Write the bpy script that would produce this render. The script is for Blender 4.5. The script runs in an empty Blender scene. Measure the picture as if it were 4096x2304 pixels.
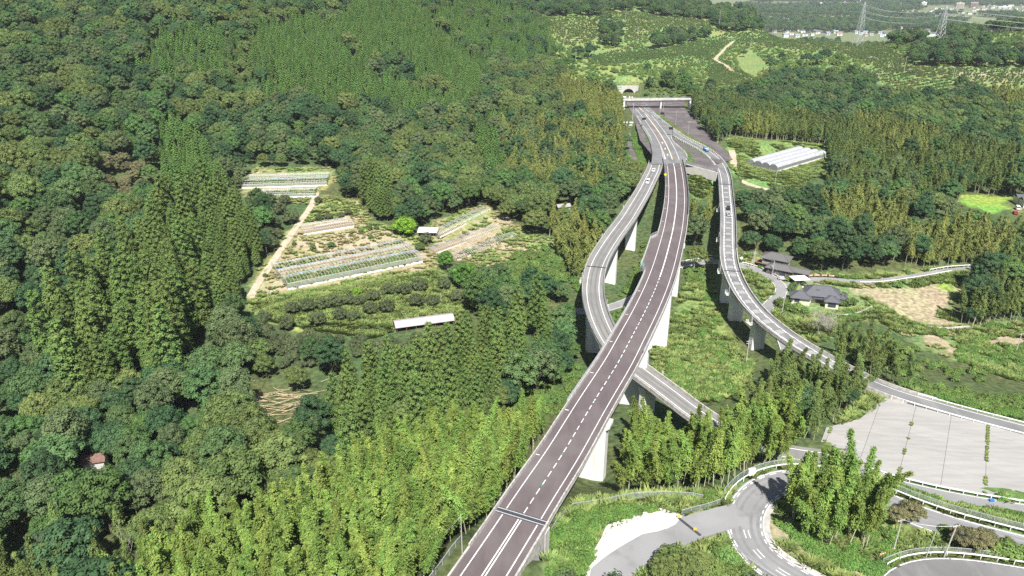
import bpy, bmesh, math, random
import numpy as np
from mathutils import Vector, Matrix

# ------------------------------------------------------------------ camera, sky, sun, exposure
SC = bpy.context.scene
COL = SC.collection
CAMZ = 100.0
HAZE_DENSITY = 0.00005
F = 2925.0                      # focal length in photo pixels (photo 4096 x 2304)
CX, CY, YH = 2048.0, 1152.0, -130.0
TH = math.atan((CY - YH) / F)
ST, CT = math.sin(TH), math.cos(TH)
cam_d = bpy.data.cameras.new('camera'); cam = bpy.data.objects.new('camera', cam_d); COL.objects.link(cam)
cam.location = (0, 0, CAMZ); cam.rotation_euler = (math.pi/2 - TH, 0, 0)
cam_d.sensor_fit = 'HORIZONTAL'; cam_d.sensor_width = 36.0; cam_d.lens = 36.0*F/4096.0
cam_d.clip_start = 1.0; cam_d.clip_end = 40000.0
SC.camera = cam

SUN_EL, SUN_AZ = math.radians(53), math.radians(6)   # sun behind the camera, a little to its right
world = bpy.data.worlds.new('World'); SC.world = world; world.use_nodes = True
wn = world.node_tree.nodes; wl = world.node_tree.links
sky = wn.new('ShaderNodeTexSky'); sky.sky_type = 'NISHITA'; sky.sun_disc = False
sky.sun_elevation = SUN_EL; sky.sun_rotation = math.pi - SUN_AZ
sky.air_density = 1.0; sky.dust_density = 1.5; sky.ozone_density = 1.0
wn['Background'].inputs[1].default_value = 0.055
wl.new(sky.outputs[0], wn['Background'].inputs[0])
sun_d = bpy.data.lights.new('sun', 'SUN'); sun = bpy.data.objects.new('sun', sun_d); COL.objects.link(sun)
sun_d.energy = 5.0; sun_d.angle = math.radians(0.53); sun_d.color = (1.0, 0.968, 0.915)
sdir = Vector((math.sin(SUN_AZ)*math.cos(SUN_EL), -math.cos(SUN_AZ)*math.cos(SUN_EL), math.sin(SUN_EL)))
sun.rotation_euler = sdir.to_track_quat('Z', 'Y').to_euler()
sun.location = (0, 0, 300)
SC.view_settings.view_transform = 'Standard'; SC.view_settings.look = 'None'
SC.view_settings.exposure = 0.86; SC.view_settings.gamma = 1.0
SC.view_settings.use_curve_mapping = False
SC.cycles.max_bounces = 5; SC.cycles.diffuse_bounces = 2; SC.cycles.glossy_bounces = 2
SC.cycles.transmission_bounces = 2; SC.cycles.transparent_max_bounces = 6; SC.cycles.volume_bounces = 0
SC.cycles.use_denoising = False
SC.render.use_persistent_data = False

# ------------------------------------------------------------------ pixel <-> place
def ray(px, py):
    u = (px-CX)/F; v = (py-CY)/F
    return u, CT - ST*v, ST + CT*v          # right, forward, down per unit depth
def W(px, py, Z):                            # where the ray through a photo pixel meets height Z
    u, f, d = ray(px, py); t = (CAMZ - Z)/d
    return (u*t, f*t, Z)
def WY(px, py, Y):                           # where it meets the distance Y
    u, f, d = ray(px, py); t = Y/f
    return (u*t, Y, CAMZ - d*t)
def proj(x, y, z):
    z = CAMZ - z
    dep = y*CT + z*ST
    dep = np.where(dep < 1, 1, dep) if isinstance(dep, np.ndarray) else max(dep, 1)
    return CX + F*x/dep, CY + F*(z*CT - y*ST)/dep

# ------------------------------------------------------------------ helpers
RNG = np.random.default_rng(7)
random.seed(7)
MATS = {}
def tagit(o, label=None, cat=None, group=None, kind=None):
    if label: o['label'] = label
    if cat: o['category'] = cat
    if group: o['group'] = group
    if kind: o['kind'] = kind
    return o
def empty(name, loc=(0,0,0), rz=0.0, label=None, cat=None, group=None):
    o = bpy.data.objects.new(name, None); COL.objects.link(o)
    o.location = loc; o.rotation_euler = (0, 0, rz); o.empty_display_size = 0.5
    return tagit(o, label, cat, group)
def link(name, me, mat=None, parent=None):
    o = bpy.data.objects.new(name, me); COL.objects.link(o)
    if mat is not None and not me.materials: me.materials.append(mat)
    if parent is not None: o.parent = parent
    return o
def mesh_np(name, V, Fq, mat=None, smooth=False):
    me = bpy.data.meshes.new(name)
    V = np.asarray(V, dtype=np.float32); Fq = np.asarray(Fq, dtype=np.int32)
    n = Fq.shape[1]
    me.vertices.add(len(V)); me.vertices.foreach_set('co', V.ravel())
    me.loops.add(Fq.size); me.loops.foreach_set('vertex_index', Fq.ravel())
    me.polygons.add(len(Fq)); me.polygons.foreach_set('loop_start', np.arange(0, Fq.size, n, dtype=np.int32))
    if smooth: me.polygons.foreach_set('use_smooth', np.ones(len(Fq), dtype=bool))
    me.update(calc_edges=True); me.validate()
    if mat: me.materials.append(mat)
    return me
class MB:
    """collects boxes, tubes and prisms of ONE part into one mesh"""
    def __init__(s): s.v = []; s.f = []
    def add(s, vs, fs):
        n = len(s.v); s.v += [tuple(p) for p in vs]; s.f += [tuple(i+n for i in q) for q in fs]; return s
    def box(s, x0, x1, y0, y1, z0, z1):
        return s.add([(x0,y0,z0),(x1,y0,z0),(x1,y1,z0),(x0,y1,z0),(x0,y0,z1),(x1,y0,z1),(x1,y1,z1),(x0,y1,z1)],
                     [(0,3,2,1),(4,5,6,7),(0,1,5,4),(1,2,6,5),(2,3,7,6),(3,0,4,7)])
    def tube(s, pts, r, n=5, r2=None, cap=True):
        pts = [Vector(p) for p in pts]; k = len(pts); vs = []; r2 = r if r2 is None else r2
        for i, p in enumerate(pts):
            d = (pts[min(i+1,k-1)] - pts[max(i-1,0)]).normalized()
            a = d.cross(Vector((0,0,1)));
            if a.length < 1e-3: a = Vector((1,0,0))
            a.normalize(); b = d.cross(a); rr = r + (r2-r)*i/max(1,k-1)
            for j in range(n):
                w = 2*math.pi*j/n; vs.append(p + a*(rr*math.cos(w)) + b*(rr*math.sin(w)))
        fs = [(i*n+j, i*n+(j+1)%n, (i+1)*n+(j+1)%n, (i+1)*n+j) for i in range(k-1) for j in range(n)]
        if cap: fs += [tuple(range(n)), tuple(range((k-1)*n, k*n))[::-1]]
        return s.add(vs, fs)
    def prism(s, poly, z0, z1):
        n = len(poly)
        return s.add([(p[0],p[1],z0) for p in poly] + [(p[0],p[1],z1) for p in poly],
                     [tuple(range(n))[::-1], tuple(range(n,2*n))] + [(i,(i+1)%n,n+(i+1)%n,n+i) for i in range(n)])
    def mesh(s, name, mat=None, smooth=False):
        me = bpy.data.meshes.new(name); me.from_pydata([tuple(p) for p in s.v], [], s.f); me.update()
        bm = bmesh.new(); bm.from_mesh(me); bmesh.ops.recalc_face_normals(bm, faces=bm.faces); bm.to_mesh(me); bm.free()
        if smooth:
            for p in me.polygons: p.use_smooth = True
        if mat: me.materials.append(mat)
        return me
    def build(s, name, mat, parent=None, smooth=False):
        return link(name, s.mesh(name, mat, smooth), None, parent)

# ------------------------------------------------------------------ materials
def mat(name, col, rough=0.85, var=0.0, scale=1.0, col2=None, bump=0.0, bscale=None, metal=0.0, spec=0.3,
        detail=4, stretch=None, obj_rand=0.0, island_rand=0.0, trans=0.0, lo=0.35, hi=0.65, space='Object', extra=None):
    m = bpy.data.materials.new(name); m.use_nodes = True
    nt = m.node_tree; N = nt.nodes; L = nt.links; P = N['Principled BSDF']
    P.inputs['Roughness'].default_value = rough; P.inputs['Metallic'].default_value = metal
    P.inputs['Specular IOR Level'].default_value = spec
    tc = N.new('ShaderNodeTexCoord'); vec = tc.outputs['Object']
    if space == 'World':
        g = N.new('ShaderNodeNewGeometry'); vec = g.outputs['Position']
    if stretch:
        mp = N.new('ShaderNodeMapping'); mp.inputs['Scale'].default_value = stretch; L.new(vec, mp.inputs['Vector']); vec = mp.outputs[0]
    cur = None
    if col2 is not None or var:
        nz = N.new('ShaderNodeTexNoise'); nz.inputs['Scale'].default_value = scale; nz.inputs['Detail'].default_value = detail
        L.new(vec, nz.inputs['Vector'])
        rp = N.new('ShaderNodeValToRGB'); rp.color_ramp.elements[0].position = lo; rp.color_ramp.elements[1].position = hi
        c2 = col2 if col2 is not None else tuple(c*(1-var) for c in col)
        c1 = col if col2 is not None else tuple(c*(1+var) for c in col)
        rp.color_ramp.elements[0].color = (*c2, 1); rp.color_ramp.elements[1].color = (*c1, 1)
        L.new(nz.outputs['Fac'], rp.inputs[0]); cur = rp.outputs[0]
    if cur is None:
        rg = N.new('ShaderNodeRGB'); rg.outputs[0].default_value = (*col, 1); cur = rg.outputs[0]
    if extra is not None:                     # second, coarser stain layer: (colour, scale, lo, hi, stretch)
        c3, s3, lo3, hi3, st3 = extra
        v3 = tc.outputs['Object']
        if space == 'World': v3 = g.outputs['Position']
        if st3:
            mp = N.new('ShaderNodeMapping'); mp.inputs['Scale'].default_value = st3; L.new(v3, mp.inputs['Vector']); v3 = mp.outputs[0]
        nz = N.new('ShaderNodeTexNoise'); nz.inputs['Scale'].default_value = s3; nz.inputs['Detail'].default_value = 5; L.new(v3, nz.inputs['Vector'])
        mr = N.new('ShaderNodeMapRange'); mr.inputs[1].default_value = lo3; mr.inputs[2].default_value = hi3; L.new(nz.outputs['Fac'], mr.inputs[0])
        mx = N.new('ShaderNodeMixRGB'); mx.inputs[2].default_value = (*c3, 1); L.new(mr.outputs[0], mx.inputs[0]); L.new(cur, mx.inputs[1]); cur = mx.outputs[0]
    if obj_rand or island_rand:
        hs = N.new('ShaderNodeHueSaturation'); L.new(cur, hs.inputs['Color']); cur = hs.outputs[0]
        tot = None
        for amt, nd, sock in ((obj_rand, 'ShaderNodeObjectInfo', 'Random'), (island_rand, 'ShaderNodeNewGeometry', 'Random Per Island')):
            if not amt: continue
            n_ = N.new(nd); mr = N.new('ShaderNodeMapRange'); mr.inputs[3].default_value = -amt; mr.inputs[4].default_value = amt
            L.new(n_.outputs[sock], mr.inputs[0])
            if tot is None: tot = mr.outputs[0]
            else:
                ad = N.new('ShaderNodeMath'); L.new(tot, ad.inputs[0]); L.new(mr.outputs[0], ad.inputs[1]); tot = ad.outputs[0]
        ad = N.new('ShaderNodeMath'); ad.inputs[1].default_value = 1.0; L.new(tot, ad.inputs[0]); L.new(ad.outputs[0], hs.inputs['Value'])
        if obj_rand:
            n_ = N.new('ShaderNodeObjectInfo'); mm = N.new('ShaderNodeMath'); mm.operation = 'MULTIPLY'; mm.inputs[1].default_value = 7.31; L.new(n_.outputs['Random'], mm.inputs[0])
            fr = N.new('ShaderNodeMath'); fr.operation = 'FRACT'; L.new(mm.outputs[0], fr.inputs[0])
            mr = N.new('ShaderNodeMapRange'); mr.inputs[3].default_value = 0.5-obj_rand*0.10; mr.inputs[4].default_value = 0.5+obj_rand*0.045
            L.new(fr.outputs[0], mr.inputs[0]); L.new(mr.outputs[0], hs.inputs['Hue'])
    L.new(cur, P.inputs['Base Color'])
    if bump:
        nb = N.new('ShaderNodeTexNoise'); nb.inputs['Scale'].default_value = bscale or scale*4; nb.inputs['Detail'].default_value = 3; L.new(vec, nb.inputs['Vector'])
        bp = N.new('ShaderNodeBump'); bp.inputs['Strength'].default_value = bump; bp.inputs['Distance'].default_value = 0.1
        L.new(nb.outputs['Fac'], bp.inputs['Height']); L.new(bp.outputs[0], P.inputs['Normal'])
    if trans:
        tr = N.new('ShaderNodeBsdfTranslucent'); L.new(cur, tr.inputs['Color'])
        ms = N.new('ShaderNodeMixShader'); ms.inputs[0].default_value = trans
        L.new(P.outputs[0], ms.inputs[1]); L.new(tr.outputs[0], ms.inputs[2]); L.new(ms.outputs[0], N['Material Output'].inputs['Surface'])
    MATS[name] = m
    return m

M_concrete = mat('concrete', (0.50,0.48,0.45), 0.9, scale=0.25, col2=(0.36,0.345,0.325), stretch=(1,1,0.35), extra=((0.2,0.19,0.175), 0.8, 0.56, 0.78, (1,1,0.15)), space='World')
M_pier = mat('pier_concrete', (0.74,0.73,0.705), 0.9, scale=0.3, col2=(0.64,0.63,0.61), stretch=(1,1,0.2), extra=((0.40,0.39,0.36), 0.7, 0.58, 0.85, (1.4,1.4,0.08)), space='World')
M_parapet = mat('parapet_concrete', (0.50,0.48,0.45), 0.9, scale=1.1, col2=(0.33,0.315,0.29), extra=((0.16,0.15,0.135), 1.6, 0.55, 0.75, (1,1,0.3)), space='World')
M_white = mat('white_paint', (0.80,0.80,0.78), 0.6, var=0.07, scale=0.8, space='World')
M_line = mat('road_line_paint', (0.76,0.76,0.74), 0.7, scale=1.4, col2=(0.55,0.54,0.53), lo=0.32, hi=0.5, space='World')
M_oline = mat('orange_line_paint', (0.75,0.40,0.06), 0.7, var=0.12, scale=1.5, space='World')
M_gline = mat('green_arrow_paint', (0.05,0.42,0.28), 0.7)
M_asph_main = mat('brown_asphalt', (0.128,0.104,0.106), 0.92, scale=0.35, col2=(0.102,0.083,0.085), bump=0.15, bscale=9, stretch=(1,0.3,1), extra=((0.15,0.132,0.13),0.06,0.5,0.72,None), space='World')
M_asph_ramp = mat('pale_asphalt', (0.22,0.215,0.205), 0.92, scale=0.12, col2=(0.175,0.17,0.165), bump=0.15, bscale=9, extra=((0.15,0.145,0.14),0.35,0.55,0.8,(1,0.2,1)), space='World')
M_asph_right = mat('grey_asphalt', (0.18,0.18,0.18), 0.92, scale=0.12, col2=(0.14,0.14,0.14), bump=0.15, bscale=9, extra=((0.23,0.23,0.225),0.3,0.5,0.8,(1,0.2,1)), space='World')
M_asph_local = mat('local_asphalt', (0.26,0.26,0.26), 0.92, scale=0.1, col2=(0.21,0.21,0.21), bump=0.15, bscale=7, extra=((0.18,0.18,0.18),0.28,0.55,0.8,None), space='World')
M_asph_dark = mat('old_dark_asphalt', (0.125,0.108,0.11), 0.95, scale=0.15, col2=(0.095,0.082,0.084), bump=0.2, bscale=5, extra=((0.2,0.185,0.17),0.12,0.5,0.8,None), space='World')
M_steel = mat('galvanised_steel', (0.52,0.54,0.55), 0.5, var=0.12, scale=2, metal=0.35, space='World')
M_rust = mat('weathered_steel', (0.11,0.042,0.028), 0.75, scale=0.6, col2=(0.07,0.03,0.022), space='World')
M_joint = mat('joint_rubber', (0.05,0.05,0.055), 0.7, var=0.2, scale=3, space='World')
M_black = mat('black_board', (0.02,0.02,0.022), 0.5)
M_red = mat('red_cone_plastic', (0.55,0.09,0.05), 0.6)
# ------------------------------------------------------------------ paths
def spline(pts, step=3.0):
    P = np.array(pts, float); n = len(P)
    Q = np.vstack([2*P[0]-P[1], P, 2*P[-1]-P[-2]])
    out = []
    for i in range(n-1):
        p0,p1,p2,p3 = Q[i:i+4]
        m = max(2, int(np.linalg.norm(p2-p1)/1.0))
        t = np.linspace(0,1,m,endpoint=False)[:,None]
        out.append(0.5*((2*p1)+(-p0+p2)*t+(2*p0-5*p1+4*p2-p3)*t**2+(-p0+3*p1-3*p2+p3)*t**3))
    out = np.vstack(out+[P[-1:]])
    d = np.concatenate([[0],np.cumsum(np.linalg.norm(np.diff(out[:,:2],axis=0),axis=1))])
    m = max(2,int(d[-1]/step)+1); s = np.linspace(0,d[-1],m)
    R = np.stack([np.interp(s,d,out[:,k]) for k in range(3)],1)
    # light smoothing
    for _ in range(6):
        R[1:-1] = 0.25*R[:-2]+0.5*R[1:-1]+0.25*R[2:]
    return Path(R)
class Path:
    def __init__(self, R):
        self.P = R
        T = np.gradient(R[:,:2],axis=0); T /= np.linalg.norm(T,axis=1)[:,None]+1e-9
        self.T = T; self.N = np.stack([T[:,1],-T[:,0]],1)      # N points right of travel
        self.s = np.concatenate([[0],np.cumsum(np.linalg.norm(np.diff(R[:,:2],axis=0),axis=1))]); self.L = self.s[-1]
    def at(self, s, u=0.0, w=0.0):
        s = np.clip(s,0,self.L)
        p = [np.interp(s,self.s,self.P[:,k]) for k in range(3)]
        n = [np.interp(s,self.s,self.N[:,k]) for k in range(2)]
        return (p[0]+n[0]*u, p[1]+n[1]*u, p[2]+w)
    def ang(self, s):
        t = [np.interp(s,self.s,self.T[:,k]) for k in range(2)]
        return math.atan2(t[1],t[0])
    def near(self, x, y):
        return self.s[np.argmin((self.P[:,0]-x)**2+(self.P[:,1]-y)**2)]
    def stations(self, s0, s1, step=3.0):
        s0 = max(0,s0); s1 = min(self.L,s1); m = max(2,int(math.ceil((s1-s0)/step))+1)
        return np.linspace(s0,s1,m)
def sweep(path, section, s0=0, s1=1e9, step=3.0, closed=True, caps=True, ufun=None):
    """section: list of (u, w); returns (V, quads) or MB"""
    st = path.stations(s0, s1, step); k = len(section); mb = MB()
    vs = []
    for s in st:
        for (u,w) in section:
            vs.append(path.at(s, u if ufun is None else ufun(s,u), w))
    n = len(st); fs = []
    for i in range(n-1):
        for j in range(k if closed else k-1):
            a = i*k+j; b = i*k+(j+1)%k
            fs.append((a,b,b+k,a+k))
    if closed and caps: fs += [tuple(range(k)), tuple(range((n-1)*k,n*k))[::-1]]
    return mb.add(vs, fs)
def strip(path, u0, u1, w, s0=0, s1=1e9, step=3.0):
    return sweep(path, [(u0,w),(u1,w)], s0, s1, step, closed=False)
def dashes(path, u, width, w, s0, s1, dash, gap, step=3.0):
    mb = MB(); s = s0
    while s+dash <= s1:
        q = sweep(path, [(u-width/2,w),(u+width/2,w)], s, s+dash, step, closed=False); mb.add(q.v,q.f); s += dash+gap
    return mb

# main expressway centre line (photo pixels -> world)
def zmain(Y): return -4.0*max(0,(Y-114))/540.0
def on_main(px, py):
    z = 0.0
    for _ in range(6): z = zmain(W(px,py,z)[1])
    return W(px,py,z)
main_px = [(2088,2066),(2138,1984),(2202,1891),(2260,1801),(2308,1719),(2366,1621),(2419,1536),(2472,1452),(2525,1351),(2578,1250),
           (2626,1144),(2657,1054),(2681,964),(2695,900),(2705,821),(2706,758),(2703,716),(2697,668),(2684,620),(2665,578),(2644,541),
           (2618,504),(2594,472),(2567,440),(2541,416),(2517,392)]
mp = [on_main(*p) for p in main_px]
d0 = np.array(mp[0])-np.array(mp[3]); d0 /= np.linalg.norm(d0)
mp = [tuple(np.array(mp[0])+d0*k) for k in (90,60,30,12)] + mp
dT = np.array(mp[-1])-np.array(mp[-3]); dT /= np.linalg.norm(dT)
mp += [tuple(np.array(mp[-1])+dT*k) for k in (15,45)]
MAIN = spline(mp, 3.0)
S_J0 = MAIN.near(*W(2086,2075,0)[:2])           # near expansion joint / abutment
S_J1 = MAIN.near(*on_main(2700,640)[:2])        # far abutment
S_TUN = MAIN.near(*on_main(2512,388)[:2])

def prof(px_list, zs):
    return [W(p[0],p[1],z) for p,z in zip(px_list,zs)]
left_px = [(2600,560),(2618,610),(2623,652),(2615,684),(2599,716),(2573,768),(2541,821),(2509,874),(2469,927),(2432,980),(2400,1033),(2385,1065),(2374,1113),
           (2370,1166),(2377,1219),(2393,1272),(2416,1325),(2446,1378),(2492,1432),(2550,1483),(2648,1551),(2726,1613),(2830,1690),(2950,1755),(3090,1800),(3200,1822),(3300,1832)]
left_z = [-3.1,-2.9,-2.8,-2.9,-3.1,-3.4,-3.8,-4.2,-4.8,-5.4,-6.0,-6.4,-7.0,-7.6,-8.2,-8.8,-9.4,-10,-10.6,-11.2,-12.2,-13,-14,-14.8,-15.3,-15.5,-15.6]
LEFT = spline(prof(left_px,left_z), 3.0); SL_E = LEFT.near(*W(2900,1730,-14.5)[:2])
right_px = [(2590,448),(2632,485),(2679,522),(2737,560),(2790,586),(2832,611),(2864,640),(2888,678),(2899,716),(2903,768),(2908,821),(2912,874),(2912,927),(2912,980),(2914,1033),
            (2922,1075),(2938,1118),(2962,1166),(2994,1213),(3036,1261),(3090,1307),(3153,1353),(3226,1401),(3297,1440),(3410,1502),(3522,1556),(3602,1583),(3708,1613),(3814,1644),(3920,1673),(4090,1716),(4400,1800)]
right_z = [-3.4,-3.3,-3.2,-3.2,-3.5,-3.9,-4.4,-5.2,-6,-7,-8,-9,-9.8,-10.6,-11.4,-12,-12.7,-13.5,-14.3,-15.1,-15.9,-16.6,-17.3,-17.9,-18.6,-19,-19.2,-19.4,-19.6,-19.8,-20,-20.5]
RIGHT = spline(prof(right_px,right_z), 3.0)

# local roads on the ground
def road(px, zs):
    if not isinstance(zs,(list,tuple)): zs = [zs]*len(px)
    return spline(prof(px,zs), 2.5)
HAIR = road([(3330,2400),(3200,2330),(3125,2292),(3060,2254),(3005,2200),(2978,2135),(2975,2066),(2998,2004),(3048,1958),(3125,1922),(3230,1912),(3330,1930),(3420,1957),(3496,1987),(3549,2011),(3655,2058),(3761,2096),(3867,2128),(3980,2158),(4096,2188),(4300,2240)],
            [-9,-9,-9,-9,-9,-9.2,-9.6,-10.2,-10.8,-11.3,-11.7,-12,-12.1,-12.2,-12.3,-12.4,-12.5,-12.5,-12.5,-12.5,-12.5])
ACC = road([(2330,2420),(2420,2300),(2530,2225),(2640,2160),(2740,2118),(2850,2082),(2925,2062),(2975,2052)],[-7,-7.2,-7.6,-8.2,-8.6,-9,-9.3,-9.64])
LOTRD = road([(3300,1830),(3400,1872),(3500,1912),(3620,1945),(3760,1978),(3920,2008),(4096,2035),(4300,2070)],[-15.6,-15.9,-16,-16,-16,-16,-16,-16])
LOOPRD = road([(3560,2400),(3600,2320),(3680,2285),(3800,2275),(3950,2290),(4096,2315),(4300,2350)],-12)
# valley road under the bridges, past the houses
VALRD = road([(2250,1245),(2400,1240),(2560,1180),(2660,1082),(2720,1062),(2800,1048),(2870,1045),(2960,1060),(3020,1075),(3080,1105),(3125,1140),(3125,1175),(3085,1210),(3058,1245),(3075,1290),(3130,1345),(3150,1400)],
             [-26,-26,-26.2,-26.4,-26.4,-26.5,-26.7,-27,-27.2,-27.6,-28,-28,-28,-28,-28,-28,-28])
HOUSERD = road([(3125,1150),(3190,1128),(3270,1112),(3360,1120),(3480,1126),(3600,1112),(3720,1093),(3800,1078),(3900,1072)],[-28,-28,-28,-28,-28,-28,-28,-27.8,-27.5])
FIELDRD = road([(1000,1190),(1040,1120),(1075,1070),(1130,990),(1190,900),(1235,840),(1260,790),(1265,770)],[-24,-23.6,-23,-21.5,-19.5,-17.5,-16.4,-16])
GHRD = road([(2926,600),(2936,645),(2932,690),(2965,725),(3060,755),(3180,775),(3320,780)],[-9,-10,-11.5,-13,-14.5,-15,-15])
UNDRD = road([(2510,520),(2520,570),(2532,620),(2545,670),(2560,710)],[-7,-8,-9,-11,-13])
FARRD = road([(2935,165),(2910,185),(2880,215),(2862,235),(2870,245),(2905,262),(2930,285)],[2,0,-2,-3,-3.5,-4.5,-6])
ROADS = [(HAIR,4.6),(ACC,4.2),(LOTRD,2.6),(LOOPRD,4),(VALRD,3.0),(HOUSERD,2.6),(FIELDRD,2.0),(GHRD,2.4),(UNDRD,2.2),(FARRD,2.2)]

# pads (flat pieces of ground): polygon in photo pixels with a height for each corner
PADS = {
 'lot': [(3284,1764,-16),(3305,1711,-17),(3443,1674,-18),(3538,1589,-19.3),(3586,1600,-19.3),(3814,1663,-19.5),(4096,1743,-19.8),(4300,1800,-20),(4300,2060,-16),(4096,2004,-16),(3867,1970,-16),(3708,1938,-16),(3549,1906,-16),(3443,1876,-16)],
 'toll': [(2500,405,-4),(2735,400,-4),(2740,430,-4),(2800,500,-4),(2870,570,-4.2),(2930,640,-5),(2870,660,-5),(2740,560,-3.8),(2700,662,-3.4),(2640,655,-3.2),(2560,560,-3.4),(2535,470,-3.6)],
 'nose': [(2686,549,-3.3),(2716,590,-3.3),(2749,634,-3.3),(2738,657,-3.3),(2862,688,-3.9),(2872,668,-4.2),(2826,630,-3.8),(2780,600,-3.4),(2730,572,-3.3)],
 'gh_main': [(1100,1080,-23),(1160,1170,-24.5),(1700,1055,-24.5),(1650,960,-23)],
 'gh_up': [(965,770,-16),(1330,760,-16),(1335,680,-15),(975,690,-15)],
 'gh_small': [(1195,900,-20),(1230,945,-20.5),(1420,910,-20.5),(1400,865,-20)],
 'gh_r1': [(1740,930,-22),(1960,820,-21),(1990,840,-21.5),(1800,950,-22.5)],
 'gh_r2': [(1710,1000,-24),(1990,885,-23),(2010,920,-23.5),(1790,1035,-24.5)],
 'gh_white': [(2975,655,-12),(3108,692,-12),(3312,630,-12),(3185,590,-12)],
 'house': [(3130,1180,-28),(3200,1260,-28),(3480,1230,-28),(3430,1150,-28),(3200,1120,-28)],
 'house2': [(3000,1060,-26.8),(3100,1110,-27.5),(3230,1110,-27.8),(3180,1040,-27),(3020,1000,-26.5)],
 'rice': [(3838,773,-16),(4035,790,-16),(4036,820,-16),(3985,855,-16),(3855,815,-16)],
 'apron': [(2290,2380,-7),(2345,2250,-7.1),(2405,2150,-7.4),(2425,2100,-7.6),(2500,2075,-7.9),(2575,2045,-8.2),(2640,2028,-8.4),(2730,2060,-8.6),(2700,2100,-8.6),(2560,2180,-7.9),(2430,2270,-7.3),(2400,2400,-7)],
}
padw = {k:[W(*p) for p in v] for k,v in PADS.items()}

# ------------------------------------------------------------------ terrain height
ctl = []
def cy(px, lst):
    for py,Y in lst: ctl.append(WY(px,py,Y))
cy(-400,[(0,600),(300,440),(600,340),(900,270),(1200,230),(1600,180),(2100,130)])
cy(0,[(0,650),(300,480),(600,370),(900,300),(1200,255),(1500,210),(1900,160),(2304,122)])
cy(500,[(0,720),(250,560),(500,450),(750,385),(1000,320),(1300,250),(1600,200),(2000,150),(2304,121)])
cy(1000,[(0,760),(200,640),(400,560),(600,480),(680,435)])
cy(1250,[(0,800),(150,700),(300,610),(480,525),(620,470)])
cy(1500,[(0,850),(150,760),(300,660),(450,590),(600,515),(750,428)])
cy(1750,[(60,850),(200,750),(340,660),(500,570),(700,470)])
cy(1900,[(0,950),(150,850),(300,740),(450,620),(600,528),(750,440),(880,385)])
cy(2150,[(60,1050),(150,920),(260,800),(400,660),(550,545)])
cy(2300,[(0,1200),(100,1050),(200,930),(300,800),(420,660),(500,560),(700,458)])
cy(2450,[(300,800),(380,690),(450,600)])
cy(2700,[(10,1400),(60,1250),(110,1120),(200,950),(300,790)])
cy(2620,[(330,740)]); cy(2800,[(360,720),(430,620)]); cy(2500,[(345,700)])
cy(3000,[(25,1350),(80,1200),(150,1050),(300,820),(420,640),(520,540)])
cy(3250,[(172,1000),(250,880),(400,680),(540,540)])
cy(3500,[(190,960),(300,780),(500,560),(700,432),(850,365)])
cy(3700,[(185,900),(250,800),(400,660),(550,520),(700,430),(800,387),(900,350)])
cy(3900,[(135,960),(190,860),(350,700),(650,455)])
cy(4096,[(112,940),(170,830),(250,760),(400,640),(550,520),(750,412),(950,330)])
cy(4500,[(112,930),(300,700),(550,500),(800,380),(1000,320)])
for p in [(3700,1050,-28.5),(3700,1150,-31),(3560,1330,-31.5),(3850,1330,-32),(4090,1300,-31),(4090,1060,-29),(3400,1370,-28),(3250,1330,-27.5),(2960,1110,-27),(2900,1290,-27),(3020,1460,-28),
          (2700,1400,-28),(2700,1540,-27),(2900,1560,-26),(3100,1540,-25),(3300,1530,-21.5),(3800,1500,-26),(4090,1440,-30),(4090,1600,-24),(4400,1350,-31),(4400,1600,-25),(2800,950,-23.5),(2750,850,-19.5),(2760,760,-15),(2980,900,-19),(3050,820,-15.5),
          (2600,1000,-24),(2540,860,-21),(2470,760,-19),(3000,760,-14.8),(3300,720,-12.5),(2760,690,-12),(2300,1150,-25.5),(2100,1250,-27),(2000,1350,-27),(2300,1550,-26),(2100,1700,-23.5),
          (1900,1900,-15),(1700,2000,-13),(2366,1962,-21),(2420,1930,-22),(2290,2012,-15),(2520,1965,-17),(2600,1930,-15.5),(2860,1900,-13.5),(3050,1750,-16),(3200,1640,-19),(1500,1400,-26.5),(1700,1300,-27.5),(1300,1330,-25.5),(1000,1330,-24.5),(800,1250,-22),
          (1100,1700,-25),(1500,1700,-24),(800,1800,-25),(1200,2000,-20),(800,2200,-20),(1500,2304,-8),(1750,2304,-4.5),(1850,2230,-2.5),(1300,960,-20.5),(1500,930,-21),(2000,760,-22),(2100,850,-23),(2200,1000,-24),(2050,1050,-25),
          (1820,1110,-25.5),(1900,1180,-26),(1130,860,-18),(1000,860,-15),(900,1000,-19),(2560,1290,-27.5),(2480,1560,-26),(2750,1720,-22),(2600,1780,-20),(3950,2080,-14.5),(3700,2020,-14.3),(3500,2190,-10.5),(3350,2130,-10),(3700,2200,-11.5),(4000,2240,-12)]:
    ctl.append(W(*p))
for q in [(-500,200,30),(-700,500,80),(-500,900,95),(0,1300,75),(-200,1100,85),(300,150,-22),(450,420,-10),(650,800,15),(0,30,2),(-120,30,-12),(-250,90,-12),(130,40,-6),(220,90,-12),(0,70,-0.5),
          (200,1650,20),(330,1500,30),(470,1160,-12),(430,1250,-35),(520,1200,-40),(600,1180,-30),(480,1400,-65),(650,1400,-60),(420,1600,-70),(700,1300,-30),(900,1300,0),(-300,2000,30),(200,2400,-75),(600,2000,-80),(1200,2000,-80),(0,3500,-80),(1500,3500,-80),(2500,1500,-60),(-2000,1500,80),(-2500,4000,-60)]:
    ctl.append(q)
for pth,_ in ROADS:
    for s in np.arange(0,pth.L,14): ctl.append(pth.at(s,0,-0.2))
for k,v in padw.items():
    for p in v: ctl.append((p[0],p[1],p[2]-0.2))
for s in np.arange(S_J1+4,S_TUN-2,15): 
    ctl.append(MAIN.at(s,0,-0.3))
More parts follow.
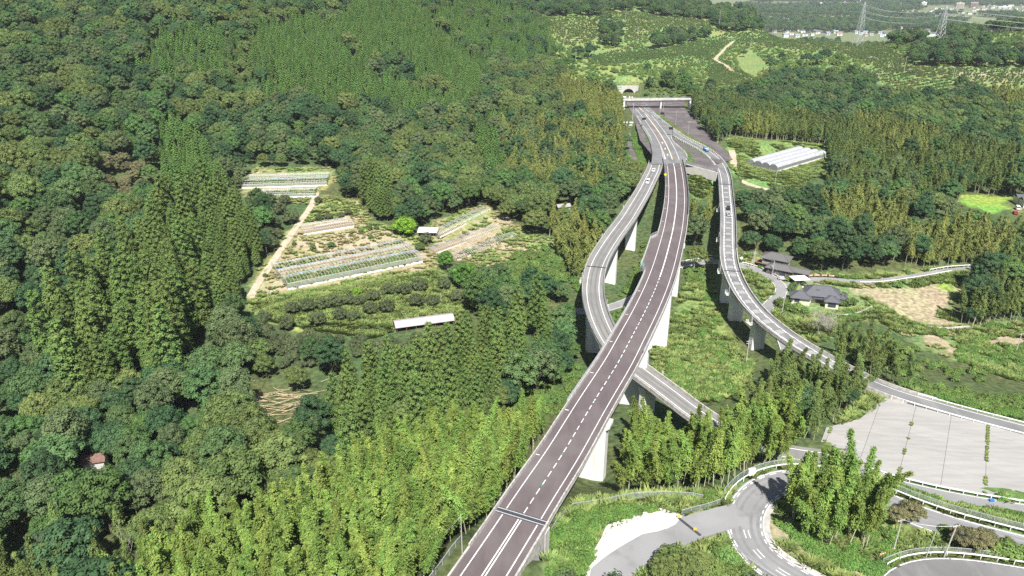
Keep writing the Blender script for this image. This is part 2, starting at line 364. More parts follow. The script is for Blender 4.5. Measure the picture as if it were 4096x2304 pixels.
for k_,z_ in ((6,9),(14,13),(30,15),(50,16),(75,17)):
    for u_ in (-14,0,14):
        p_ = np.array(mp[-3])+dT*k_; ctl.append((p_[0]+dT[1]*u_,p_[1]-dT[0]*u_,z_-abs(u_)*0.12))
sR = RIGHT.near(*W(3470,1532,-19)[:2])
for s in np.arange(sR,RIGHT.L,14): ctl.append(RIGHT.at(s,0,-0.3))
for s in (0,15,30,45,60,75): ctl.append(MAIN.at(min(s,S_J0-6),0,-0.4))
C = np.array(ctl,float)
def rbf_fit(C, lam=6.0):
    n = len(C); X = C[:,:2]/100.0
    A = np.linalg.norm(X[:,None]-X[None],axis=2)
    K = np.zeros((n+3,n+3)); K[:n,:n] = -A + np.eye(n)*lam*0.02
    Pm = np.hstack([np.ones((n,1)),X]); K[:n,n:] = Pm; K[n:,:n] = Pm.T
    return np.linalg.solve(K, np.concatenate([C[:,2],np.zeros(3)])), X
RW, RX = rbf_fit(C)
def H0(xy):
    out = np.empty(len(xy)); Q = np.asarray(xy,float)/100.0
    for i in range(0,len(Q),20000):
        q = Q[i:i+20000]
        out[i:i+20000] = -np.sqrt(((q[:,None]-RX[None])**2).sum(2))@RW[:-3] + RW[-3] + q@RW[-2:]
    return out
def axis(segs):
    a = [segs[0][0]]
    for lo,hi,st in segs:
        x = a[-1]
        while x < hi-1e-6: x += st; a.append(x)
    return np.array(a)
GX = np.concatenate([-np.geomspace(640,16000,16)[::-1], axis([(-600,-260,9),(-260,260,3.2),(260,640,7)]), np.geomspace(690,16000,16)])
GY = np.concatenate([[-3000,-1000,-400,-150,-60], axis([(-20,260,2.6),(260,420,3.4),(420,700,5.5),(700,1300,11),(1300,2200,40)]), np.geomspace(2300,18000,24)])
XX,YY = np.meshgrid(GX,GY); flat = np.stack([XX.ravel(),YY.ravel()],1)
ZG = H0(flat)
# small natural unevenness
def vnoise(x,y,seed,cell):
    r = np.random.default_rng(seed); T = r.random((64,64)); u = (x/cell)%64; v = (y/cell)%64
    i = u.astype(int)%64; j = v.astype(int)%64; a = u-np.floor(u); b = v-np.floor(v); a = a*a*(3-2*a); b = b*b*(3-2*b)
    return (T[i,j]*(1-a)+T[(i+1)%64,j]*a)*(1-b)+(T[i,(j+1)%64]*(1-a)+T[(i+1)%64,(j+1)%64]*a)*b
ZG += (vnoise(flat[:,0],flat[:,1],1,17)-0.5)*1.6 + (vnoise(flat[:,0],flat[:,1],2,60)-0.5)*3.0*(flat[:,1]>250)
far = np.clip((flat[:,1]-1500)/700,0,1); far = np.maximum(far, np.clip((np.abs(flat[:,0])-2500)/2500,0,1)); far = np.maximum(far, np.clip((-flat[:,1]-200)/600,0,1))
ZG = ZG*(1-far) + far*(-80)
ZG = np.maximum(ZG,-82)
ZG = np.minimum(ZG, 99 - 0)        # never above the lens
def inpoly(x, y, poly):
    c = np.zeros(np.shape(x),bool); n = len(poly); j = n-1
    for i in range(n):
        xi,yi = poly[i][:2]; xj,yj = poly[j][:2]
        if yi != yj:
            c ^= ((yi>y)!=(yj>y)) & (x < (xj-xi)*(y-yi)/(yj-yi)+xi)
        j = i
    return c
def polydist(x, y, pts, closed=False):
    d = np.full(len(x),1e9); zz = np.zeros(len(x)); n = len(pts)
    for i in range(n if closed else n-1):
        a = np.array(pts[i]); b = np.array(pts[(i+1)%n]); ab = b[:2]-a[:2]; L2 = ab@ab+1e-9
        t = np.clip(((x-a[0])*ab[0]+(y-a[1])*ab[1])/L2,0,1)
        dd = np.hypot(x-a[0]-t*ab[0], y-a[1]-t*ab[1]); z = a[2]+t*(b[2]-a[2]); m = dd<d
        d[m] = dd[m]; zz[m] = z[m]
    return d,zz
def near_mask(pts, pad):
    p = np.array(pts); return np.where((flat[:,0]>p[:,0].min()-pad)&(flat[:,0]<p[:,0].max()+pad)&(flat[:,1]>p[:,1].min()-pad)&(flat[:,1]<p[:,1].max()+pad))[0]
def plane(pts):
    p = np.array(pts); A = np.c_[p[:,:2],np.ones(len(p))]; return np.linalg.lstsq(A,p[:,2],rcond=None)[0]
padplane = {k:plane(v) for k,v in padw.items()}
def padz(k,x,y): c = padplane[k]; return c[0]*x+c[1]*y+c[2]
def flatten_path(pts, half, drop, blend, only_lower=False):
    global ZG
    I = near_mask(pts, half+blend+5); x,y = flat[I,0],flat[I,1]
    d,z = polydist(x,y,pts); w = np.clip((half+blend-d)/blend,0,1); w = w*w*(3-2*w)
    tgt = z-drop
    new = ZG[I]*(1-w)+tgt*w
    if only_lower: new = np.minimum(ZG[I],new)
    ZG[I] = new
def flatten_poly(k, drop=0.3, blend=6):
    pts = padw[k]; I = near_mask(pts, blend+5); x,y = flat[I,0],flat[I,1]
    d,_ = polydist(x,y,pts,True); ins = inpoly(x,y,pts); d = np.where(ins,0,np.maximum(0,d-3.5))
    w = np.clip(1-d/blend,0,1); w = w*w*(3-2*w)
    ZG[I] = ZG[I]*(1-w) + (padz(k,x,y)-drop)*w
for k in padw: flatten_poly(k)
for pth,hw in ROADS[::-1]: flatten_path([tuple(p) for p in pth.P[::2]], hw+3.0, 0.3, 5)
# road cutting / embankment of the expressway where it runs on the ground, ground kept below the bridges
seg = [MAIN.at(s,0,0) for s in np.arange(S_J1,S_TUN-7,4)]; flatten_path(seg, 9.0, 0.35, 7)
seg = [MAIN.at(s,0,0) for s in np.arange(0,S_J0-2,4)]; flatten_path(seg, 8.0, 0.4, 7)
seg = [MAIN.at(s,0,0) for s in np.arange(S_J0+6,S_J1-8,4)]; flatten_path(seg, 8, 9, 10, True)
seg = [LEFT.at(s,0,0) for s in np.arange(22,SL_E-14,4)]; flatten_path(seg, 6, 8, 10, True)
seg = [LEFT.at(s,0,0) for s in np.arange(SL_E-4,LEFT.L,4)]; flatten_path(seg, 5, 0.35, 5)
sB = RIGHT.near(*W(2888,678,-5)[:2])
seg = [RIGHT.at(s,0,0) for s in np.arange(sB+4,sR-8,4)]; flatten_path(seg, 6, 7, 10, True)
seg = [RIGHT.at(s,0,0) for s in np.arange(0,sB,4)]; flatten_path(seg, 6.5, 0.35, 7)
seg = [RIGHT.at(s,0,0) for s in np.arange(sR-3,RIGHT.L,4)]; flatten_path(seg, 6.0, 0.35, 5)
ZG2 = ZG.reshape(XX.shape)
def Hm(x, y):
    x = np.atleast_1d(np.asarray(x,float)); y = np.atleast_1d(np.asarray(y,float))
    i = np.clip(np.searchsorted(GX,x)-1,0,len(GX)-2); j = np.clip(np.searchsorted(GY,y)-1,0,len(GY)-2)
    a = (x-GX[i])/(GX[i+1]-GX[i]); b = (y-GY[j])/(GY[j+1]-GY[j])
    return (ZG2[j,i]*(1-a)+ZG2[j,i+1]*a)*(1-b)+(ZG2[j+1,i]*(1-a)+ZG2[j+1,i+1]*a)*b
def hz(x,y): return float(Hm(x,y)[0])
TT = np.concatenate([np.arange(60,1500,1.0), np.geomspace(1500,9000,400)])
def G(px, py):
    """first place where the ray through a photo pixel meets the ground"""
    u,f,d = ray(px,py)
    h = (CAMZ-d*TT) - Hm(u*TT,f*TT)
    k = np.argmax(h<0)
    if h[k] >= 0: k = len(TT)-1
    t = TT[k]
    if k>0 and h[k]<0: t = TT[k-1]+(TT[k]-TT[k-1])*h[k-1]/(h[k-1]-h[k])
    x,y = u*t,f*t
    return (x,y,hz(x,y))
# ------------------------------------------------------------------ open ground (photo polygons, 2576 px wide coordinates)
K = 4096/2576.0
def pk(*pts): return [(a*K,b*K) for a,b in pts]
def tz(*p): return [(2050+x/1.259,y/1.259) for x,y in p]
def c4(*p): return [(3072+x/1.8867,y/1.8867) for x,y in p]
def c3(*p): return [(2048+x/1.8867,y/1.8867) for x,y in p]
def cd(*p): return [(3350+x/1.638,1000+y/1.638) for x,y in p]
def c6p(*p): return [(1024+x/1.8867,768+y/1.8867) for x,y in p]
OPEN = {
 'field': pk((600,480),(628,440),(640,425),(840,422),(848,455),(800,490),(905,505),(935,560),(1000,575),(1060,590),(1090,556),(1225,512),(1245,520),(1255,560),(1310,568),(1330,590),(1400,600),(1395,625),(1300,640),(1215,690),(1195,660),(1100,640),(1105,720),(1150,740),(1185,775),(1130,800),(1060,800),(940,850),(820,835),(640,800),(615,760),(640,690),(690,640),(720,590),(785,515),(700,510),(630,500)),
 'valley': pk((1640,890),(1655,800),(1700,795),(1720,720),(1790,700),(1800,780),(1860,880),(1895,925),(1860,990),(1800,1010),(1745,1012),(1650,965)),
 'access': pk((1380,1340),(1440,1262),(1680,1240),(1760,1240),(1850,1230),(1900,1180),(1990,1165),(2060,1180),(2100,1260),(2260,1330),(2260,1500),(1380,1500)),
 'lot': pk((2075,1090),(2215,965),(2300,980),(2700,1080),(2700,1500),(2200,1500),(2230,1330),(2200,1200),(2090,1160)),
 'house': pk((1850,690),(1870,640),(1905,640),(2030,690),(2140,695),(2440,668),(2450,690),(2440,715),(2400,745),(2390,790),(2440,830),(2500,815),(2700,800),(2700,960),(2560,960),(2480,935),(2330,880),(2200,800),(2120,810),(2090,850),(2000,870),(1950,800),(1900,720)),
 'ghw': pk((1828,352),(1850,345),(2075,365),(2090,420),(2060,440),(2000,478),(1930,478),(1880,465),(1840,430)),
 'ghw2': pk((1730,430),(1795,432),(1800,480),(1760,500),(1730,480)),
 'toll': pk((1572,262),(1720,252),(1735,275),(1700,300),(1745,340),(1800,385),(1835,430),(1810,450),(1720,440),(1650,430),(1620,360)),
 'rice': pk((2413,487),(2540,496),(2545,520),(2500,538),(2420,512)),
 'housefar': pk((2530,500),(2700,500),(2700,545),(2540,540)),
 't1': tz((185,88),(330,82),(430,100),(425,190),(370,215),(260,230),(200,170)),
 't2': tz((480,60),(640,58),(760,88),(880,92),(1000,108),(960,140),(760,150),(620,205),(560,200),(580,120)),
 't3': tz((390,285),(750,248),(1000,190),(1100,165),(1480,150),(1500,195),(1420,210),(1250,215),(1095,215),(1060,260),(1010,300),(960,285),(870,280),(700,300),(460,335),(380,315)),
 't4': tz((1180,222),(1500,205),(1900,212),(1900,250),(1780,300),(1640,262),(1400,248)),
 't5': tz((1640,262),(1900,250),(1990,290),(2000,330),(2200,345),(2230,385),(1960,385),(1800,330)),
 't6': tz((1000,300),(1100,310),(1130,378),(1150,430),(1000,400),(960,350)),
 't7': pk((2390,170),(2700,175),(2700,218),(2520,212),(2400,204)),
 't8': pk((2440,85),(2700,75),(2700,110),(2560,105)),
 't9': c4((780,520),(1000,510),(1250,540),(1330,600),(1420,640),(1330,690),(1100,680),(950,680),(830,610)),
 't10': c3((1500,510),(1640,505),(1860,590),(1850,655),(1620,660),(1490,620)),
 't11': c3((960,330),(1080,395),(1300,400),(1480,390),(1500,470),(1250,470),(1000,450),(700,420),(640,440),(640,420)),
 'bank': pk((1600,330),(1622,360),(1618,420),(1585,415),(1580,370)),
 'ghost1': pk((1190,655),(1255,640),(1260,690),(1210,690)),
}
TERR = tuple('t%d'%i for i in range(1,12))
in_front = (flat[:,1]>30)
ppx,ppy = proj(flat[:,0],flat[:,1],ZG)
colv = np.tile(np.array([0.072,0.100,0.040,0.16]),(len(flat),1))       # forest floor, alpha = bare soil share
cover = {'field':(0.21,0.235,0.09,0.48),'valley':(0.145,0.21,0.07,0.16),'access':(0.15,0.205,0.075,0.34),'lot':(0.11,0.17,0.05,0.3),'house':(0.16,0.215,0.08,0.26),
         'ghw':(0.14,0.225,0.07,0.1),'ghw2':(0.14,0.225,0.07,0.1),'toll':(0.085,0.12,0.04,0.35),'rice':(0.165,0.30,0.06,0.0),'housefar':(0.1,0.13,0.05,0.4),'bank':(0.11,0.21,0.045,0.05),'ghost1':(0.12,0.14,0.05,0.7)}
for k in TERR: cover[k] = (0.19,0.26,0.09,0.30)
cover['t3'] = cover['t9'] = cover['t11'] = (0.165,0.245,0.08,0.14); cover['t7'] = (0.20,0.24,0.10,0.5); cover['t5'] = (0.16,0.21,0.075,0.45)
for k,poly in OPEN.items():
    m = in_front & inpoly(ppx,ppy,poly); colv[m] = cover[k]
FARHILL = pk((1390,60),(1500,-40),(2060,-40),(2060,60),(2700,20),(2700,240),(2480,225),(2380,215),(2250,210),(2130,190),(2000,180),(1860,200),(1850,230),(1700,200),(1430,210),(1390,150))
m = in_front & inpoly(ppx,ppy,FARHILL) & (colv[:,1]<0.12); colv[m] = (0.165,0.23,0.08,0.2)
PATCH = [(c6p((130,650),(150,590),(330,470),(260,340),(350,240),(740,160),(1000,300),(1240,420),(1310,540),(1360,610),(900,700),(700,720),(240,750),(60,790),(0,800),(0,700)),(0.27,0.25,0.13,0.62)),(c6p((230,870),(700,740),(1350,640),(1400,800),(1560,850),(1200,920),(900,1000),(300,1050),(60,960)),(0.24,0.29,0.10,0.18)),
 (c6p((1350,430),(1900,140),(1932,300),(1932,420),(1540,500)),(0.27,0.24,0.13,0.6)),(cd((60,255),(240,250),(440,255),(560,240),(640,215),(800,260),(760,330),(700,380),(650,440),(850,490),(640,500),(480,480),(380,420),(300,370),(200,320)),(0.30,0.265,0.165,0.25)),
 (cd((640,216),(720,216),(805,255),(690,264)),(0.18,0.29,0.06,0)),(cd((685,290),(815,256),(765,335)),(0.18,0.29,0.06,0)),(cd((880,200),(1250,210),(1250,420),(1180,400),(1190,240),(900,230)),(0.18,0.29,0.06,0)),(cd((560,560),(640,556),(790,650),(770,700),(700,630),(580,600)),(0.33,0.27,0.15,0.7)),(cd((950,600),(1080,565),(1240,575),(1240,625),(1050,615)),(0.33,0.27,0.15,0.7))]
PATCH.append((pk((1905,1270),(1935,1340),(2050,1420),(2200,1460),(2230,1400),(2100,1385),(1990,1320),(1950,1270)),(0.25,0.24,0.14,0.55)))
for poly,cv in PATCH:
    m = in_front & inpoly(ppx,ppy,poly); colv[m] = cv
plainm = (flat[:,1]>1500); colv[plainm] = (0.15,0.18,0.09,0.35)
nx,ny = len(GX),len(GY)
ii,jj = np.meshgrid(np.arange(nx-1),np.arange(ny-1)); a_ = (jj*nx+ii).ravel()
quads = np.stack([a_,a_+1,a_+nx+1,a_+nx],1)
tme = mesh_np('terrain', np.c_[flat,ZG], quads, None, True)
ca = tme.color_attributes.new('cover','FLOAT_COLOR','POINT'); ca.data.foreach_set('color', colv.astype(np.float32).ravel())
m = bpy.data.materials.new('ground_cover'); m.use_nodes = True; N = m.node_tree.nodes; L = m.node_tree.links; P = N['Principled BSDF']
P.inputs['Roughness'].default_value = 0.95; P.inputs['Specular IOR Level'].default_value = 0.1
at = N.new('ShaderNodeVertexColor'); at.layer_name = 'cover'
ge = N.new('ShaderNodeNewGeometry')
n1 = N.new('ShaderNodeTexNoise'); n1.inputs['Scale'].default_value = 0.09; n1.inputs['Detail'].default_value = 8; n1.inputs['Roughness'].default_value = 0.62; L.new(ge.outputs['Position'],n1.inputs['Vector'])
n2 = N.new('ShaderNodeTexNoise'); n2.inputs['Scale'].default_value = 0.6; n2.inputs['Detail'].default_value = 6; L.new(ge.outputs['Position'],n2.inputs['Vector'])
sub = N.new('ShaderNodeMath'); sub.operation = 'SUBTRACT'; sub.inputs[0].default_value = 0.80; 
sc_ = N.new('ShaderNodeMath'); sc_.operation = 'MULTIPLY'; sc_.inputs[1].default_value = 0.62; L.new(at.outputs['Alpha'],sc_.inputs[0]); L.new(sc_.outputs[0],sub.inputs[1])
mr = N.new('ShaderNodeMapRange'); L.new(n1.outputs['Fac'],mr.inputs[0]); L.new(sub.outputs[0],mr.inputs[1])
ad = N.new('ShaderNodeMath'); ad.inputs[1].default_value = 0.12; L.new(sub.outputs[0],ad.inputs[0]); L.new(ad.outputs[0],mr.inputs[2])
soil = N.new('ShaderNodeValToRGB'); soil.color_ramp.elements[0].color = (0.30,0.245,0.16,1); soil.color_ramp.elements[1].color = (0.42,0.36,0.25,1)
soil.color_ramp.elements[0].position = 0.35; soil.color_ramp.elements[1].position = 0.65; L.new(n2.outputs['Fac'],soil.inputs[0])
vv = N.new('ShaderNodeMapRange'); vv.inputs[1].default_value = 0.3; vv.inputs[2].default_value = 0.7; vv.inputs[3].default_value = 0.55; vv.inputs[4].default_value = 1.5; L.new(n2.outputs['Fac'],vv.inputs[0])
hs = N.new('ShaderNodeHueSaturation'); L.new(at.outputs['Color'],hs.inputs['Color']); L.new(vv.outputs[0],hs.inputs['Value'])
n3 = N.new('ShaderNodeTexNoise'); n3.inputs['Scale'].default_value = 0.03; n3.inputs['Detail'].default_value = 3; L.new(ge.outputs['Position'],n3.inputs['Vector'])
hr = N.new('ShaderNodeMapRange'); hr.inputs[1].default_value = 0.35; hr.inputs[2].default_value = 0.65; hr.inputs[3].default_value = 0.46; hr.inputs[4].default_value = 0.53; L.new(n3.outputs['Fac'],hr.inputs[0]); L.new(hr.outputs[0],hs.inputs['Hue'])
mx = N.new('ShaderNodeMixRGB'); L.new(mr.outputs[0],mx.inputs[0]); L.new(hs.outputs[0],mx.inputs[1]); L.new(soil.outputs[0],mx.inputs[2]); L.new(mx.outputs[0],P.inputs['Base Color'])
bp = N.new('ShaderNodeBump'); bp.inputs['Strength'].default_value = 0.9; bp.inputs['Distance'].default_value = 0.22; L.new(n2.outputs['Fac'],bp.inputs['Height']); L.new(bp.outputs[0],P.inputs['Normal'])
tme.materials.append(m)
terrain = link('terrain', tme); tagit(terrain, kind='structure')

# ------------------------------------------------------------------ roads on the ground
def struct(name, mb, m_, smooth=False):
    o = mb.build(name, m_, None, smooth); o['kind'] = 'structure'; return o
def roadsheet(name, path, hw, m_, s0=0, s1=1e9, thick=0.35):
    return struct(name, sweep(path, [(-hw,0),(hw,0),(hw,-thick),(-hw,-thick)], s0, s1, 2.5), m_)
def lines(path, us, width, parent, s0=0, s1=1e9, name='edge_line', m_=None, w=0.02):
    for u in us: strip(path,u-width/2,u+width/2,w,s0,s1,2.5).build(name, m_ or M_line, parent)
def pad_sheet(name, key, m_, lift=0.0, thick=0.5):
    pts = padw[key]; mb = MB(); n = len(pts)
    top = [(p[0],p[1],padz(key,p[0],p[1])+lift) for p in pts]; bot = [(p[0],p[1],p[2]-thick) for p in top]
    mb.add(top+bot, [tuple(range(n))]+[(i,(i+1)%n,n+(i+1)%n,n+i) for i in range(n)])
    return struct(name, mb, m_)
M_dirt = mat('dirt_track', (0.50,0.42,0.32), 0.95, scale=0.4, col2=(0.38,0.31,0.22), extra=((0.16,0.19,0.07),0.25,0.56,0.74,None), bump=0.3, bscale=3, space='World')
M_lot = mat('worn_concrete_slab', (0.345,0.335,0.315), 0.92, scale=0.5, col2=(0.30,0.29,0.275), stretch=(0.25,1.6,1), extra=((0.27,0.26,0.245),0.35,0.56,0.8,(0.15,1.5,1)), obj_rand=0.05, bump=0.1, bscale=5, space='World')
M_apron = mat('bright_concrete_apron', (0.60,0.58,0.54), 0.9, scale=0.3, col2=(0.50,0.48,0.45), extra=((0.42,0.40,0.33),0.35,0.62,0.8,None), space='World')
hair = roadsheet('hairpin_road', HAIR, 4.2, M_asph_local)
M_track = mat('tyre_polished_asphalt',(0.215,0.215,0.215),0.85,scale=0.4,col2=(0.18,0.18,0.18),space='World')
M_track2 = mat('tyre_polished_ramp',(0.165,0.162,0.156),0.85,scale=0.4,col2=(0.14,0.138,0.134),space='World')
for u in (-2.6,-1.2,1.2,2.6): strip(HAIR,u-0.3,u+0.3,0.008,0,1e9,2.5).build('wheel_track',M_track,hair)
sH0, sH1 = HAIR.near(*W(3060,2254,-9)[:2]), HAIR.near(*W(3125,1922,-11)[:2])
lines(HAIR, (-3.75,3.75), 0.22, hair)
for u in (-3.2,3.2): dashes(HAIR,u,0.22,0.02,sH0-22,sH1+6,1.6,1.5,1).build('slow_down_dashes',M_line,hair)
dashes(HAIR,0,0.14,0.02,sH1+6,HAIR.L,5,5,1).build('centre_line',M_line,hair)
for u in (-0.45,0.45): dashes(HAIR,u,0.15,0.02,sH0-10,sH1-18,2.6,3.4,1).build('slow_down_dashes',M_line,hair)
sweep(HAIR,[(3.6,0.004),(4.9,0.14),(5.0,0.14),(5.0,-0.4),(3.6,-0.4)],sH0-30,sH1-10).build('kerb',M_concrete,hair)
pad_sheet('concrete_apron','apron',M_apron,-0.06)
acc = roadsheet('access_road', ACC, 3.4, M_asph_local)
lotroad = roadsheet('lot_side_road', LOTRD, 2.0, M_asph_local); lines(LOTRD,(-1.7,),0.15,lotroad)
looproad = roadsheet('loop_road', LOOPRD, 3.6, M_asph_right); lines(LOOPRD,(-3.2,),0.2,looproad)
pad_sheet('road','toll',M_asph_dark,0.03); pad_sheet('road','nose',M_asph_dark,0.03)
valroad = roadsheet('valley_road', VALRD, 2.6, M_asph_local); lines(VALRD,(-2.35,2.35),0.16,valroad)
houseroad = roadsheet('lane', HOUSERD, 1.9, M_asph_local)
roadsheet('farm_track', FIELDRD, 1.7, M_dirt); roadsheet('concrete_lane', GHRD, 2.0, M_dirt); roadsheet('path', UNDRD, 1.9, M_asph_dark); roadsheet('hill_track', FARRD, 1.9, M_dirt)
# the concrete yard: every slab its own piece
lot = empty('concrete_yard'); lot['kind'] = 'structure'
A = np.array(W(3530,1585,-19.3)); B = np.array(W(4300,1800,-20)); Cn = np.array(W(3250,1820,-16)); 
ex = (B-A)[:2]; ex /= np.linalg.norm(ex); ey = np.array([ex[1],-ex[0]])
lp = [(p[0],p[1]) for p in padw['lot']]
def clip_convex(sub, rect):
    out = sub
    for i in range(len(rect)):
        a = np.array(rect[i]); b = np.array(rect[(i+1)%len(rect)]); inp = out; out = []
        if not inp: break
        side = lambda p: (b[0]-a[0])*(p[1]-a[1])-(b[1]-a[1])*(p[0]-a[0])
        for j in range(len(inp)):
            p = inp[j]; q = inp[(j+1)%len(inp)]; sp,sq = side(p),side(q)
            if sp>=0: out.append(p)
            if (sp>=0)!=(sq>=0):
                t = sp/(sp-sq); out.append((p[0]+t*(q[0]-p[0]),p[1]+t*(q[1]-p[1])))
    return out
rs = random.Random(3); SLABW,SLABL = 9.2,6.4
for i in range(-5,12):
    for j in range(-2,9):
        o = A[:2]+ex*(i*SLABW)+ey*(j*SLABL); g = 0.035
        rect = [o+ex*g+ey*g, o+ex*(SLABW-g)+ey*g, o+ex*(SLABW-g)+ey*(SLABL-g), o+ex*g+ey*(SLABL-g)]
        rect = [tuple(r) for r in rect]
        ar = sum(rect[k][0]*rect[(k+1)%4][1]-rect[(k+1)%4][0]*rect[k][1] for k in range(4))
        if ar<0: rect = rect[::-1]
        pl = clip_convex(lp, rect)
        if len(pl)<3: continue
        n = len(pl); dz = rs.uniform(-0.012,0.012)
        top = [(p[0],p[1],padz('lot',p[0],p[1])+0.05+dz) for p in pl]; bot = [(p[0],p[1],p[2]-0.4) for p in top]
        mb = MB().add(top+bot,[tuple(range(n)),tuple(range(n,2*n))[::-1]]+[(k,(k+1)%n,n+(k+1)%n,n+k) for k in range(n)])
        mb.build('slab', M_lot, lot)

# ------------------------------------------------------------------ guard rails and fences
def guardrail(path, u, s0, s1, label, group=None, h=0.8, post=3.0, beam=0.34, zoff=0.0, m_=None, name='guardrail'):
    m_ = m_ or M_white
    o = path.at(s0,u,zoff); t = empty(name,o,0,label,'guardrail',group)
    q = sweep(path,[(u-0.05,zoff+h-beam),(u+0.03,zoff+h-beam),(u+0.05,zoff+h-beam/2),(u+0.03,zoff+h),(u-0.05,zoff+h)],s0,s1,2.5)
    q.v = [(p[0]-o[0],p[1]-o[1],p[2]-o[2]) for p in q.v]; q.build('beam',m_,t)
    me = MB().tube([(0,0,-0.5),(0,0,h+0.05)],0.09,6).mesh('post',m_)
    s = s0
    while s <= min(s1,path.L):
        p = path.at(s,u+0.12,zoff); po = link('post',me,None,t); po.location = (p[0]-o[0],p[1]-o[1],p[2]-o[2]); s += post
    return t
def meshmat():
    m = bpy.data.materials.new('wire_mesh'); m.use_nodes = True; N = m.node_tree.nodes; L = m.node_tree.links
    P = N['Principled BSDF']; P.inputs['Base Color'].default_value = (0.42,0.47,0.46,1); P.inputs['Roughness'].default_value = 0.5
    tr = N.new('ShaderNodeBsdfTransparent'); ms = N.new('ShaderNodeMixShader'); ms.inputs[0].default_value = 0.26
    L.new(tr.outputs[0],ms.inputs[1]); L.new(P.outputs[0],ms.inputs[2]); L.new(ms.outputs[0],N['Material Output'].inputs['Surface']); return m
M_mesh = meshmat()
def fence(pts, label, group=None, h=1.5, post=2.5, follow=True, zoff=0.0):
    pth = spline([(p[0],p[1],(hz(p[0],p[1]) if follow else p[2])+zoff) for p in pts],1.5)
    if follow: pth.P[:,2] = Hm(pth.P[:,0],pth.P[:,1])+zoff
    o = pth.at(0); t = empty('mesh_fence',o,0,label,'fence',group)
    def sh(q): q.v = [(p[0]-o[0],p[1]-o[1],p[2]-o[2]) for p in q.v]; return q
    sh(sweep(pth,[(0,0.05),(0,h-0.05)],0,1e9,1.5,closed=False)).build('mesh_panel',M_mesh,t)
    sh(sweep(pth,[(-0.04,h-0.04),(0.04,h-0.04),(0.04,h+0.04),(-0.04,h+0.04)],0,1e9,1.5)).build('top_rail',M_steel,t)
    me = MB().tube([(0,0,-0.5),(0,0,h+0.1)],0.05,5).mesh('post',M_steel)
    for s in np.arange(0,pth.L+0.1,post):
        p = pth.at(s); po = link('post',me,None,t); po.location = (p[0]-o[0],p[1]-o[1],p[2]-o[2])
    return t
sR2 = RIGHT.near(*W(3586,1600,-19)[:2])
guardrail(RIGHT, 3.55, sR2, RIGHT.L, 'white guardrail between the concrete yard and the road above it', h=0.95)
guardrail(RIGHT, -3.3, RIGHT.near(*W(3690,1585,-19)[:2]), RIGHT.L, 'low white guardrail sunk in ivy across the road from the concrete yard', h=0.75, post=4)
guardrail(LOTRD, -2.3, LOTRD.near(*W(3440,1870,-16)[:2]), LOTRD.L, 'white guardrail along the ivy side of the concrete yard', h=0.85)
s_a,s_b = HAIR.near(*W(2960,1960,-10)[:2]), HAIR.near(*W(3240,1905,-11)[:2])
guardrail(HAIR, -5.1, s_a-6, s_b+6, 'white guardrail round the outside of the hairpin bend', h=0.9)
guardrail(HAIR, -5.0, HAIR.near(*W(3530,1990,-12)[:2]), HAIR.L, 'long white guardrail below the ivy bank', h=0.9)
guardrail(LOOPRD, -4.3, LOOPRD.near(*W(3610,2300,-12)[:2]), LOOPRD.L, 'white guardrail along the loop road beside brown bushes', h=0.85)
fence([HAIR.at(s,-6.0) for s in np.arange(s_a-4,s_b+8,4)], 'grey mesh fence behind the hairpin guardrail against the bamboo', follow=False,h=1.6)
fence([HAIR.at(s,-6.0) for s in np.arange(HAIR.near(*W(3530,1990,-12)[:2]),HAIR.L,5)], 'grey mesh fence behind the guardrail under the ivy bank', follow=False,h=1.6)
fence([LOOPRD.at(s,-5.2) for s in np.arange(LOOPRD.near(*W(3590,2300,-12)[:2]),LOOPRD.L,5)], 'low mesh fence beside the loop road guardrail', follow=False,h=1.3)
fence([G(2205,2140),G(2240,2085),G(2288,2040)], 'short mesh fence beside the bridge abutment', h=1.7)
fence([G(2288,2040),G(2400,2022),G(2540,2000),G(2650,1990),G(2740,1992),G(2810,2006)], 'long grey mesh fence at the foot of the bamboo below the bridge', h=1.8)
fence([G(2726,2065),G(2800,2045),G(2880,2020)], 'mesh fence between the concrete apron and the bamboo', h=1.7)
fence([MAIN.at(s,-8.2) for s in np.arange(10,S_J0-6,5)], 'mesh fence on the grassy verge of the expressway before the bridge', h=1.5)
fence([G(2935,2200),G(2990,2250),G(3050,2290),G(3120,2330)], 'thin pipe fence on the outside of the lower hairpin', h=1.0)
guardrail(HOUSERD, 2.4, HOUSERD.near(*W(3420,1120,-28)[:2]), HOUSERD.L-14, 'white railing of the lane above the dry field', h=0.9, post=2)
guardrail(HOUSERD, -2.2, HOUSERD.L-22, HOUSERD.L, 'white railing of the lane at the foot of the wooded slope', h=0.9, post=2)
guardrail(VALRD, -3.0, VALRD.near(*W(2690,1065,-26)[:2]), VALRD.near(*W(2860,1040,-26)[:2]), 'white rail on the far side of the valley road between the bridges', h=0.8, post=2.5)
guardrail(VALRD, 3.0, VALRD.near(*W(2690,1085,-26)[:2]), VALRD.near(*W(2790,1062,-26)[:2]), 'white rail on the near side of the valley road between the bridges', h=0.7, post=2.5)
guardrail(VALRD, -3.0, VALRD.near(*W(2960,1055,-27)[:2]), VALRD.near(*W(3100,1110,-27)[:2]), 'white guardrail in front of the two-storey house', h=0.8, post=2.5)
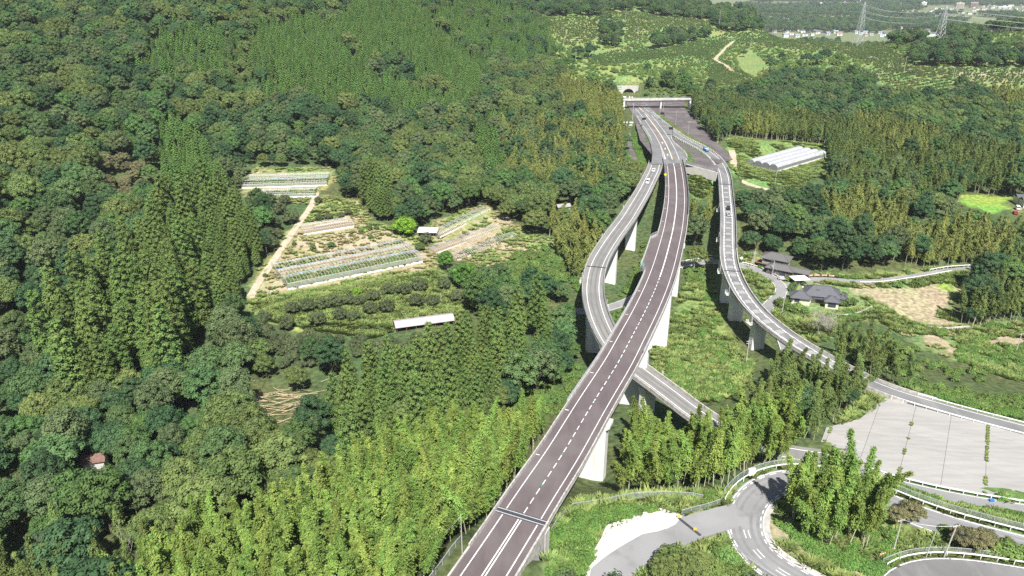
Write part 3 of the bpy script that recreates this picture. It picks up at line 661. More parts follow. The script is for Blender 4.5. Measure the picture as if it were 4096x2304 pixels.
# ------------------------------------------------------------------ viaducts
def local(q, o): q.v = [(p[0]-o[0],p[1]-o[1],p[2]-o[2]) for p in q.v]; return q
def railing(path, u, s0, s1, z0, h, parent, o, name='railing', step=2.0, bars=3):
    mb = MB()
    for k in range(bars):
        z = z0+h*(k+1)/bars; q = sweep(path,[(u-0.035,z-0.035),(u+0.035,z-0.035),(u+0.035,z+0.035),(u-0.035,z+0.035)],s0,s1,3); mb.add(q.v,q.f)
    for s in np.arange(s0,s1,step):
        a = path.at(s,u,z0-0.05); b = path.at(s,u,z0+h); mb.tube([a,b],0.045,4)
    return local(mb,o).build(name,M_steel,parent)
def pier(path, s, wid, thick, top_w, ground, parent, o, cap=None, m_=None, base_extra=0.0):
    p = path.at(s); a = path.ang(s)
    mb = MB(); zt = p[2]+top_w
    if cap:   # crossbeam flaring out under the girders
        cw,ch = cap; w2 = wid/2
        poly = [(-w2,zt-ch*1.9),(w2,zt-ch*1.9),(cw/2,zt-ch),(cw/2,zt),(-cw/2,zt),(-cw/2,zt-ch)]
        vs = [(-thick*0.46,y,z) for y,z in poly]+[(thick*0.46,y,z) for y,z in poly]; n = 6
        mb.add(vs,[tuple(range(n))[::-1],tuple(range(n,2*n))]+[(i,(i+1)%n,n+(i+1)%n,n+i) for i in range(n)])
    c = 0.35; w2 = wid/2; t2 = thick/2
    mb.prism([(-t2,-w2+c),(-t2+c,-w2),(t2-c,-w2),(t2,-w2+c),(t2,w2-c),(t2-c,w2),(-t2+c,w2),(-t2,w2-c)], ground-1.5, zt-(cap[1]*0.8 if cap else 0))
    ca,sa = math.cos(a),math.sin(a)
    mb.v = [(p[0]+x*ca-y*sa-o[0], p[1]+x*sa+y*ca-o[1], z-o[2]) for x,y,z in mb.v]
    return mb.build('pier', m_ or M_pier, parent)
def platform(path, s, side, u, parent, o):
    """white inspection cage hung beside a pier top with its ladder"""
    p = path.at(s); a = path.ang(s); mb = MB(); x0,x1 = -1.3,1.3; ya,yb = side*u, side*(u+1.1); z = -2.6
    mb.box(x0,x1,min(ya,yb),max(ya,yb),z,z+0.12)
    for zz in (z+0.55,z+1.1):
        for A_,B_ in (((x0,yb,zz),(x1,yb,zz)),((x0,ya,zz),(x0,yb,zz)),((x1,ya,zz),(x1,yb,zz))): mb.tube([A_,B_],0.05,4)
    for q in ((x0,yb),(0,yb),(x1,yb),(x0,ya),(x1,ya)): mb.tube([(q[0],q[1],z),(q[0],q[1],z+1.15)],0.05,4)
    for xx in (0.9,1.35): mb.tube([(xx,side*(u+0.25),z),(xx,side*(u+0.25),1.9)],0.05,4)
    for k in range(9): mb.tube([(0.9,side*(u+0.25),z+0.4+k*0.45),(1.35,side*(u+0.25),z+0.4+k*0.45)],0.035,4)
    ca,sa = math.cos(a),math.sin(a)
    mb.v = [(p[0]+x*ca+(-y)*(-sa)-o[0], p[1]+x*sa+(-y)*ca-o[1], p[2]+zz-o[2]) for x,y,zz in mb.v]
    return mb.build('inspection_platform', M_white, parent)
def ground_under(path, s):
    p = path.at(s); return min(hz(p[0]+dx,p[1]+dy) for dx in (-4,0,4) for dy in (-4,0,4))

# --- main viaduct
o = MAIN.at(S_J0); V = empty('viaduct', o, 0, 'main expressway viaduct with brown asphalt and rust-red steel girders on tall pale piers', 'bridge')
HWM = 5.45
sBay0, sBay1 = MAIN.near(*on_main(2600,1078)[:2]), MAIN.near(*on_main(2655,950)[:2])
def bay(s):                                        # widening of the lay-by on the left side
    a,b = sBay0-2,sBay1+2
    if s<a-1.2 or s>b+1.2: return 0
    if s<a+2.2: return 2.3*(s-a+1.2)/3.4
    if s>b-3.5: return 2.3*max(0,(b+1.2-s))/4.7
    return 2.3
def uw(s,u): return u-bay(s) if u<-4.5 else u
SM0,SM1 = S_J0+0.0, S_J1
local(sweep(MAIN,[(-HWM-0.3,-0.02),(HWM+0.3,-0.02),(HWM+0.3,-0.32),(-HWM-0.3,-0.32)],SM0,SM1,1.5,ufun=uw),o).build('deck_slab',M_concrete,V)
local(sweep(MAIN,[(-HWM,0),(HWM,0),(HWM,-0.012),(-HWM,-0.012)],SM0,SM1,1.5,ufun=uw),o).build('asphalt_surface',M_asph_main,V)
for sg in (-1,1):
    f = (lambda s,u: u-bay(s)) if sg<0 else None
    a,b = sorted((sg*HWM,sg*(HWM+0.28)))
    local(sweep(MAIN,[(a,-0.3),(b,-0.34),(b,0.98),(a,0.98)],SM0,SM1,1.5,ufun=f),o).build('parapet',M_parapet,V)
for u in (-3.6,0,3.6):
    for (dx0,dx1,z0,z1) in ((-0.25,0.25,-0.32,-0.36),(-0.03,0.03,-0.36,-2.5),(-0.32,0.32,-2.5,-2.56)):
        local(sweep(MAIN,[(u+dx0*1.4,z0),(u+dx1*1.4,z0),(u+dx1*1.4,z1),(u+dx0*1.4,z1)],SM0+0.6,SM1-0.6,3),o).build('girder',M_rust,V)
sP0 = MAIN.near(*on_main(2280,1640)[:2]); 
railing(MAIN,-HWM-0.16,MAIN.near(*on_main(2350,1640)[:2]),sBay0-4,0.98,0.95,V,o,'railing',2.0,4)
railing(MAIN,-HWM-0.16,sBay1+4,SM1,0.98,0.95,V,o,'railing',2.0,4)
railing(MAIN,HWM+0.16,MAIN.near(*on_main(2500,1400)[:2]),MAIN.near(*on_main(2640,1090)[:2]),0.98,0.8,V,o,'railing',2.0,3)
railing(MAIN,HWM+0.16,MAIN.near(*on_main(2695,860)[:2]),SM1,0.98,0.8,V,o,'railing',2.0,3)
# lay-by railing, follows the widening
mb = MB(); st = np.arange(sBay0-4,sBay1+4.1,1.0)
for z in (1.35,1.75,2.0): mb.tube([MAIN.at(s,-HWM-0.16-bay(s),z) for s in st],0.045,4)
for s in st[::2]: mb.tube([MAIN.at(s,-HWM-0.16-bay(s),0.95),MAIN.at(s,-HWM-0.16-bay(s),2.0)],0.045,4)
local(mb,o).build('railing',M_steel,V)
q = MAIN.at(sBay0+1,-HWM-1.6,0); bx = MB().box(q[0]-0.4-o[0],q[0]+0.4-o[0],q[1]-0.3-o[1],q[1]+0.3-o[1],q[2]+0.9-o[2],q[2]+1.9-o[2]).build('telephone_sign',mat('green_sign',(0.02,0.36,0.25),0.5),V)
for u in (-3.75,3.75): local(strip(MAIN,u-0.09,u+0.09,0.02,SM0,SM1),o).build('edge_line',M_line,V)
sW = MAIN.near(*on_main(2640,1110)[:2])
local(dashes(MAIN,0,0.2,0.02,SM0+1,sW,2.0,1.2,1),o).build('centre_line',M_line,V)
local(strip(MAIN,-0.18,0.18,0.02,sW,SM1),o).build('centre_line',M_line,V)
for s in np.arange(SM0+12,sW,12):
    local(strip(MAIN,-0.1,0.1,0.025,s-1.5,s-1.0,0.5),o).build('lane_stud',M_gline,V)
for s in np.arange(SM0+20,SM1,20):
    if sBay0-6<s<sBay1+6: continue
    local(strip(MAIN,-HWM+0.05,-HWM+0.95,0.02,s,s+0.25,0.5),o).build('distance_mark',M_line,V)
    local(strip(MAIN,-HWM,-HWM+0.06,0.9,s,s+0.12,0.5),o)
for s in (SM0,SM1-14):
    local(strip(MAIN,-HWM,HWM,0.028,s-0.9,s+0.9,0.6),o).build('expansion_joint',M_joint,V)
    for d in (-0.55,0.55): local(strip(MAIN,-HWM,HWM,0.034,s+d-0.12,s+d+0.12,0.6),o).build('joint_rail',M_steel,V)
for k in range(5):
    s = MAIN.near(*on_main(2400,1642)[:2])+1.0 + k*45.5
    if s > SM1-14: break
    pier(MAIN,s,9.6,3.4,-2.58,ground_under(MAIN,s),V,o,cap=(11.6,1.0))
# near abutment with wing wall
ab = MAIN.at(S_J0-1.2); a = MAIN.ang(S_J0-1.2); ca,sa = math.cos(a),math.sin(a)
mb = MB().box(-1.2,1.0,-HWM-0.6,HWM+0.6,-12,-0.36); mb.v = [(ab[0]+x*ca-y*sa-o[0],ab[1]+x*sa+y*ca-o[1],ab[2]+z-o[2]) for x,y,z in mb.v]
mb.build('abutment',M_concrete,V)
f1 = MAIN.at(SM1+1.5); a = MAIN.ang(SM1); ca,sa = math.cos(a),math.sin(a)
mb = MB().box(-1.4,2.0,-HWM-0.6,HWM+0.6,-14,-0.36); mb.v = [(f1[0]+x*ca-y*sa-o[0],f1[1]+x*sa+y*ca-o[1],f1[2]+z-o[2]) for x,y,z in mb.v]
mb.build('abutment',M_concrete,V)

# --- expressway on the ground, before and behind the viaduct
ex = sweep(MAIN,[(-HWM,0),(HWM,0),(HWM,-0.3),(-HWM,-0.3)],0,S_J0-0.02,3); exroad = struct('expressway',ex,M_asph_main)
for u in (-3.75,3.75): strip(MAIN,u-0.11,u+0.11,0.02,0,S_J0-1).build('edge_line',M_line,exroad)
for u in (-0.28,0.28): strip(MAIN,u-0.12,u+0.12,0.02,0,S_J0-1).build('centre_line',M_line,exroad)
sweep(MAIN,[(-HWM-0.35,-0.4),(-HWM,-0.4),(-HWM,0.3),(-HWM-0.35,0.3)],0,S_J0-12,3).build('kerb',M_concrete,exroad)
q = sweep(MAIN,[(-HWM-0.28,-0.4),(-HWM,-0.4),(-HWM,0.98),(-HWM-0.28,0.98)],S_J0-12,S_J0-0.05,2); w_ = q.build('wing_wall',M_parapet); tagit(w_,'concrete wing wall on the bamboo side of the expressway before the bridge','wall')
q = sweep(MAIN,[(HWM,-7.6),(HWM+0.4,-7.8),(HWM+0.4,1.0),(HWM,1.0)],0,S_J0-0.05,2); w_ = q.build('retaining_wall',M_parapet); tagit(w_,'pale concrete retaining wall holding up the expressway beside the concrete apron','wall')
q = sweep(MAIN,[(HWM+0.42,-6.0),(HWM+6.5,-6.6),(HWM+6.5,-7.4),(HWM+0.42,-7.4)],0,S_J0-4,3); struct('paved_bank',q,M_apron)
EXF = [(2500,405),(2520,430),(2545,470),(2566,512),(2588,545),(2602,580),(2609,620),(2605,662),(2740,662),(2748,632),(2738,612),(2715,590),(2690,566),(2683,547),(2712,545),(2640,472),(2580,408)]
pts = [W(p[0],p[1],-3.3 if p[1]>520 else -3.6) for p in EXF]
pl_ = plane(pts); n = len(pts); top = [(p[0],p[1],zmain(p[1])+0.05) for p in pts]; bot = [(p[0],p[1],p[2]-0.5) for p in top]
bm_ = MB().add(top+bot,[tuple(range(n))]+[(i,(i+1)%n,n+(i+1)%n,n+i) for i in range(n)])
me = bm_.mesh('expressway',None)
b2 = bmesh.new(); b2.from_mesh(me); bmesh.ops.triangulate(b2,faces=[f for f in b2.faces if len(f.verts)>4]); b2.to_mesh(me); b2.free()
exf = link('expressway',me,M_asph_right); exf['kind'] = 'structure'
for (u,w,m_) in ((-3.9,0.22,M_line),(-0.13,0.3,M_line),(0.22,0.2,M_oline),(3.9,0.22,M_line)):
    strip(MAIN,u-w/2,u+w/2,0.09,S_J1+1,S_TUN-2).build('lane_line',m_,exf)
strip(LEFT,-2.3,-2.08,0.1,0,34).build('edge_line',M_line,exf)
def arrow(path,s,u,L_=3.6,parent=None,w=0.1):
    p = path.at(s,u,w); a = path.ang(s); ca,sa = math.cos(a),math.sin(a)
    q = [(0,-0.16),(L_*0.55,-0.16),(L_*0.55,-0.6),(L_,0),(L_*0.55,0.6),(L_*0.55,0.16),(0,0.16)]
    MB().add([(p[0]+x*ca-y*sa,p[1]+x*sa+y*ca,p[2]) for x,y in q],[tuple(range(7))]).build('arrow_marking',M_line,parent)
sL0 = LEFT.near(*W(2622,650,-3)[:2])
for k in range(3): 
    # arrows of the left carriageway point up towards the tunnel
    p = LEFT.at(max(0,sL0-10-9*k),0.2,0.12); a = LEFT.ang(max(0,sL0-10-9*k))+math.pi; ca,sa = math.cos(a),math.sin(a)
    q = [(0,-0.2),(2.6,-0.2),(2.6,-0.75),(4.6,0),(2.6,0.75),(2.6,0.2),(0,0.2)]
    MB().add([(p[0]+x*ca-y*sa,p[1]+x*sa+y*ca,p[2]) for x,y in q],[tuple(range(7))]).build('arrow_marking',M_line,exf)
for k in range(3): arrow(MAIN,S_J1+10+k*17,-2.0,4.6,exf,0.1)
for k in range(22):                                    # hatched nose between the carriageways
    s = S_J1+1+k*1.6; strip(MAIN,-4.1-0.35*k**0.5*0.2-1.2*(1-k/22),-4.0,0.1,s,s+0.6,0.6).build('hatch_bar',M_line,exf)
sG = RIGHT.near(*W(2679,522,-3.2)[:2])
for k in range(16): strip(RIGHT,2.6,2.7+1.8*(k+3)/19,0.12,sG-22+k*2,sG-21.3+k*2,0.6).build('hatch_bar',M_line,exf)
for i in range(4):
    for j in range(3): strip(RIGHT,-0.9+j*0.7,-0.5+j*0.7,0.12,sG-3+i*2.4,sG-1.4+i*2.4,0.8).build('road_lettering',M_line,exf)
mep = MB().tube([(0,0,0),(0,0,0.8)],0.07,6).add([],[]).mesh('delineator_post',M_red)
for k in range(34):
    s = S_J1+6+k*3.0
    u = -4.6+0.09*k if k<26 else -2.3
    p = MAIN.at(s,u,0.05); d = link('delineator_post',mep); d.location = p
    tagit(d,'small red delineator post on the hatched strip between the lanes','post','delineator posts between the expressway lanes')

# --- left ramp (loops under the main viaduct)
o = LEFT.at(sL0); V2 = empty('ramp_bridge', o, 0, 'curving pale-grey ramp viaduct that passes under the main expressway bridge', 'bridge')
HL = 3.75; s0,s1 = sL0+2, SL_E
local(sweep(LEFT,[(-HL-0.3,-0.02),(HL+0.3,-0.02),(HL+0.3,-0.35),(-HL-0.3,-0.35)],s0,s1,2),o).build('deck_slab',M_concrete,V2)
local(sweep(LEFT,[(-HL,0),(HL,0),(HL,-0.012),(-HL,-0.012)],s0,s1,2),o).build('asphalt_surface',M_asph_ramp,V2)
for sg in (-1,1):
    a,b = sorted((sg*HL,sg*(HL+0.28)))
    local(sweep(LEFT,[(a,-0.3),(b,-0.36),(b,0.95),(a,0.95)],s0,s1,2),o).build('parapet',M_parapet,V2)
    railing(LEFT,sg*(HL+0.14),s0,LEFT.near(*W(2480,1430,-10)[:2]),0.95,0.55,V2,o,'railing',2.0,2)
local(sweep(LEFT,[(-2.6,-0.35),(2.6,-0.35),(2.2,-2.1),(-2.2,-2.1)],s0,s1,3),o).build('girder',M_concrete,V2)
for u in (-0.85,0.85): local(strip(LEFT,u-0.3,u+0.3,0.008,s0,s1),o).build('wheel_track',M_track2,V2)
for u in (-2.2,2.2): local(strip(LEFT,u-0.1,u+0.1,0.02,s0-1,s1),o).build('edge_line',M_line,V2)
for px,py,z in ((2625,655,-2.8),(2384,1068,-6.4)):
    s = max(s0,LEFT.near(*W(px,py,z)[:2])); local(strip(LEFT,-HL,HL,0.026,s,s+0.9,0.5),o).build('expansion_joint',M_joint,V2)
for (px,py,z,sd) in ((2530,838,-4,1),(2452,950,-5,1),(2375,1105,-7,1),(2373,1205,-8,-1),(2436,1365,-9.8,-1),(2585,1508,-11.6,-1)):
    s = LEFT.near(*W(px,py,z)[:2]); pier(LEFT,s,4.8,2.8,-2.1,ground_under(LEFT,s),V2,o,cap=(5.9,1.0)); platform(LEFT,s,sd*1.0,HL+0.35,V2,o)

rrl = struct('ramp_road', sweep(LEFT,[(-HL,0),(HL,0),(HL,-0.3),(-HL,-0.3)],SL_E+0.02,1e9,2), M_asph_ramp)
for u in (-2.2,2.2): strip(LEFT,u-0.1,u+0.1,0.02,SL_E+0.1,1e9).build('edge_line',M_line,rrl)
# --- right ramp
o = RIGHT.at(sB); V3 = empty('ramp_bridge', o, 0, 'descending grey ramp viaduct with striped slow-down markings above the houses', 'bridge')
HR = 3.35; s0,s1 = sB-2, sR-1
local(sweep(RIGHT,[(-HR-0.3,-0.02),(HR+0.3,-0.02),(HR+0.3,-0.35),(-HR-0.3,-0.35)],s0,s1,2),o).build('deck_slab',M_concrete,V3)
local(sweep(RIGHT,[(-HR,0),(HR,0),(HR,-0.012),(-HR,-0.012)],s0,s1,2),o).build('asphalt_surface',M_asph_right,V3)
for sg in (-1,1):
    a,b = sorted((sg*HR,sg*(HR+0.28)))
    local(sweep(RIGHT,[(a,-0.3),(b,-0.36),(b,0.95),(a,0.95)],s0,s1,2),o).build('parapet',M_parapet,V3)
    railing(RIGHT,sg*(HR+0.14),s0,RIGHT.near(*W(2912,1000,-11)[:2]),0.95,0.6,V3,o,'railing',2.0,2)
local(sweep(RIGHT,[(-2.4,-0.35),(2.4,-0.35),(2.0,-2.0),(-2.0,-2.0)],s0+1,s1,3),o).build('girder',M_concrete,V3)
for u in (-2.05,1.75): local(strip(RIGHT,u-0.1,u+0.1,0.02,s0,s1),o).build('edge_line',M_line,V3)
sD0 = RIGHT.near(*W(2902,745,-6.5)[:2])
for u in (-1.75,1.45): local(dashes(RIGHT,u,0.2,0.024,sD0,s1,2.0,1.6,1),o).build('slow_down_dashes',M_line,V3)
M_stripe = mat('slow_down_stripe',(0.32,0.32,0.315),0.8,scale=0.9,col2=(0.25,0.25,0.245),stretch=(1,8,1))
for s in np.arange(sD0+3,s1-4,7.2): local(strip(RIGHT,-1.2,0.95,0.022,s,s+2.4,1),o).build('slow_down_stripe',M_stripe,V3)
for px,py,z in ((2901,735,-6.4),(2921,1077,-12)):
    s = RIGHT.near(*W(px,py,z)[:2]); local(strip(RIGHT,-HR,HR,0.028,s,s+0.9,0.5),o).build('expansion_joint',M_joint,V3)
for (px,py,z) in ((2908,825,-8),(2912,943,-10),(2921,1075,-12),(2958,1160,-13.5),(3036,1262,-15.1)):
    s = RIGHT.near(*W(px,py,z)[:2]); pier(RIGHT,s,5.2,3.0,-2.0,ground_under(RIGHT,s),V3,o,cap=(5.6,0.8)); platform(RIGHT,s,1.0,HR+0.35,V3,o)
# ramp road on the ground at both ends
rr = struct('ramp_road', sweep(RIGHT,[(-HR,0.12),(HR,0.12),(HR,-0.3),(-HR,-0.3)],0,sB-2.02,2), M_asph_right)
for u in (-2.2,2.2): strip(RIGHT,u-0.1,u+0.1,0.14,0,sB-2).build('edge_line',M_line,rr)
guardrail(RIGHT,3.5,RIGHT.near(*W(2760,570,-3.3)[:2])-12,sB-3,'white guardrail on the near side of the ramp before its bridge',h=1.0,post=2.5,beam=0.5,zoff=0.1)
guardrail(RIGHT,-3.5,4,sB-3,'white guardrail between the ramp and the abandoned dark yard',h=1.0,post=2.5,beam=0.5,zoff=0.1)
GR = spline([W(2684,547,-3.2),W(2692,568,-3.2),W(2716,590,-3.2),W(2740,612,-3.2),W(2749,634,-3.2),W(2738,655,-3.2)],1.5)
guardrail(GR,0,0,GR.L,'kinked white guardrail round the paved nose beside the ramp',h=1.0,post=2.0,beam=0.5)
GL = spline([W(2545,468,-3.5),W(2570,508,-3.5),W(2594,545,-3.4),W(2607,580,-3.4),W(2613,620,-3.2),W(2608,650,-3.2)],1.5)
guardrail(GL,-0.6,0,GL.L,'white guardrail on the grassy bank side of the expressway',h=0.8,post=2.0,zoff=0.0)
rr2 = struct('ramp_road', sweep(RIGHT,[(-HR,0),(HR,0),(HR,-0.3),(-HR,-0.3)],sR-0.98,1e9,2), M_asph_right)
for u in (-2.3,2.3): strip(RIGHT,u-0.1,u+0.1,0.02,sR-0.9,1e9).build('edge_line',M_line,rr2)
q = sweep(RIGHT,[(HR+0.02,-1.2),(HR+0.32,-1.2),(HR+0.32,0.9),(HR+0.02,0.9)],sR-0.98,sR+13,2); tagit(q.build('parapet_wall',M_parapet),'stained concrete parapet at the top corner of the concrete yard','wall')
q = sweep(RIGHT,[(-HR-0.32,-1.2),(-HR-0.02,-1.2),(-HR-0.02,0.9),(-HR-0.32,0.9)],sR-0.98,sR+20,2); tagit(q.build('parapet_wall',M_parapet),'concrete parapet on the ivy side of the ramp foot','wall')

# --- retaining wall below the yard nose, seen bright white
q0 = W(2738,655,-3.3); q1 = W(2868,690,-3.6)
pw = spline([q0,tuple((np.array(q0)+np.array(q1))/2),q1],3)
tagit(sweep(pw,[(-0.3,-5),(0.3,-5),(0.3,0.1),(-0.3,0.1)],0,1e9,3).build('retaining_wall',M_apron),'white retaining wall above the grass between the two bridges','wall')
fence([tuple(pw.at(s)) for s in np.arange(0,pw.L,4)],'pipe fence on the white retaining wall between the bridges',follow=False,h=1.3,zoff=0.1)

# --- overbridge and tunnel
A0 = np.array(WY(2490,402,596)); B0 = np.array(WY(2765,397,600)); A0[2] = B0[2] = 3.2
OB = spline([tuple(A0),tuple((A0+B0)/2),tuple(B0)],3); o = tuple(A0)
V4 = empty('overbridge', o, 0, 'short grey road bridge crossing over the expressway in front of the tunnel', 'bridge')
local(sweep(OB,[(-2.6,0),(2.6,0),(2.6,-0.4),(-2.6,-0.4)]),o).build('deck_slab',M_concrete,V4)
for sg in (-1,1):
    a,b = sorted((sg*2.6,sg*2.85)); local(sweep(OB,[(a,-0.5),(b,-0.5),(b,0.4),(a,0.4)]),o).build('parapet',M_concrete,V4)
    railing(OB,sg*2.72,0,OB.L,0.4,0.9,V4,o,'railing',1.6,2)
for u in (-1.6,1.6): local(sweep(OB,[(u-0.15,-0.4),(u+0.15,-0.4),(u+0.15,-1.7),(u-0.15,-1.7)]),o).build('girder',mat('pale_girder_%d'%(u>0),(0.45,0.47,0.47),0.6,var=0.1,scale=1),V4)
s = OB.near(*WY(2640,400,598)[:2]); pier(OB,s,3.6,1.2,-1.7,hz(*OB.at(s)[:2]),V4,o)
for s in (1.0,OB.L-1.0): pier(OB,s,5.0,1.6,-0.45,min(hz(*OB.at(s)[:2]),1)-3,V4,o)

tp = MAIN.at(S_TUN); a = MAIN.ang(S_TUN)-math.pi/2
TN = empty('tunnel_portal', tp, a, 'weathered concrete tunnel portal with an arched mouth in the wooded hill', 'tunnel')
n = 20; R = 5.1; arch = [(-R,0.0)]+[(-R*math.cos(math.pi*k/n),1.9+ (R)*math.sin(math.pi*k/n)*0.98) for k in range(n+1)]+[(R,0.0)]
out = [(-11,0),(-12.2,8.3),(-11.6,8.6)]; 
outer = [(-7.2,0.0)]+[(-9.8+ (k/n)*19.6*1.0, 9.6) for k in range(n+1)]+[(7.2,0.0)]
outer[1] = (-10.4,9.6); outer[-2] = (9.0,9.6)
vs = []; fs = []
for y in (0.0,1.2):
    vs += [(x,y,z) for x,z in arch]+[(x,y,z) for x,z in outer]
m_ = len(arch)
for b in (0,2*m_):
    fs += [(b+i,b+i+1,b+m_+i+1,b+m_+i) for i in range(m_-1)]
fs += [(m_+i,m_+i+1,3*m_+i+1,3*m_+i) for i in range(m_-1)]
MB().add(vs,fs).build('headwall',M_concrete,TN)
vs = []; k2 = 9
for k in range(k2): vs += [(x,k*10.0,z) for x,z in arch]
fs = [(k*m_+i,k*m_+i+1,(k+1)*m_+i+1,(k+1)*m_+i) for k in range(k2-1) for i in range(m_-1)]+[tuple(range((k2-1)*m_,k2*m_))]
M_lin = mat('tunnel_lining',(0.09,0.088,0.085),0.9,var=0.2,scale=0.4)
MB().add(vs,fs).build('lining',M_lin,TN)
MB().box(-R,R,0,82,-0.6,0.06).build('road_surface',M_asph_right,TN)
M_sg = mat('green_sign_face',(0.02,0.30,0.17),0.5); M_sy = mat('yellow_sign_face',(0.8,0.55,0.03),0.5)
MB().box(-9.3,-6.3,-0.16,-0.02,6.6,8.3).build('green_sign',M_sg,TN); MB().box(-9.6,-6.2,-0.2,-0.02,3.9,5.2).build('yellow_sign',M_sy,TN)
MB().box(-9.0,-6.6,-0.19,-0.165,7.2,7.6).build('sign_band',M_white,TN); MB().box(-9.2,-6.6,-0.23,-0.205,4.4,4.7).build('sign_band',M_black,TN)
for k,x in enumerate((-4.2,-3.0,0.5,2.6)):
    b = MB().box(-0.6,0.6,-0.2,0.2,0,0.9).build('barrier',M_white); b.location = MAIN.at(S_TUN-3-0.8*k,x,0.1); b.rotation_euler = (0,0,a); tagit(b,'white traffic barrier standing in the tunnel mouth','barrier','barriers in the tunnel mouth')
# ------------------------------------------------------------------ vegetation
def leafmat(name, c1, c2, obj_rand=0.25, island=0.28, trans=0.22, rough=0.75, scale=0.25):
    return mat(name, c1, rough, scale=scale, col2=c2, obj_rand=obj_rand, island_rand=island, trans=trans, spec=0.12, lo=0.3, hi=0.7, space='World')
M_bark = mat('bark', (0.14,0.11,0.08), 0.95, scale=3, col2=(0.08,0.065,0.05), bump=0.4, bscale=12)
M_culm = mat('bamboo_culm', (0.50,0.50,0.36), 0.55, scale=0.6, col2=(0.40,0.38,0.24), obj_rand=0.25)
M_dead = mat('dead_wood', (0.36,0.33,0.30), 0.9, scale=2, col2=(0.26,0.24,0.22), obj_rand=0.2)
ML = {
 'broadleaf': leafmat('broadleaf_foliage',(0.100,0.172,0.060),(0.064,0.120,0.048),0.26,0.2,0.15),
 'broad2':    leafmat('deep_green_foliage',(0.062,0.122,0.050),(0.042,0.088,0.040),0.2,0.2,0.12),
 'broad3':    leafmat('mid_green_foliage',(0.102,0.188,0.055),(0.070,0.142,0.045),0.2,0.2,0.15),
 'broad4':    leafmat('grey_green_foliage',(0.122,0.165,0.070),(0.080,0.122,0.052),0.2,0.2,0.12),
 'olive':     leafmat('olive_foliage',(0.150,0.200,0.062),(0.100,0.150,0.050),0.2,0.2,0.15),
 'cedar':     leafmat('cedar_foliage',(0.138,0.205,0.055),(0.092,0.155,0.044),0.18,0.2,0.15),
 'cypress':   leafmat('cypress_foliage',(0.138,0.250,0.060),(0.095,0.195,0.052),0.2,0.2,0.15),
 'bamboo':    leafmat('bamboo_foliage',(0.225,0.330,0.075),(0.150,0.245,0.055),0.28,0.22,0.25),
 'darkbamboo':leafmat('dark_bamboo_foliage',(0.170,0.228,0.068),(0.112,0.168,0.052),0.22,0.22,0.22),
 'goldbamboo':leafmat('golden_bamboo_foliage',(0.275,0.310,0.088),(0.180,0.230,0.070),0.2,0.22,0.22),
 'orchard':   leafmat('orchard_foliage',(0.110,0.140,0.062),(0.075,0.100,0.048),0.15,0.2,0.15),
 'citrus':    leafmat('citrus_foliage',(0.105,0.165,0.050),(0.068,0.118,0.038),0.2,0.2,0.15),
 'shrub':     leafmat('shrub_foliage',(0.155,0.240,0.064),(0.105,0.180,0.050),0.24,0.2,0.2),
 'fresh':     leafmat('fresh_green_foliage',(0.200,0.360,0.040),(0.135,0.27,0.032),0.05),
 'green':     leafmat('rich_green_foliage',(0.110,0.225,0.042),(0.074,0.170,0.036),0.08,0.2,0.15),
 'grass':     leafmat('grass_blades',(0.225,0.300,0.095),(0.165,0.232,0.072),0.3,0.25,0.3),
 'drygrass':  leafmat('dry_grass_blades',(0.33,0.31,0.15),(0.25,0.25,0.11),0.25,0.25,0.3),
 'ivy':       leafmat('ivy_foliage',(0.140,0.250,0.058),(0.095,0.188,0.046),0.18,0.2,0.2),
 'brown':     leafmat('brownish_foliage',(0.195,0.175,0.090),(0.130,0.140,0.066),0.22,0.2,0.15),
}
def quads_from(P, Nrm, size, aspect, rng, up=None):
    n = len(P); Nrm = Nrm/(np.linalg.norm(Nrm,axis=1)[:,None]+1e-9)
    R = rng.normal(size=(n,3)) if up is None else up
    A = np.cross(Nrm,R); A /= np.linalg.norm(A,axis=1)[:,None]+1e-9; B = np.cross(Nrm,A)
    s = (size*rng.uniform(0.65,1.35,n))[:,None]
    a = A*s*0.5; b = B*s*0.5*aspect
    k = rng.uniform(-0.35,0.35,(n,1))
    V = np.stack([P-a*0.9-b*(1+k)*0.3, P-b, P+a, P+b*(1-k)],1).reshape(-1,3)    # uneven rhombus
    return V
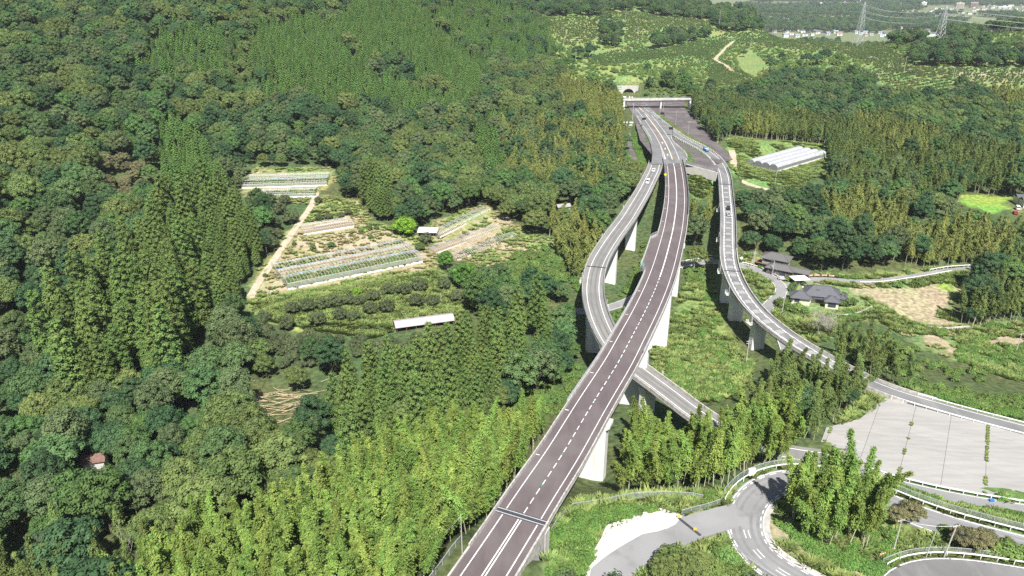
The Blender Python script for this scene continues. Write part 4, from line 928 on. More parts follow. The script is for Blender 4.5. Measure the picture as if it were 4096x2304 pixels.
def clumps_mesh(name, cen, rad, n_per, size, rng, m_, aspect=0.8, upb=0.35, core=0.7, squash=0.85, out=0.8, low=-0.3):
    Vs = []; cen = np.array(cen); rad = np.array(rad)
    for c,r in zip(cen,rad):
        k = int(n_per*(r/np.mean(rad))**2)+4
        D = rng.normal(size=(k*2,3)); D /= np.linalg.norm(D,axis=1)[:,None]; D = D[D[:,2]>low][:k]
        rr = r*rng.uniform(0.72,1.16,(len(D),1)); P = c + D*rr*np.array([1,1,squash])
        Nn = D*out + rng.normal(size=D.shape)*0.27 + np.array([0,0,upb])
        Vs.append(quads_from(P,Nn,size,aspect,rng))
    V = np.vstack(Vs); Q = np.arange(len(V)).reshape(-1,4)
    if core:
        bm = bmesh.new()
        for c,r in zip(cen,rad):
            bmesh.ops.create_icosphere(bm,subdivisions=1,radius=float(r*core),matrix=Matrix.Translation(tuple(c)))
        cv = np.array([v.co[:] for v in bm.verts]); cf = np.array([[v.index for v in f.verts] for f in bm.faces]); bm.free()
        cv += rng.normal(size=cv.shape)*0.06*np.mean(rad)
        me = bpy.data.meshes.new(name); nV = len(V)
        allv = np.vstack([V,cv]).astype(np.float32)
        loops = np.concatenate([Q.ravel(),(cf+nV).ravel()]).astype(np.int32)
        starts = np.concatenate([np.arange(0,Q.size,4),Q.size+np.arange(0,cf.size,3)]).astype(np.int32)
        me.vertices.add(len(allv)); me.vertices.foreach_set('co',allv.ravel()); me.loops.add(len(loops)); me.loops.foreach_set('vertex_index',loops)
        me.polygons.add(len(starts)); me.polygons.foreach_set('loop_start',starts); me.update(calc_edges=True); me.validate()
        me.materials.append(m_); return me
    return mesh_np(name,V,Q,m_)
def crown_broad(rng, m_, R=5.0, Hc=6.5, z0=4.5, n=36, size=0.42, n_per=110, name='crown', rr=(0.19,0.34)):
    cen = []; rad = []
    ph = rng.uniform(0,6.28)
    for i in range(n):
        z = 1-1.25*(i+0.5)/n; th = i*2.39996+ph; q = math.sqrt(max(0,1-z*z))
        k = rng.uniform(0.66,0.98)*R; r = R*rng.uniform(*rr)
        cen.append((q*math.cos(th)*k*rng.uniform(0.85,1.15), q*math.sin(th)*k*rng.uniform(0.85,1.15), z0+Hc*0.42+z*Hc*0.5*rng.uniform(0.75,1.2))); rad.append(r)
    return clumps_mesh(name,cen,rad,n_per,size,rng,m_)
def crown_cedar(rng, m_, Ht=19.0, R=2.8, n=60, size=0.36, n_per=58):
    cen = []; rad = []
    for i in range(n):
        t = ((i+rng.uniform(0,1))/n)**0.8; z = Ht*(0.99-0.78*t); th = i*2.39996
        rr = R*(0.10+0.90*t**0.62)*(1-0.25*max(0,t-0.85)/0.15); r = R*(0.20+0.16*t)*rng.uniform(0.8,1.25)
        cen.append((math.cos(th)*rr*0.8*rng.uniform(0.85,1.12),math.sin(th)*rr*0.8*rng.uniform(0.85,1.12),z)); rad.append(r)
    return clumps_mesh('crown',cen,rad,n_per,size,rng,m_,aspect=0.7,upb=0.55,squash=1.05)
def crown_cypress(rng, m_, Ht=13.0, R=2.2, n=40, size=0.40, n_per=34):
    cen = []; rad = []
    for i in range(n):
        t = ((i+rng.uniform(0,1))/n)**0.75; z = Ht*(1.0-0.75*t); th = i*2.39996
        rr = R*(0.02+0.98*t**0.9); r = R*(0.13+0.2*t)*rng.uniform(0.85,1.2)
        cen.append((math.cos(th)*rr*0.78,math.sin(th)*rr*0.78,z)); rad.append(r)
    return clumps_mesh('crown',cen,rad,n_per,size,rng,m_,aspect=0.6,upb=0.5,squash=0.8)
def bamboo_axis(Ht, bend, t): return np.stack([bend*t**2.4*Ht*0.3, 0*t, Ht*(t-0.10*bend*t**3)],-1)
def crown_bamboo(rng, m_, Ht=15.0, R=1.9, bend=0.6, nodes=32, per=3, size=0.40, start=0.32):
    Vs = []
    for i in range(nodes):
        t = start+(1-start)*(i+rng.uniform(0,1))/nodes; a0 = bamboo_axis(Ht,bend,np.array(t))
        prof = math.sin(min(1.0,(t-start)/(1-start)*0.95+0.13)*math.pi)**0.65*(1-0.35*t)
        for _ in range(per):
            th = rng.uniform(0,6.283); Lb = R*prof*rng.uniform(0.6,1.4); k = 26
            q = np.linspace(0.15,1,k)[:,None]
            d = np.array([math.cos(th),math.sin(th),0.0])
            P = a0 + d*Lb*q + np.array([0,0,1])*(0.55*q-1.15*q**2)*Lb*0.8 + rng.normal(size=(k,3))*np.array([0.17,0.17,0.13])*(0.5+R/2.5)
            Nn = d*0.55 + np.array([0,0,0.75]) + rng.normal(size=(k,3))*0.38
            up = np.tile(np.cross(d,[0,0,1.0]),(k,1)) + rng.normal(size=(k,3))*0.4
            Vs.append(quads_from(P,Nn,size,0.55,rng,up))
    V = np.vstack(Vs); return mesh_np('crown',V,np.arange(len(V)).reshape(-1,4),m_)
def dome(rng, m_, R=1.2, Hc=1.3, n=10, size=0.3, n_per=34, name='crown'):
    cen = []; rad = []
    for i in range(n):
        z = 1-0.95*(i+0.5)/n; th = i*2.39996; q = math.sqrt(1-z*z)
        cen.append((q*math.cos(th)*R*0.66*rng.uniform(0.8,1.2),q*math.sin(th)*R*0.66*rng.uniform(0.8,1.2),0.25*Hc+z*Hc*0.5)); rad.append(R*rng.uniform(0.33,0.48))
    return clumps_mesh(name,cen,rad,n_per,size,rng,m_,low=-0.25)
def tuft(rng, m_, R=0.8, h=0.7, n=70):
    th = rng.uniform(0,6.283,n); r = R*np.sqrt(rng.uniform(0,1,n)); P = np.stack([r*np.cos(th),r*np.sin(th),np.zeros(n)],1)
    lean = np.stack([np.cos(th),np.sin(th)],1)*rng.uniform(0.6,1.6,(n,1)) + rng.normal(size=(n,2))*0.2
    hh = h*rng.uniform(0.5,1.25,n); tip = P + np.c_[lean*hh[:,None],hh]
    side = np.stack([-np.sin(th),np.cos(th),np.zeros(n)],1)*0.11*(1+R)
    mid = P*0.4+tip*0.6+np.array([0,0,0.08])
    V = np.stack([P-side,P+side,mid+side*0.8,tip],1).reshape(-1,3)
    return mesh_np('blades',V,np.arange(len(V)).reshape(-1,4),m_)
def trunk_mesh(h, r, m_=None, limbs=3, rng=None, spread=2.0):
    mb = MB(); mb.tube([(0,0,-1.2),(0.1,0.05,h*0.4),(0,0,h)],r,7,r*0.45)
    for k in range(limbs):
        th = k*6.283/max(1,limbs)+0.4; mb.tube([(0,0,h*0.55),(math.cos(th)*spread*0.5,math.sin(th)*spread*0.5,h*0.85),(math.cos(th)*spread,math.sin(th)*spread,h*1.25)],r*0.5,5,r*0.15)
    return mb.mesh('trunk',m_ or M_bark)
def culm_mesh(Ht, bend):
    t = np.linspace(0,1,9); A_ = bamboo_axis(Ht,bend,t); A_[0,2] = -0.8
    return MB().tube([tuple(p) for p in A_],0.11,5,0.02).mesh('culm',M_culm)
def bare_mesh(rng, h=8, r=0.22, depth=4, up=0.45):
    mb = MB()
    def grow(p, d, L_, r_, k):
        q = p+d*L_; mb.tube([p,(p+q)/2+Vector(rng.normal(size=3))*L_*0.05,q],r_,4 if k<depth else 5,r_*0.6)
        if k == 0: return
        for _ in range(3 if k>1 else 4):
            v = Vector(rng.normal(size=3)); v.z = abs(v.z)*0.5; nd = (d*0.75+v.normalized()*0.75+Vector((0,0,up*0.4))).normalized()
            grow(p+(q-p)*rng.uniform(0.55,1.0), nd, L_*rng.uniform(0.55,0.8), r_*0.55, k-1)
    grow(Vector((0,0,-0.6)),Vector((0,0,1)),h*0.42,r,depth)
    return mb.mesh('branches',M_dead)
rg = np.random.default_rng(11)
PROTO = {}    # species -> list of (crown mesh, stem mesh or None, height)
def proto(sp, items): PROTO[sp] = items
proto('broadleaf',[(crown_broad(rg,ML[k_],R=R_,Hc=H_),trunk_mesh(6.5,0.28)) for k_,R_,H_ in (('broadleaf',4.3,8.0),('broadleaf',4.9,7.0),('broad2',4.0,8.5),('broad3',4.6,7.5),('broad4',4.4,8.0),('broad2',5.2,6.5))])
proto('olive',[(crown_broad(rg,ML['olive'],R=5.2,Hc=7.5,n=40,rr=(0.18,0.32)),trunk_mesh(6.5,0.28)) for _ in range(2)])
proto('brown',[(crown_broad(rg,ML['brown'],R=3.6,Hc=4.5,z0=2.5,n=20),trunk_mesh(4,0.2)) for _ in range(1)])
proto('cedar',[(crown_cedar(rg,ML['cedar']),trunk_mesh(17,0.26,limbs=0)) for _ in range(4)])
proto('cypress',[(crown_cypress(rg,ML['cypress']),trunk_mesh(13,0.2,limbs=0)) for _ in range(3)])
for nm in ('bamboo','darkbamboo','goldbamboo'):
    it = []
    for k in range(4):
        Ht = (15.5,14,16.5,13)[k]; bd = (0.55,0.9,0.35,0.75)[k]
        it.append((crown_bamboo(rg,ML[nm],Ht,1.75,bd),culm_mesh(Ht,bd)))
    proto(nm,it)
proto('orchard',[(crown_broad(rg,ML['orchard'],R=2.5,Hc=3.6,z0=0.7,n=20,size=0.36,n_per=80,rr=(0.28,0.42)),trunk_mesh(2.0,0.14,spread=1.0)) for _ in range(3)])
proto('citrus',[(dome(rg,ML['citrus'],1.15,1.9,9,0.3,36),None) for _ in range(2)])
proto('shrub',[(dome(rg,ML['shrub'],1.7,2.2,12,0.36,40),None) for _ in range(3)])
proto('ivy',[(dome(rg,ML['ivy'],1.3,0.9,10,0.24,40,'leaves'),None) for _ in range(2)])
proto('grass',[(tuft(rg,ML['grass']),None) for _ in range(3)])
proto('drygrass',[(tuft(rg,ML['drygrass'],0.8,0.55),None) for _ in range(2)])
HT = {'broadleaf':11,'olive':11,'brown':7,'cedar':20,'cypress':15,'bamboo':15,'darkbamboo':14,'goldbamboo':14,'orchard':4,'citrus':2,'shrub':2.2,'ivy':0.9,'grass':0.7,'drygrass':0.6}
SPACE = {'broadleaf':7.2,'olive':6.4,'brown':4.4,'cedar':5.3,'cypress':4.5,'bamboo':2.5,'darkbamboo':2.7,'goldbamboo':2.9,'orchard':4.6,'citrus':2.6,'shrub':2.5,'ivy':1.5,'grass':1.25,'drygrass':1.3}
SPNAME = {'broadleaf':'broadleaf_tree','olive':'broadleaf_tree','brown':'small_tree','cedar':'cedar_tree','cypress':'cypress_tree','bamboo':'bamboo','darkbamboo':'bamboo','goldbamboo':'bamboo','orchard':'orchard_tree','citrus':'citrus_bush','shrub':'shrub'}
STEM = {'bamboo':'culm','darkbamboo':'culm','goldbamboo':'culm'}

# --- stands: (species, canopy outline in photo, label of one plant in it, share)   first match wins
Z_ = []
def zone(sp, poly, label, share=1.0, mix=None, hs=1.0): Z_.append((sp,pk(*poly),label,share,mix,hs))
zone('bamboo',((250,1600),(330,1420),(430,1350),(600,1290),(800,1215),(950,1110),(1150,1045),(1290,1050),(1385,1030),(1330,1150),(1250,1280),(1160,1380),(1080,1600)),'tall yellow-green bamboo of the grove beside the expressway before the bridge')
zone('bamboo',((1560,1060),(1640,1020),(1760,1005),(1870,1000),(1990,1010),(2060,1080),(2070,1130),(1990,1165),(1900,1180),(1830,1240),(1700,1245),(1570,1235),(1545,1140)),'light green bamboo of the grove between the main bridge piers and the hairpin')
zone('darkbamboo',((1800,990),(1900,925),(2040,850),(2200,880),(2230,930),(2210,970),(2150,1020),(2070,1070),(1990,1005),(1870,995)),'dark green bamboo of the thicket at the foot of the ramp bridge',1.0,('olive',0.18))
zone('darkbamboo',((2040,850),(2120,815),(2210,830),(2330,885),(2480,935),(2500,960),(2380,960),(2230,930),(2150,870)),'dark green bamboo beside the ramp below the terrace wall',0.7,('shrub',0.3))
zone('darkbamboo',((2400,740),(2440,710),(2510,700),(2600,720),(2700,720),(2700,820),(2500,810),(2430,820),(2395,790)),'dark green bamboo clump at the edge of the dry field',1.0,('broadleaf',0.12))
zone('goldbamboo',((2080,500),(2160,480),(2260,520),(2300,580),(2420,560),(2520,560),(2560,600),(2500,650),(2440,640),(2330,640),(2230,610),(2150,590),(2090,560)),'golden yellow bamboo on the slope above the lane',1.0,('broadleaf',0.10))
zone('goldbamboo',((1395,185),(1440,190),(1560,245),(1570,280),(1480,290),(1400,250)),'golden bamboo on the crest beside the tunnel')
zone('goldbamboo',((1240,290),(1330,300),(1560,280),(1580,330),(1560,430),(1480,480),(1400,440),(1340,470),(1270,400)),'yellowish bamboo on the slope beside the expressway bank',0.9,('broadleaf',0.45))
zone('cypress',((1190,330),(1240,270),(1300,290),(1300,420),(1240,440),(1195,400)),'green cypress among the yellowish bamboo')
zone('goldbamboo',((1850,140),(1890,125),(1935,160),(1940,200),(1870,190)),'golden bamboo clump below the hill terraces')
zone('goldbamboo',((2470,225),(2530,210),(2700,230),(2700,290),(2560,270)),'golden bamboo on the ridge shoulder')
zone('goldbamboo',((2130,300),(2210,290),(2330,320),(2380,350),(2330,400),(2200,370)),'brownish golden bamboo in the wooded hollow',0.9,('darkbamboo',0.4))
zone('goldbamboo',((1860,300),(1940,300),(1960,340),(1870,340)),'golden bamboo above the white greenhouse',0.9)
zone('goldbamboo',((1380,505),(1430,520),(1560,610),(1560,680),(1480,700),(1420,640),(1380,580)),'yellow-green bamboo beside the curving ramp',0.8,('shrub',0.4))
zone('goldbamboo',((1730,480),(1800,470),(1800,540),(1740,560)),'yellow-green bamboo between the main bridge and the right ramp',0.9,('broadleaf',0.3))
zone('darkbamboo',((1730,250),(1850,250),(2000,290),(2150,300),(2330,330),(2560,380),(2700,400),(2700,480),(2480,490),(2330,500),(2240,480),(2090,470),(2090,380),(2060,360),(1880,340),(1780,330)),'green bamboo of the wide thicket behind the white greenhouse',0.85,('broadleaf',0.30))
zone('cypress',((2110,345),(2200,330),(2260,340),(2260,365),(2150,375)),'bright green cypress row in the bamboo thicket')
zone('cedar',((470,575),(520,505),(590,470),(640,520),(655,640),(610,700),(540,770),(480,690)),'golden-green cedar in the stand above the farm track')
zone('orchard',((620,790),(700,815),(820,838),(940,852),(1060,805),(1130,802),(1180,780),(1200,800),(1120,850),(1060,880),(960,900),(900,930),(780,930),(650,900)),'low round tree of the old orchard beside the pink-roofed shed',0.9,('broadleaf',0.08))
zone('cedar',((120,870),(150,800),(260,700),(300,660),(345,610),(380,560),(420,520),(520,500),(560,480),(520,530),(480,600),(480,700),(530,800),(470,900),(400,950),(300,930),(200,980),(130,930)),'big rounded cedar in the dark stand on the spur',0.66,None,1.32)
zone('cypress',((385,560),(385,400),(410,300),(440,270),(520,360),(560,440),(580,500),(520,500),(420,530)),'light green conifer on the narrow upper spur')
zone('cedar',((810,950),(870,880),(980,830),(1090,810),(1230,790),(1390,760),(1400,860),(1280,950),(1190,1010),(1030,1060),(940,1130),(860,1130),(805,1040)),'golden-green cedar in the stand below the pink-roofed shed',0.9,None,1.05)
zone('cedar',((900,470),(935,430),(985,470),(985,560),(930,580),(905,550)),'tall dark cedar standing behind the small frame greenhouse',1.0,None,1.1)
zone('cypress',((620,165),(645,60),(760,30),(860,55),(870,120),(950,150),(870,210),(690,200)),'bright green cypress in the plantation on the hillside')
zone('cypress',((840,60),(900,-30),(1000,-30),(1120,70),(1190,140),(1130,180),(1050,190),(1000,150),(900,130)),'dark green cypress in the upper hillside plantation')
zone('cypress',((600,190),(700,205),(850,170),(1000,190),(1090,230),(1200,240),(1180,280),(1000,270),(800,250),(640,230)),'green cypress in the lower hillside plantation')
zone('cypress',((1090,140),(1150,125),(1240,150),(1200,240),(1100,220)),'yellow-green cypress at the edge of the plantation')
zone('cypress',((340,170),(420,50),(560,60),(620,110),(560,180),(400,190)),'dark cypress in the wood high on the hill',1.0,('broadleaf',0.25))
zone('cypress',((1000,-40),(1330,-40),(1400,60),(1390,150),(1300,170),(1200,130),(1130,70)),'small grey-green cypress on the far slope behind the plantation',1.0,('broadleaf',0.2))
zone('shrub',((1500,640),(1640,600),(1640,690),(1620,790),(1540,830),(1480,790),(1460,740),(1430,700),(1300,720),(1250,690),(1330,600),(1400,620),(1500,590),(1480,640)),'leafy shrub in the scrub beside the curving ramp',1.0,('broadleaf',0.06))
zone('shrub',((1240,1000),(1420,930),(1500,900),(1480,960),(1400,1040),(1280,1050),(1190,1050)),'scrub bush beside the main bridge below the bare tree',1.0,('broadleaf',0.04))
zone('shrub',((1700,680),(1790,660),(1800,700),(1790,790),(1740,800),(1690,790)),'leafy bush between the main bridge and the right ramp',0.9,('broadleaf',0.1))
zone('shrub',((2210,960),(2320,960),(2576,1000),(2700,1010),(2700,1080),(2576,1060),(2330,1000),(2240,980)),'bush on the bank above the ramp road')
zone('shrub',((1600,340),(1625,365),(1615,420),(1590,430)),'shrub on the expressway embankment',0.6)
zone('darkbamboo',((-60,1600),(-60,1420),(100,1400),(300,1330),(430,1350),(330,1420),(250,1600)),'green bamboo of the dim grove beside the white rocks',0.8,('broadleaf',0.35))
zone('broadleaf',((240,400),(350,370),(380,450),(360,520),(250,500)),'brown-tinged tree in the wood beside the cedar spur',1.0,('brown',0.5))
zone('broadleaf',((-60,300),(200,170),(620,200),(640,420),(600,480),(560,420),(430,260),(380,300),(380,560),(250,700),(120,800),(-60,800)),'dark rounded tree in the wood above the cedar spur',1.0,('olive',0.14))
zone('broadleaf',((640,230),(1000,270),(1240,270),(1180,450),(1180,520),(1050,540),(990,460),(900,430),(850,440),(640,420)),'rounded broadleaf tree in the wood behind the frame greenhouses',1.0,('olive',0.22))
zone('broadleaf',((-60,800),(130,860),(200,980),(470,900),(640,760),(700,830),(900,840),(800,960),(800,1100),(600,1290),(430,1330),(-60,1400)),'dark broadleaf tree in the wood below the orchard',1.0,('olive',0.16))
zone('broadleaf',((1850,470),(1930,480),(2090,480),(2090,560),(2230,610),(2330,640),(2440,650),(2480,670),(2200,700),(2040,690),(1880,630),(1830,560)),'dark dense tree on the wooded slope above the houses')
zone('broadleaf',((2430,480),(2700,480),(2700,720),(2440,690),(2500,650),(2560,600)),'dark tree on the slope beside the rice field',1.0,('darkbamboo',0.3))
zone('broadleaf',((1400,870),(1380,790),(1420,770),(1490,830),(1490,920),(1400,930)),'dark rounded tree beside the curving ramp bridge')
zone('broadleaf',((1380,0),(2030,0),(2040,110),(1800,130),(1500,180),(1400,180)),'dark tree among the hill terraces above the tunnel',1.0,('darkbamboo',0.1))
zone('shrub',((1400,180),(1850,130),(1870,260),(1730,250),(1560,240)),'green scrub bush on the hill over the tunnel',0.8,('broadleaf',0.42))
zone('broadleaf',((1850,130),(2260,140),(2260,230),(2180,290),(2000,290),(1860,260)),'dark tree in the wood below the hill terraces')
zone('broadleaf',((2030,60),(2700,30),(2700,400),(2260,230)),'dark tree on the ridge near the pylon',0.85,('olive',0.15))
zone('broadleaf',((-400,-400),(3000,-400),(3000,1900),(-400,1900)),'dark green broadleaf tree of the valley woodland',1.0,('olive',0.2))

FAR_CL = [((0,-60),(640,-60),(600,50),(480,60),(330,70),(200,90),(160,60),(0,30)),((430,90),(500,75),(560,100),(580,170),(560,210),(480,215),(430,170)),((300,130),(370,140),(430,170),(430,205),(330,205)),((580,-60),(850,-20),(990,20),(990,90),(900,100),(760,60),(640,50)),
 ((990,60),(1040,30),(1180,30),(1300,60),(1480,80),(1490,150),(1300,150),(1100,160),(1000,100)),((360,260),(500,240),(720,210),(740,150),(900,130),(1090,170),(1080,205),(900,225),(720,250),(560,280),(420,290)),((1490,170),(1560,130),(1660,100),(1790,110),(1900,130),(2080,140),(2070,190),(1950,200),(1850,190),(1770,210),(1500,200)),
 ((2070,130),(2200,90),(2400,50),(2800,10),(2800,170),(2400,190),(2200,190)),((2010,250),(2100,210),(2400,200),(2800,215),(2800,340),(2500,330),(2130,340),(2020,310)),((1840,195),(1890,195),(1895,225),(1845,230))]
ins_at = next(i for i,z in enumerate(Z_) if z[2].startswith('dark tree among the hill terraces'))
for p_ in FAR_CL[::-1]: Z_.insert(ins_at,('broadleaf',tz(*p_),'dark tree in a clump between the far hill terraces',1.0,None,1.0))
Z_.insert(ins_at+len(FAR_CL),('shrub',FARHILL,'green bush on the far hill terraces',0.30,('broadleaf',0.035),1.0))
# clear ground around roads, bridges, buildings
CLEAR = []
for pth,hw in ROADS: CLEAR.append((pth.P[::2], hw+1.2))
CLEAR.append((np.array([MAIN.at(s) for s in np.arange(S_J1-4,S_TUN+2,3)]),13)); CLEAR.append((np.array([MAIN.at(s) for s in np.arange(0,S_J0+4,3)]),8.5))
CLEAR.append((np.array([MAIN.at(s) for s in np.arange(S_J0,S_J1,3)]),7.6)); CLEAR.append((np.array([LEFT.at(s) for s in np.arange(0,SL_E,3)]),5.6)); CLEAR.append((np.array([LEFT.at(s) for s in np.arange(SL_E,LEFT.L,2)]),3.9)); CLEAR.append((RIGHT.P[::1],5.4)); CLEAR.append((OB.P,6))
def blocked(x, y, extra=0.0, only=None):
    b = np.zeros(len(x),bool)
    for pts,hw in CLEAR:
        for i in range(0,len(pts)):
            b |= (x-pts[i,0])**2+(y-pts[i,1])**2 < (hw+extra)**2
    return b
def inpads(x, y):
    b = np.zeros(len(x),bool)
    for k,v in padw.items(): b |= inpoly(x,y,v)
    return b
def jgrid(step, x0, x1, y0, y1, rng, jit=0.42):
    gx,gy = np.meshgrid(np.arange(x0,x1,step),np.arange(y0,y1,step)); gx = gx.astype(float); gy = gy.astype(float)
    gx[1::2] += step*0.5
    return (gx+rng.uniform(-jit,jit,gx.shape)*step).ravel(), (gy+rng.uniform(-jit,jit,gy.shape)*step).ravel()
def view_cull(x, y, z, pad=260):
    px,py = proj(x,y,z); return (px>-pad)&(px<4096+pad)&(py>-pad)&(py<2304+pad+150)
PLANTS = {k:[] for k in PROTO}     # species -> list of arrays x,y,z,scale,rot,zone
rgs = np.random.default_rng(23)
def not_open(x,y,z):
    px,py = proj(x,y,z); m = np.ones(len(x),bool)
    for k,poly in OPEN.items(): m &= ~inpoly(px,py,poly)
    return m
KEEP = list(OPEN.values())+[pk(*p) for p in (
 ((1110,1449),(1470,960),(1610,640),(1640,600),(1660,420),(1600,260),(1650,260),(1720,400),(1735,520),(1700,680),(1385,1310),(1350,1449)),
 ((1455,770),(1470,690),(1505,620),(1640,440),(1670,430),(1560,640),(1520,720),(1545,830),(1500,885)),
 ((1600,920),(1745,1005),(1690,1030),(1585,960)),((1482,1230),(1545,1040),(1565,1040),(1545,1235)),((1655,865),(1690,690),(1692,760),(1682,862)),((1590,605),(1615,540),(1612,615)),
 ((1790,420),(1850,430),(1870,660),(1960,780),(2100,890),(2095,915),(1990,870),(1935,840),(1935,925),(1870,925),(1805,810),(1795,700)),
 ((1550,212),(1610,215),(1605,240),(1735,240),(1735,265),(1570,268)),((2215,962),(2700,1080),(2700,1060),(2240,955)),((972,785),(1122,780),(1122,830),(985,850)),((620,965),(800,965),(790,1045),(650,1045)),((205,1150),(285,1150),(285,1205),(215,1220)),((1390,515),(1440,510),(1445,530),(1400,530)),((1840,640),(1910,635),(2030,690),(2140,700),(2130,780),(2000,800),(1880,700)))]
def in_keep(x, y, z, h, rk=0):
    b = np.zeros(len(x),bool)
    for f_ in (0.35,0.65,0.98):
        for dx_ in ((-rk,0,rk) if rk else (0,)):
            px,py = proj(x+dx_,y,z+h*f_)
            for poly in KEEP: b |= inpoly(px,py,poly)
    return b
species_all = ['orchard','broadleaf','cedar','cypress','bamboo','darkbamboo','goldbamboo','shrub']
def scatter_forest():
    for sp in species_all:
        st = SPACE[sp]
        far = 1350 if sp in ('broadleaf',) else (1000 if sp in ('cypress','cedar') else (1200 if sp=='shrub' else 760))
        x,y = jgrid(st,-560,620,60,far,rgs)
        z = Hm(x,y); v = view_cull(x,y,z+HT[sp]*0.6); x,y,z = x[v],y[v],z[v]
        px,py = proj(x,y,z+HT[sp]*0.6)
        zi = np.full(len(x),-1)
        for i,(s_,poly,lab,share,mix,hsc) in enumerate(Z_):
            m = (zi<0)&inpoly(px,py,poly); zi[m] = i
        ok = np.zeros(len(x),bool); out_sp = np.array([sp]*len(x),dtype=object); 
        for i,(s_,poly,lab,share,mix,hsc) in enumerate(Z_):
            m = zi==i
            if not m.any(): continue
            r = rgs.random(m.sum())
            if s_ == sp: ok[m] = r < (share - (mix[1]*0.8 if mix else 0))
            if mix and mix[0] == sp: ok[m] |= r < mix[1]
            if mix and sp == 'broadleaf' and mix[0] in ('olive','brown') and s_ == 'broadleaf':
                ok[m] = r < share; idx = np.where(m)[0]
                nz = vnoise(x[idx],y[idx],9,26)+rgs.uniform(-0.25,0.25,len(idx)); out_sp[idx[nz > 1-mix[1]-0.15]] = mix[0]
            if mix and sp == 'broadleaf' and mix[0] == 'olive' and s_ != 'broadleaf': ok[m] = r < mix[1]*0.5
        ok &= not_open(x,y,z) & ~inpads(x,y) 
        if sp != 'shrub': ok &= ~in_keep(x,y,z,HT[sp]*1.0,{'broadleaf':3.0,'cedar':2.0,'bamboo':1.5,'darkbamboo':1.5,'orchard':1.8}.get(sp,0))
        x,y,z,zi,out_sp = x[ok],y[ok],z[ok],zi[ok],out_sp[ok]
        b = blocked(x,y,0.5 if sp in ('bamboo','darkbamboo','goldbamboo','shrub') else 2.0); x,y,z,zi,out_sp = x[~b],y[~b],z[~b],zi[~b],out_sp[~b]
        sc_ = 0.62+0.75*rgs.random(len(x))**1.3
        if sp in ('bamboo','darkbamboo','goldbamboo'): sc_ = rgs.uniform(0.75,1.12,len(x))
        if sp == 'shrub': sc_ = rgs.uniform(0.5,1.35,len(x))
        sc_ *= np.array([Z_[int(i)][5] for i in zi]) if len(zi) else 1
        for k in set(out_sp): 
            m = out_sp==k; PLANTS[k].append(np.c_[x[m],y[m],z[m]-0.1,sc_[m],rgs.uniform(0,6.283,m.sum()),zi[m]])
scatter_forest()
PLANTS = {k:(np.vstack(v) if v else np.zeros((0,6))) for k,v in PLANTS.items()}
print('PLANTS',{k:len(v) for k,v in PLANTS.items()})
def stuff_gn(name, sp, arr, label, cat):
    """one object: every plant of a stand too numerous to list, as instances on its points"""
    protos = PROTO[sp]
    pc = bpy.data.collections.new('proto_'+name)
    for i,(cm,tm) in enumerate(protos):
        ob = bpy.data.objects.new('%s_%02d'%(name,i),cm); pc.objects.link(ob)
        # stem joined into the same instance
        if tm is not None:
            bm = bmesh.new(); bm.from_mesh(cm); n0 = len(bm.faces); bm.from_mesh(tm); bm.faces.ensure_lookup_table()
            for f in bm.faces[n0:]: f.material_index = 1
            me = bpy.data.meshes.new(name+'_proto'); bm.to_mesh(me); bm.free(); me.materials.append(cm.materials[0]); me.materials.append(tm.materials[0]); ob.data = me
    me = bpy.data.meshes.new(name); n = len(arr); me.vertices.add(n); me.vertices.foreach_set('co',arr[:,:3].astype(np.float32).ravel())
    a = me.attributes.new('isc','FLOAT','POINT'); a.data.foreach_set('value',arr[:,3].astype(np.float32))
    a = me.attributes.new('irot','FLOAT_VECTOR','POINT'); rv = np.zeros((n,3),np.float32); rv[:,2] = arr[:,4]; rv[:,:2] = rgs.normal(size=(n,2))*(0.09 if 'bamboo' in sp else 0.04); a.data.foreach_set('vector',rv.ravel())
    a = me.attributes.new('idx','INT','POINT'); a.data.foreach_set('value',rgs.integers(0,len(protos),n).astype(np.int32))
    me.update()
    o = link(name,me); o['kind'] = 'stuff'; o['label'] = label; o['category'] = cat
    ng = bpy.data.node_groups.new('plants_'+name,'GeometryNodeTree')
    ng.interface.new_socket('Geometry',in_out='INPUT',socket_type='NodeSocketGeometry'); ng.interface.new_socket('Geometry',in_out='OUTPUT',socket_type='NodeSocketGeometry')
    N = ng.nodes; L = ng.links; gi = N.new('NodeGroupInput'); go = N.new('NodeGroupOutput')
    ip = N.new('GeometryNodeInstanceOnPoints'); ci = N.new('GeometryNodeCollectionInfo'); ci.inputs['Collection'].default_value = pc
    ci.inputs['Separate Children'].default_value = True; ci.inputs['Reset Children'].default_value = True
    ip.inputs['Pick Instance'].default_value = True
    def at_(nm,ty):
        q = N.new('GeometryNodeInputNamedAttribute'); q.data_type = ty; q.inputs['Name'].default_value = nm; return q.outputs['Attribute']
    L.new(gi.outputs[0],ip.inputs['Points']); L.new(ci.outputs[0],ip.inputs['Instance']); L.new(at_('idx','INT'),ip.inputs['Instance Index'])
    er = N.new('FunctionNodeEulerToRotation'); L.new(at_('irot','FLOAT_VECTOR'),er.inputs[0]); L.new(er.outputs[0],ip.inputs['Rotation'])
    L.new(at_('isc','FLOAT'),ip.inputs['Scale']); L.new(ip.outputs[0],go.inputs[0])
    md = o.modifiers.new('plants','NODES'); md.node_group = ng
    return o
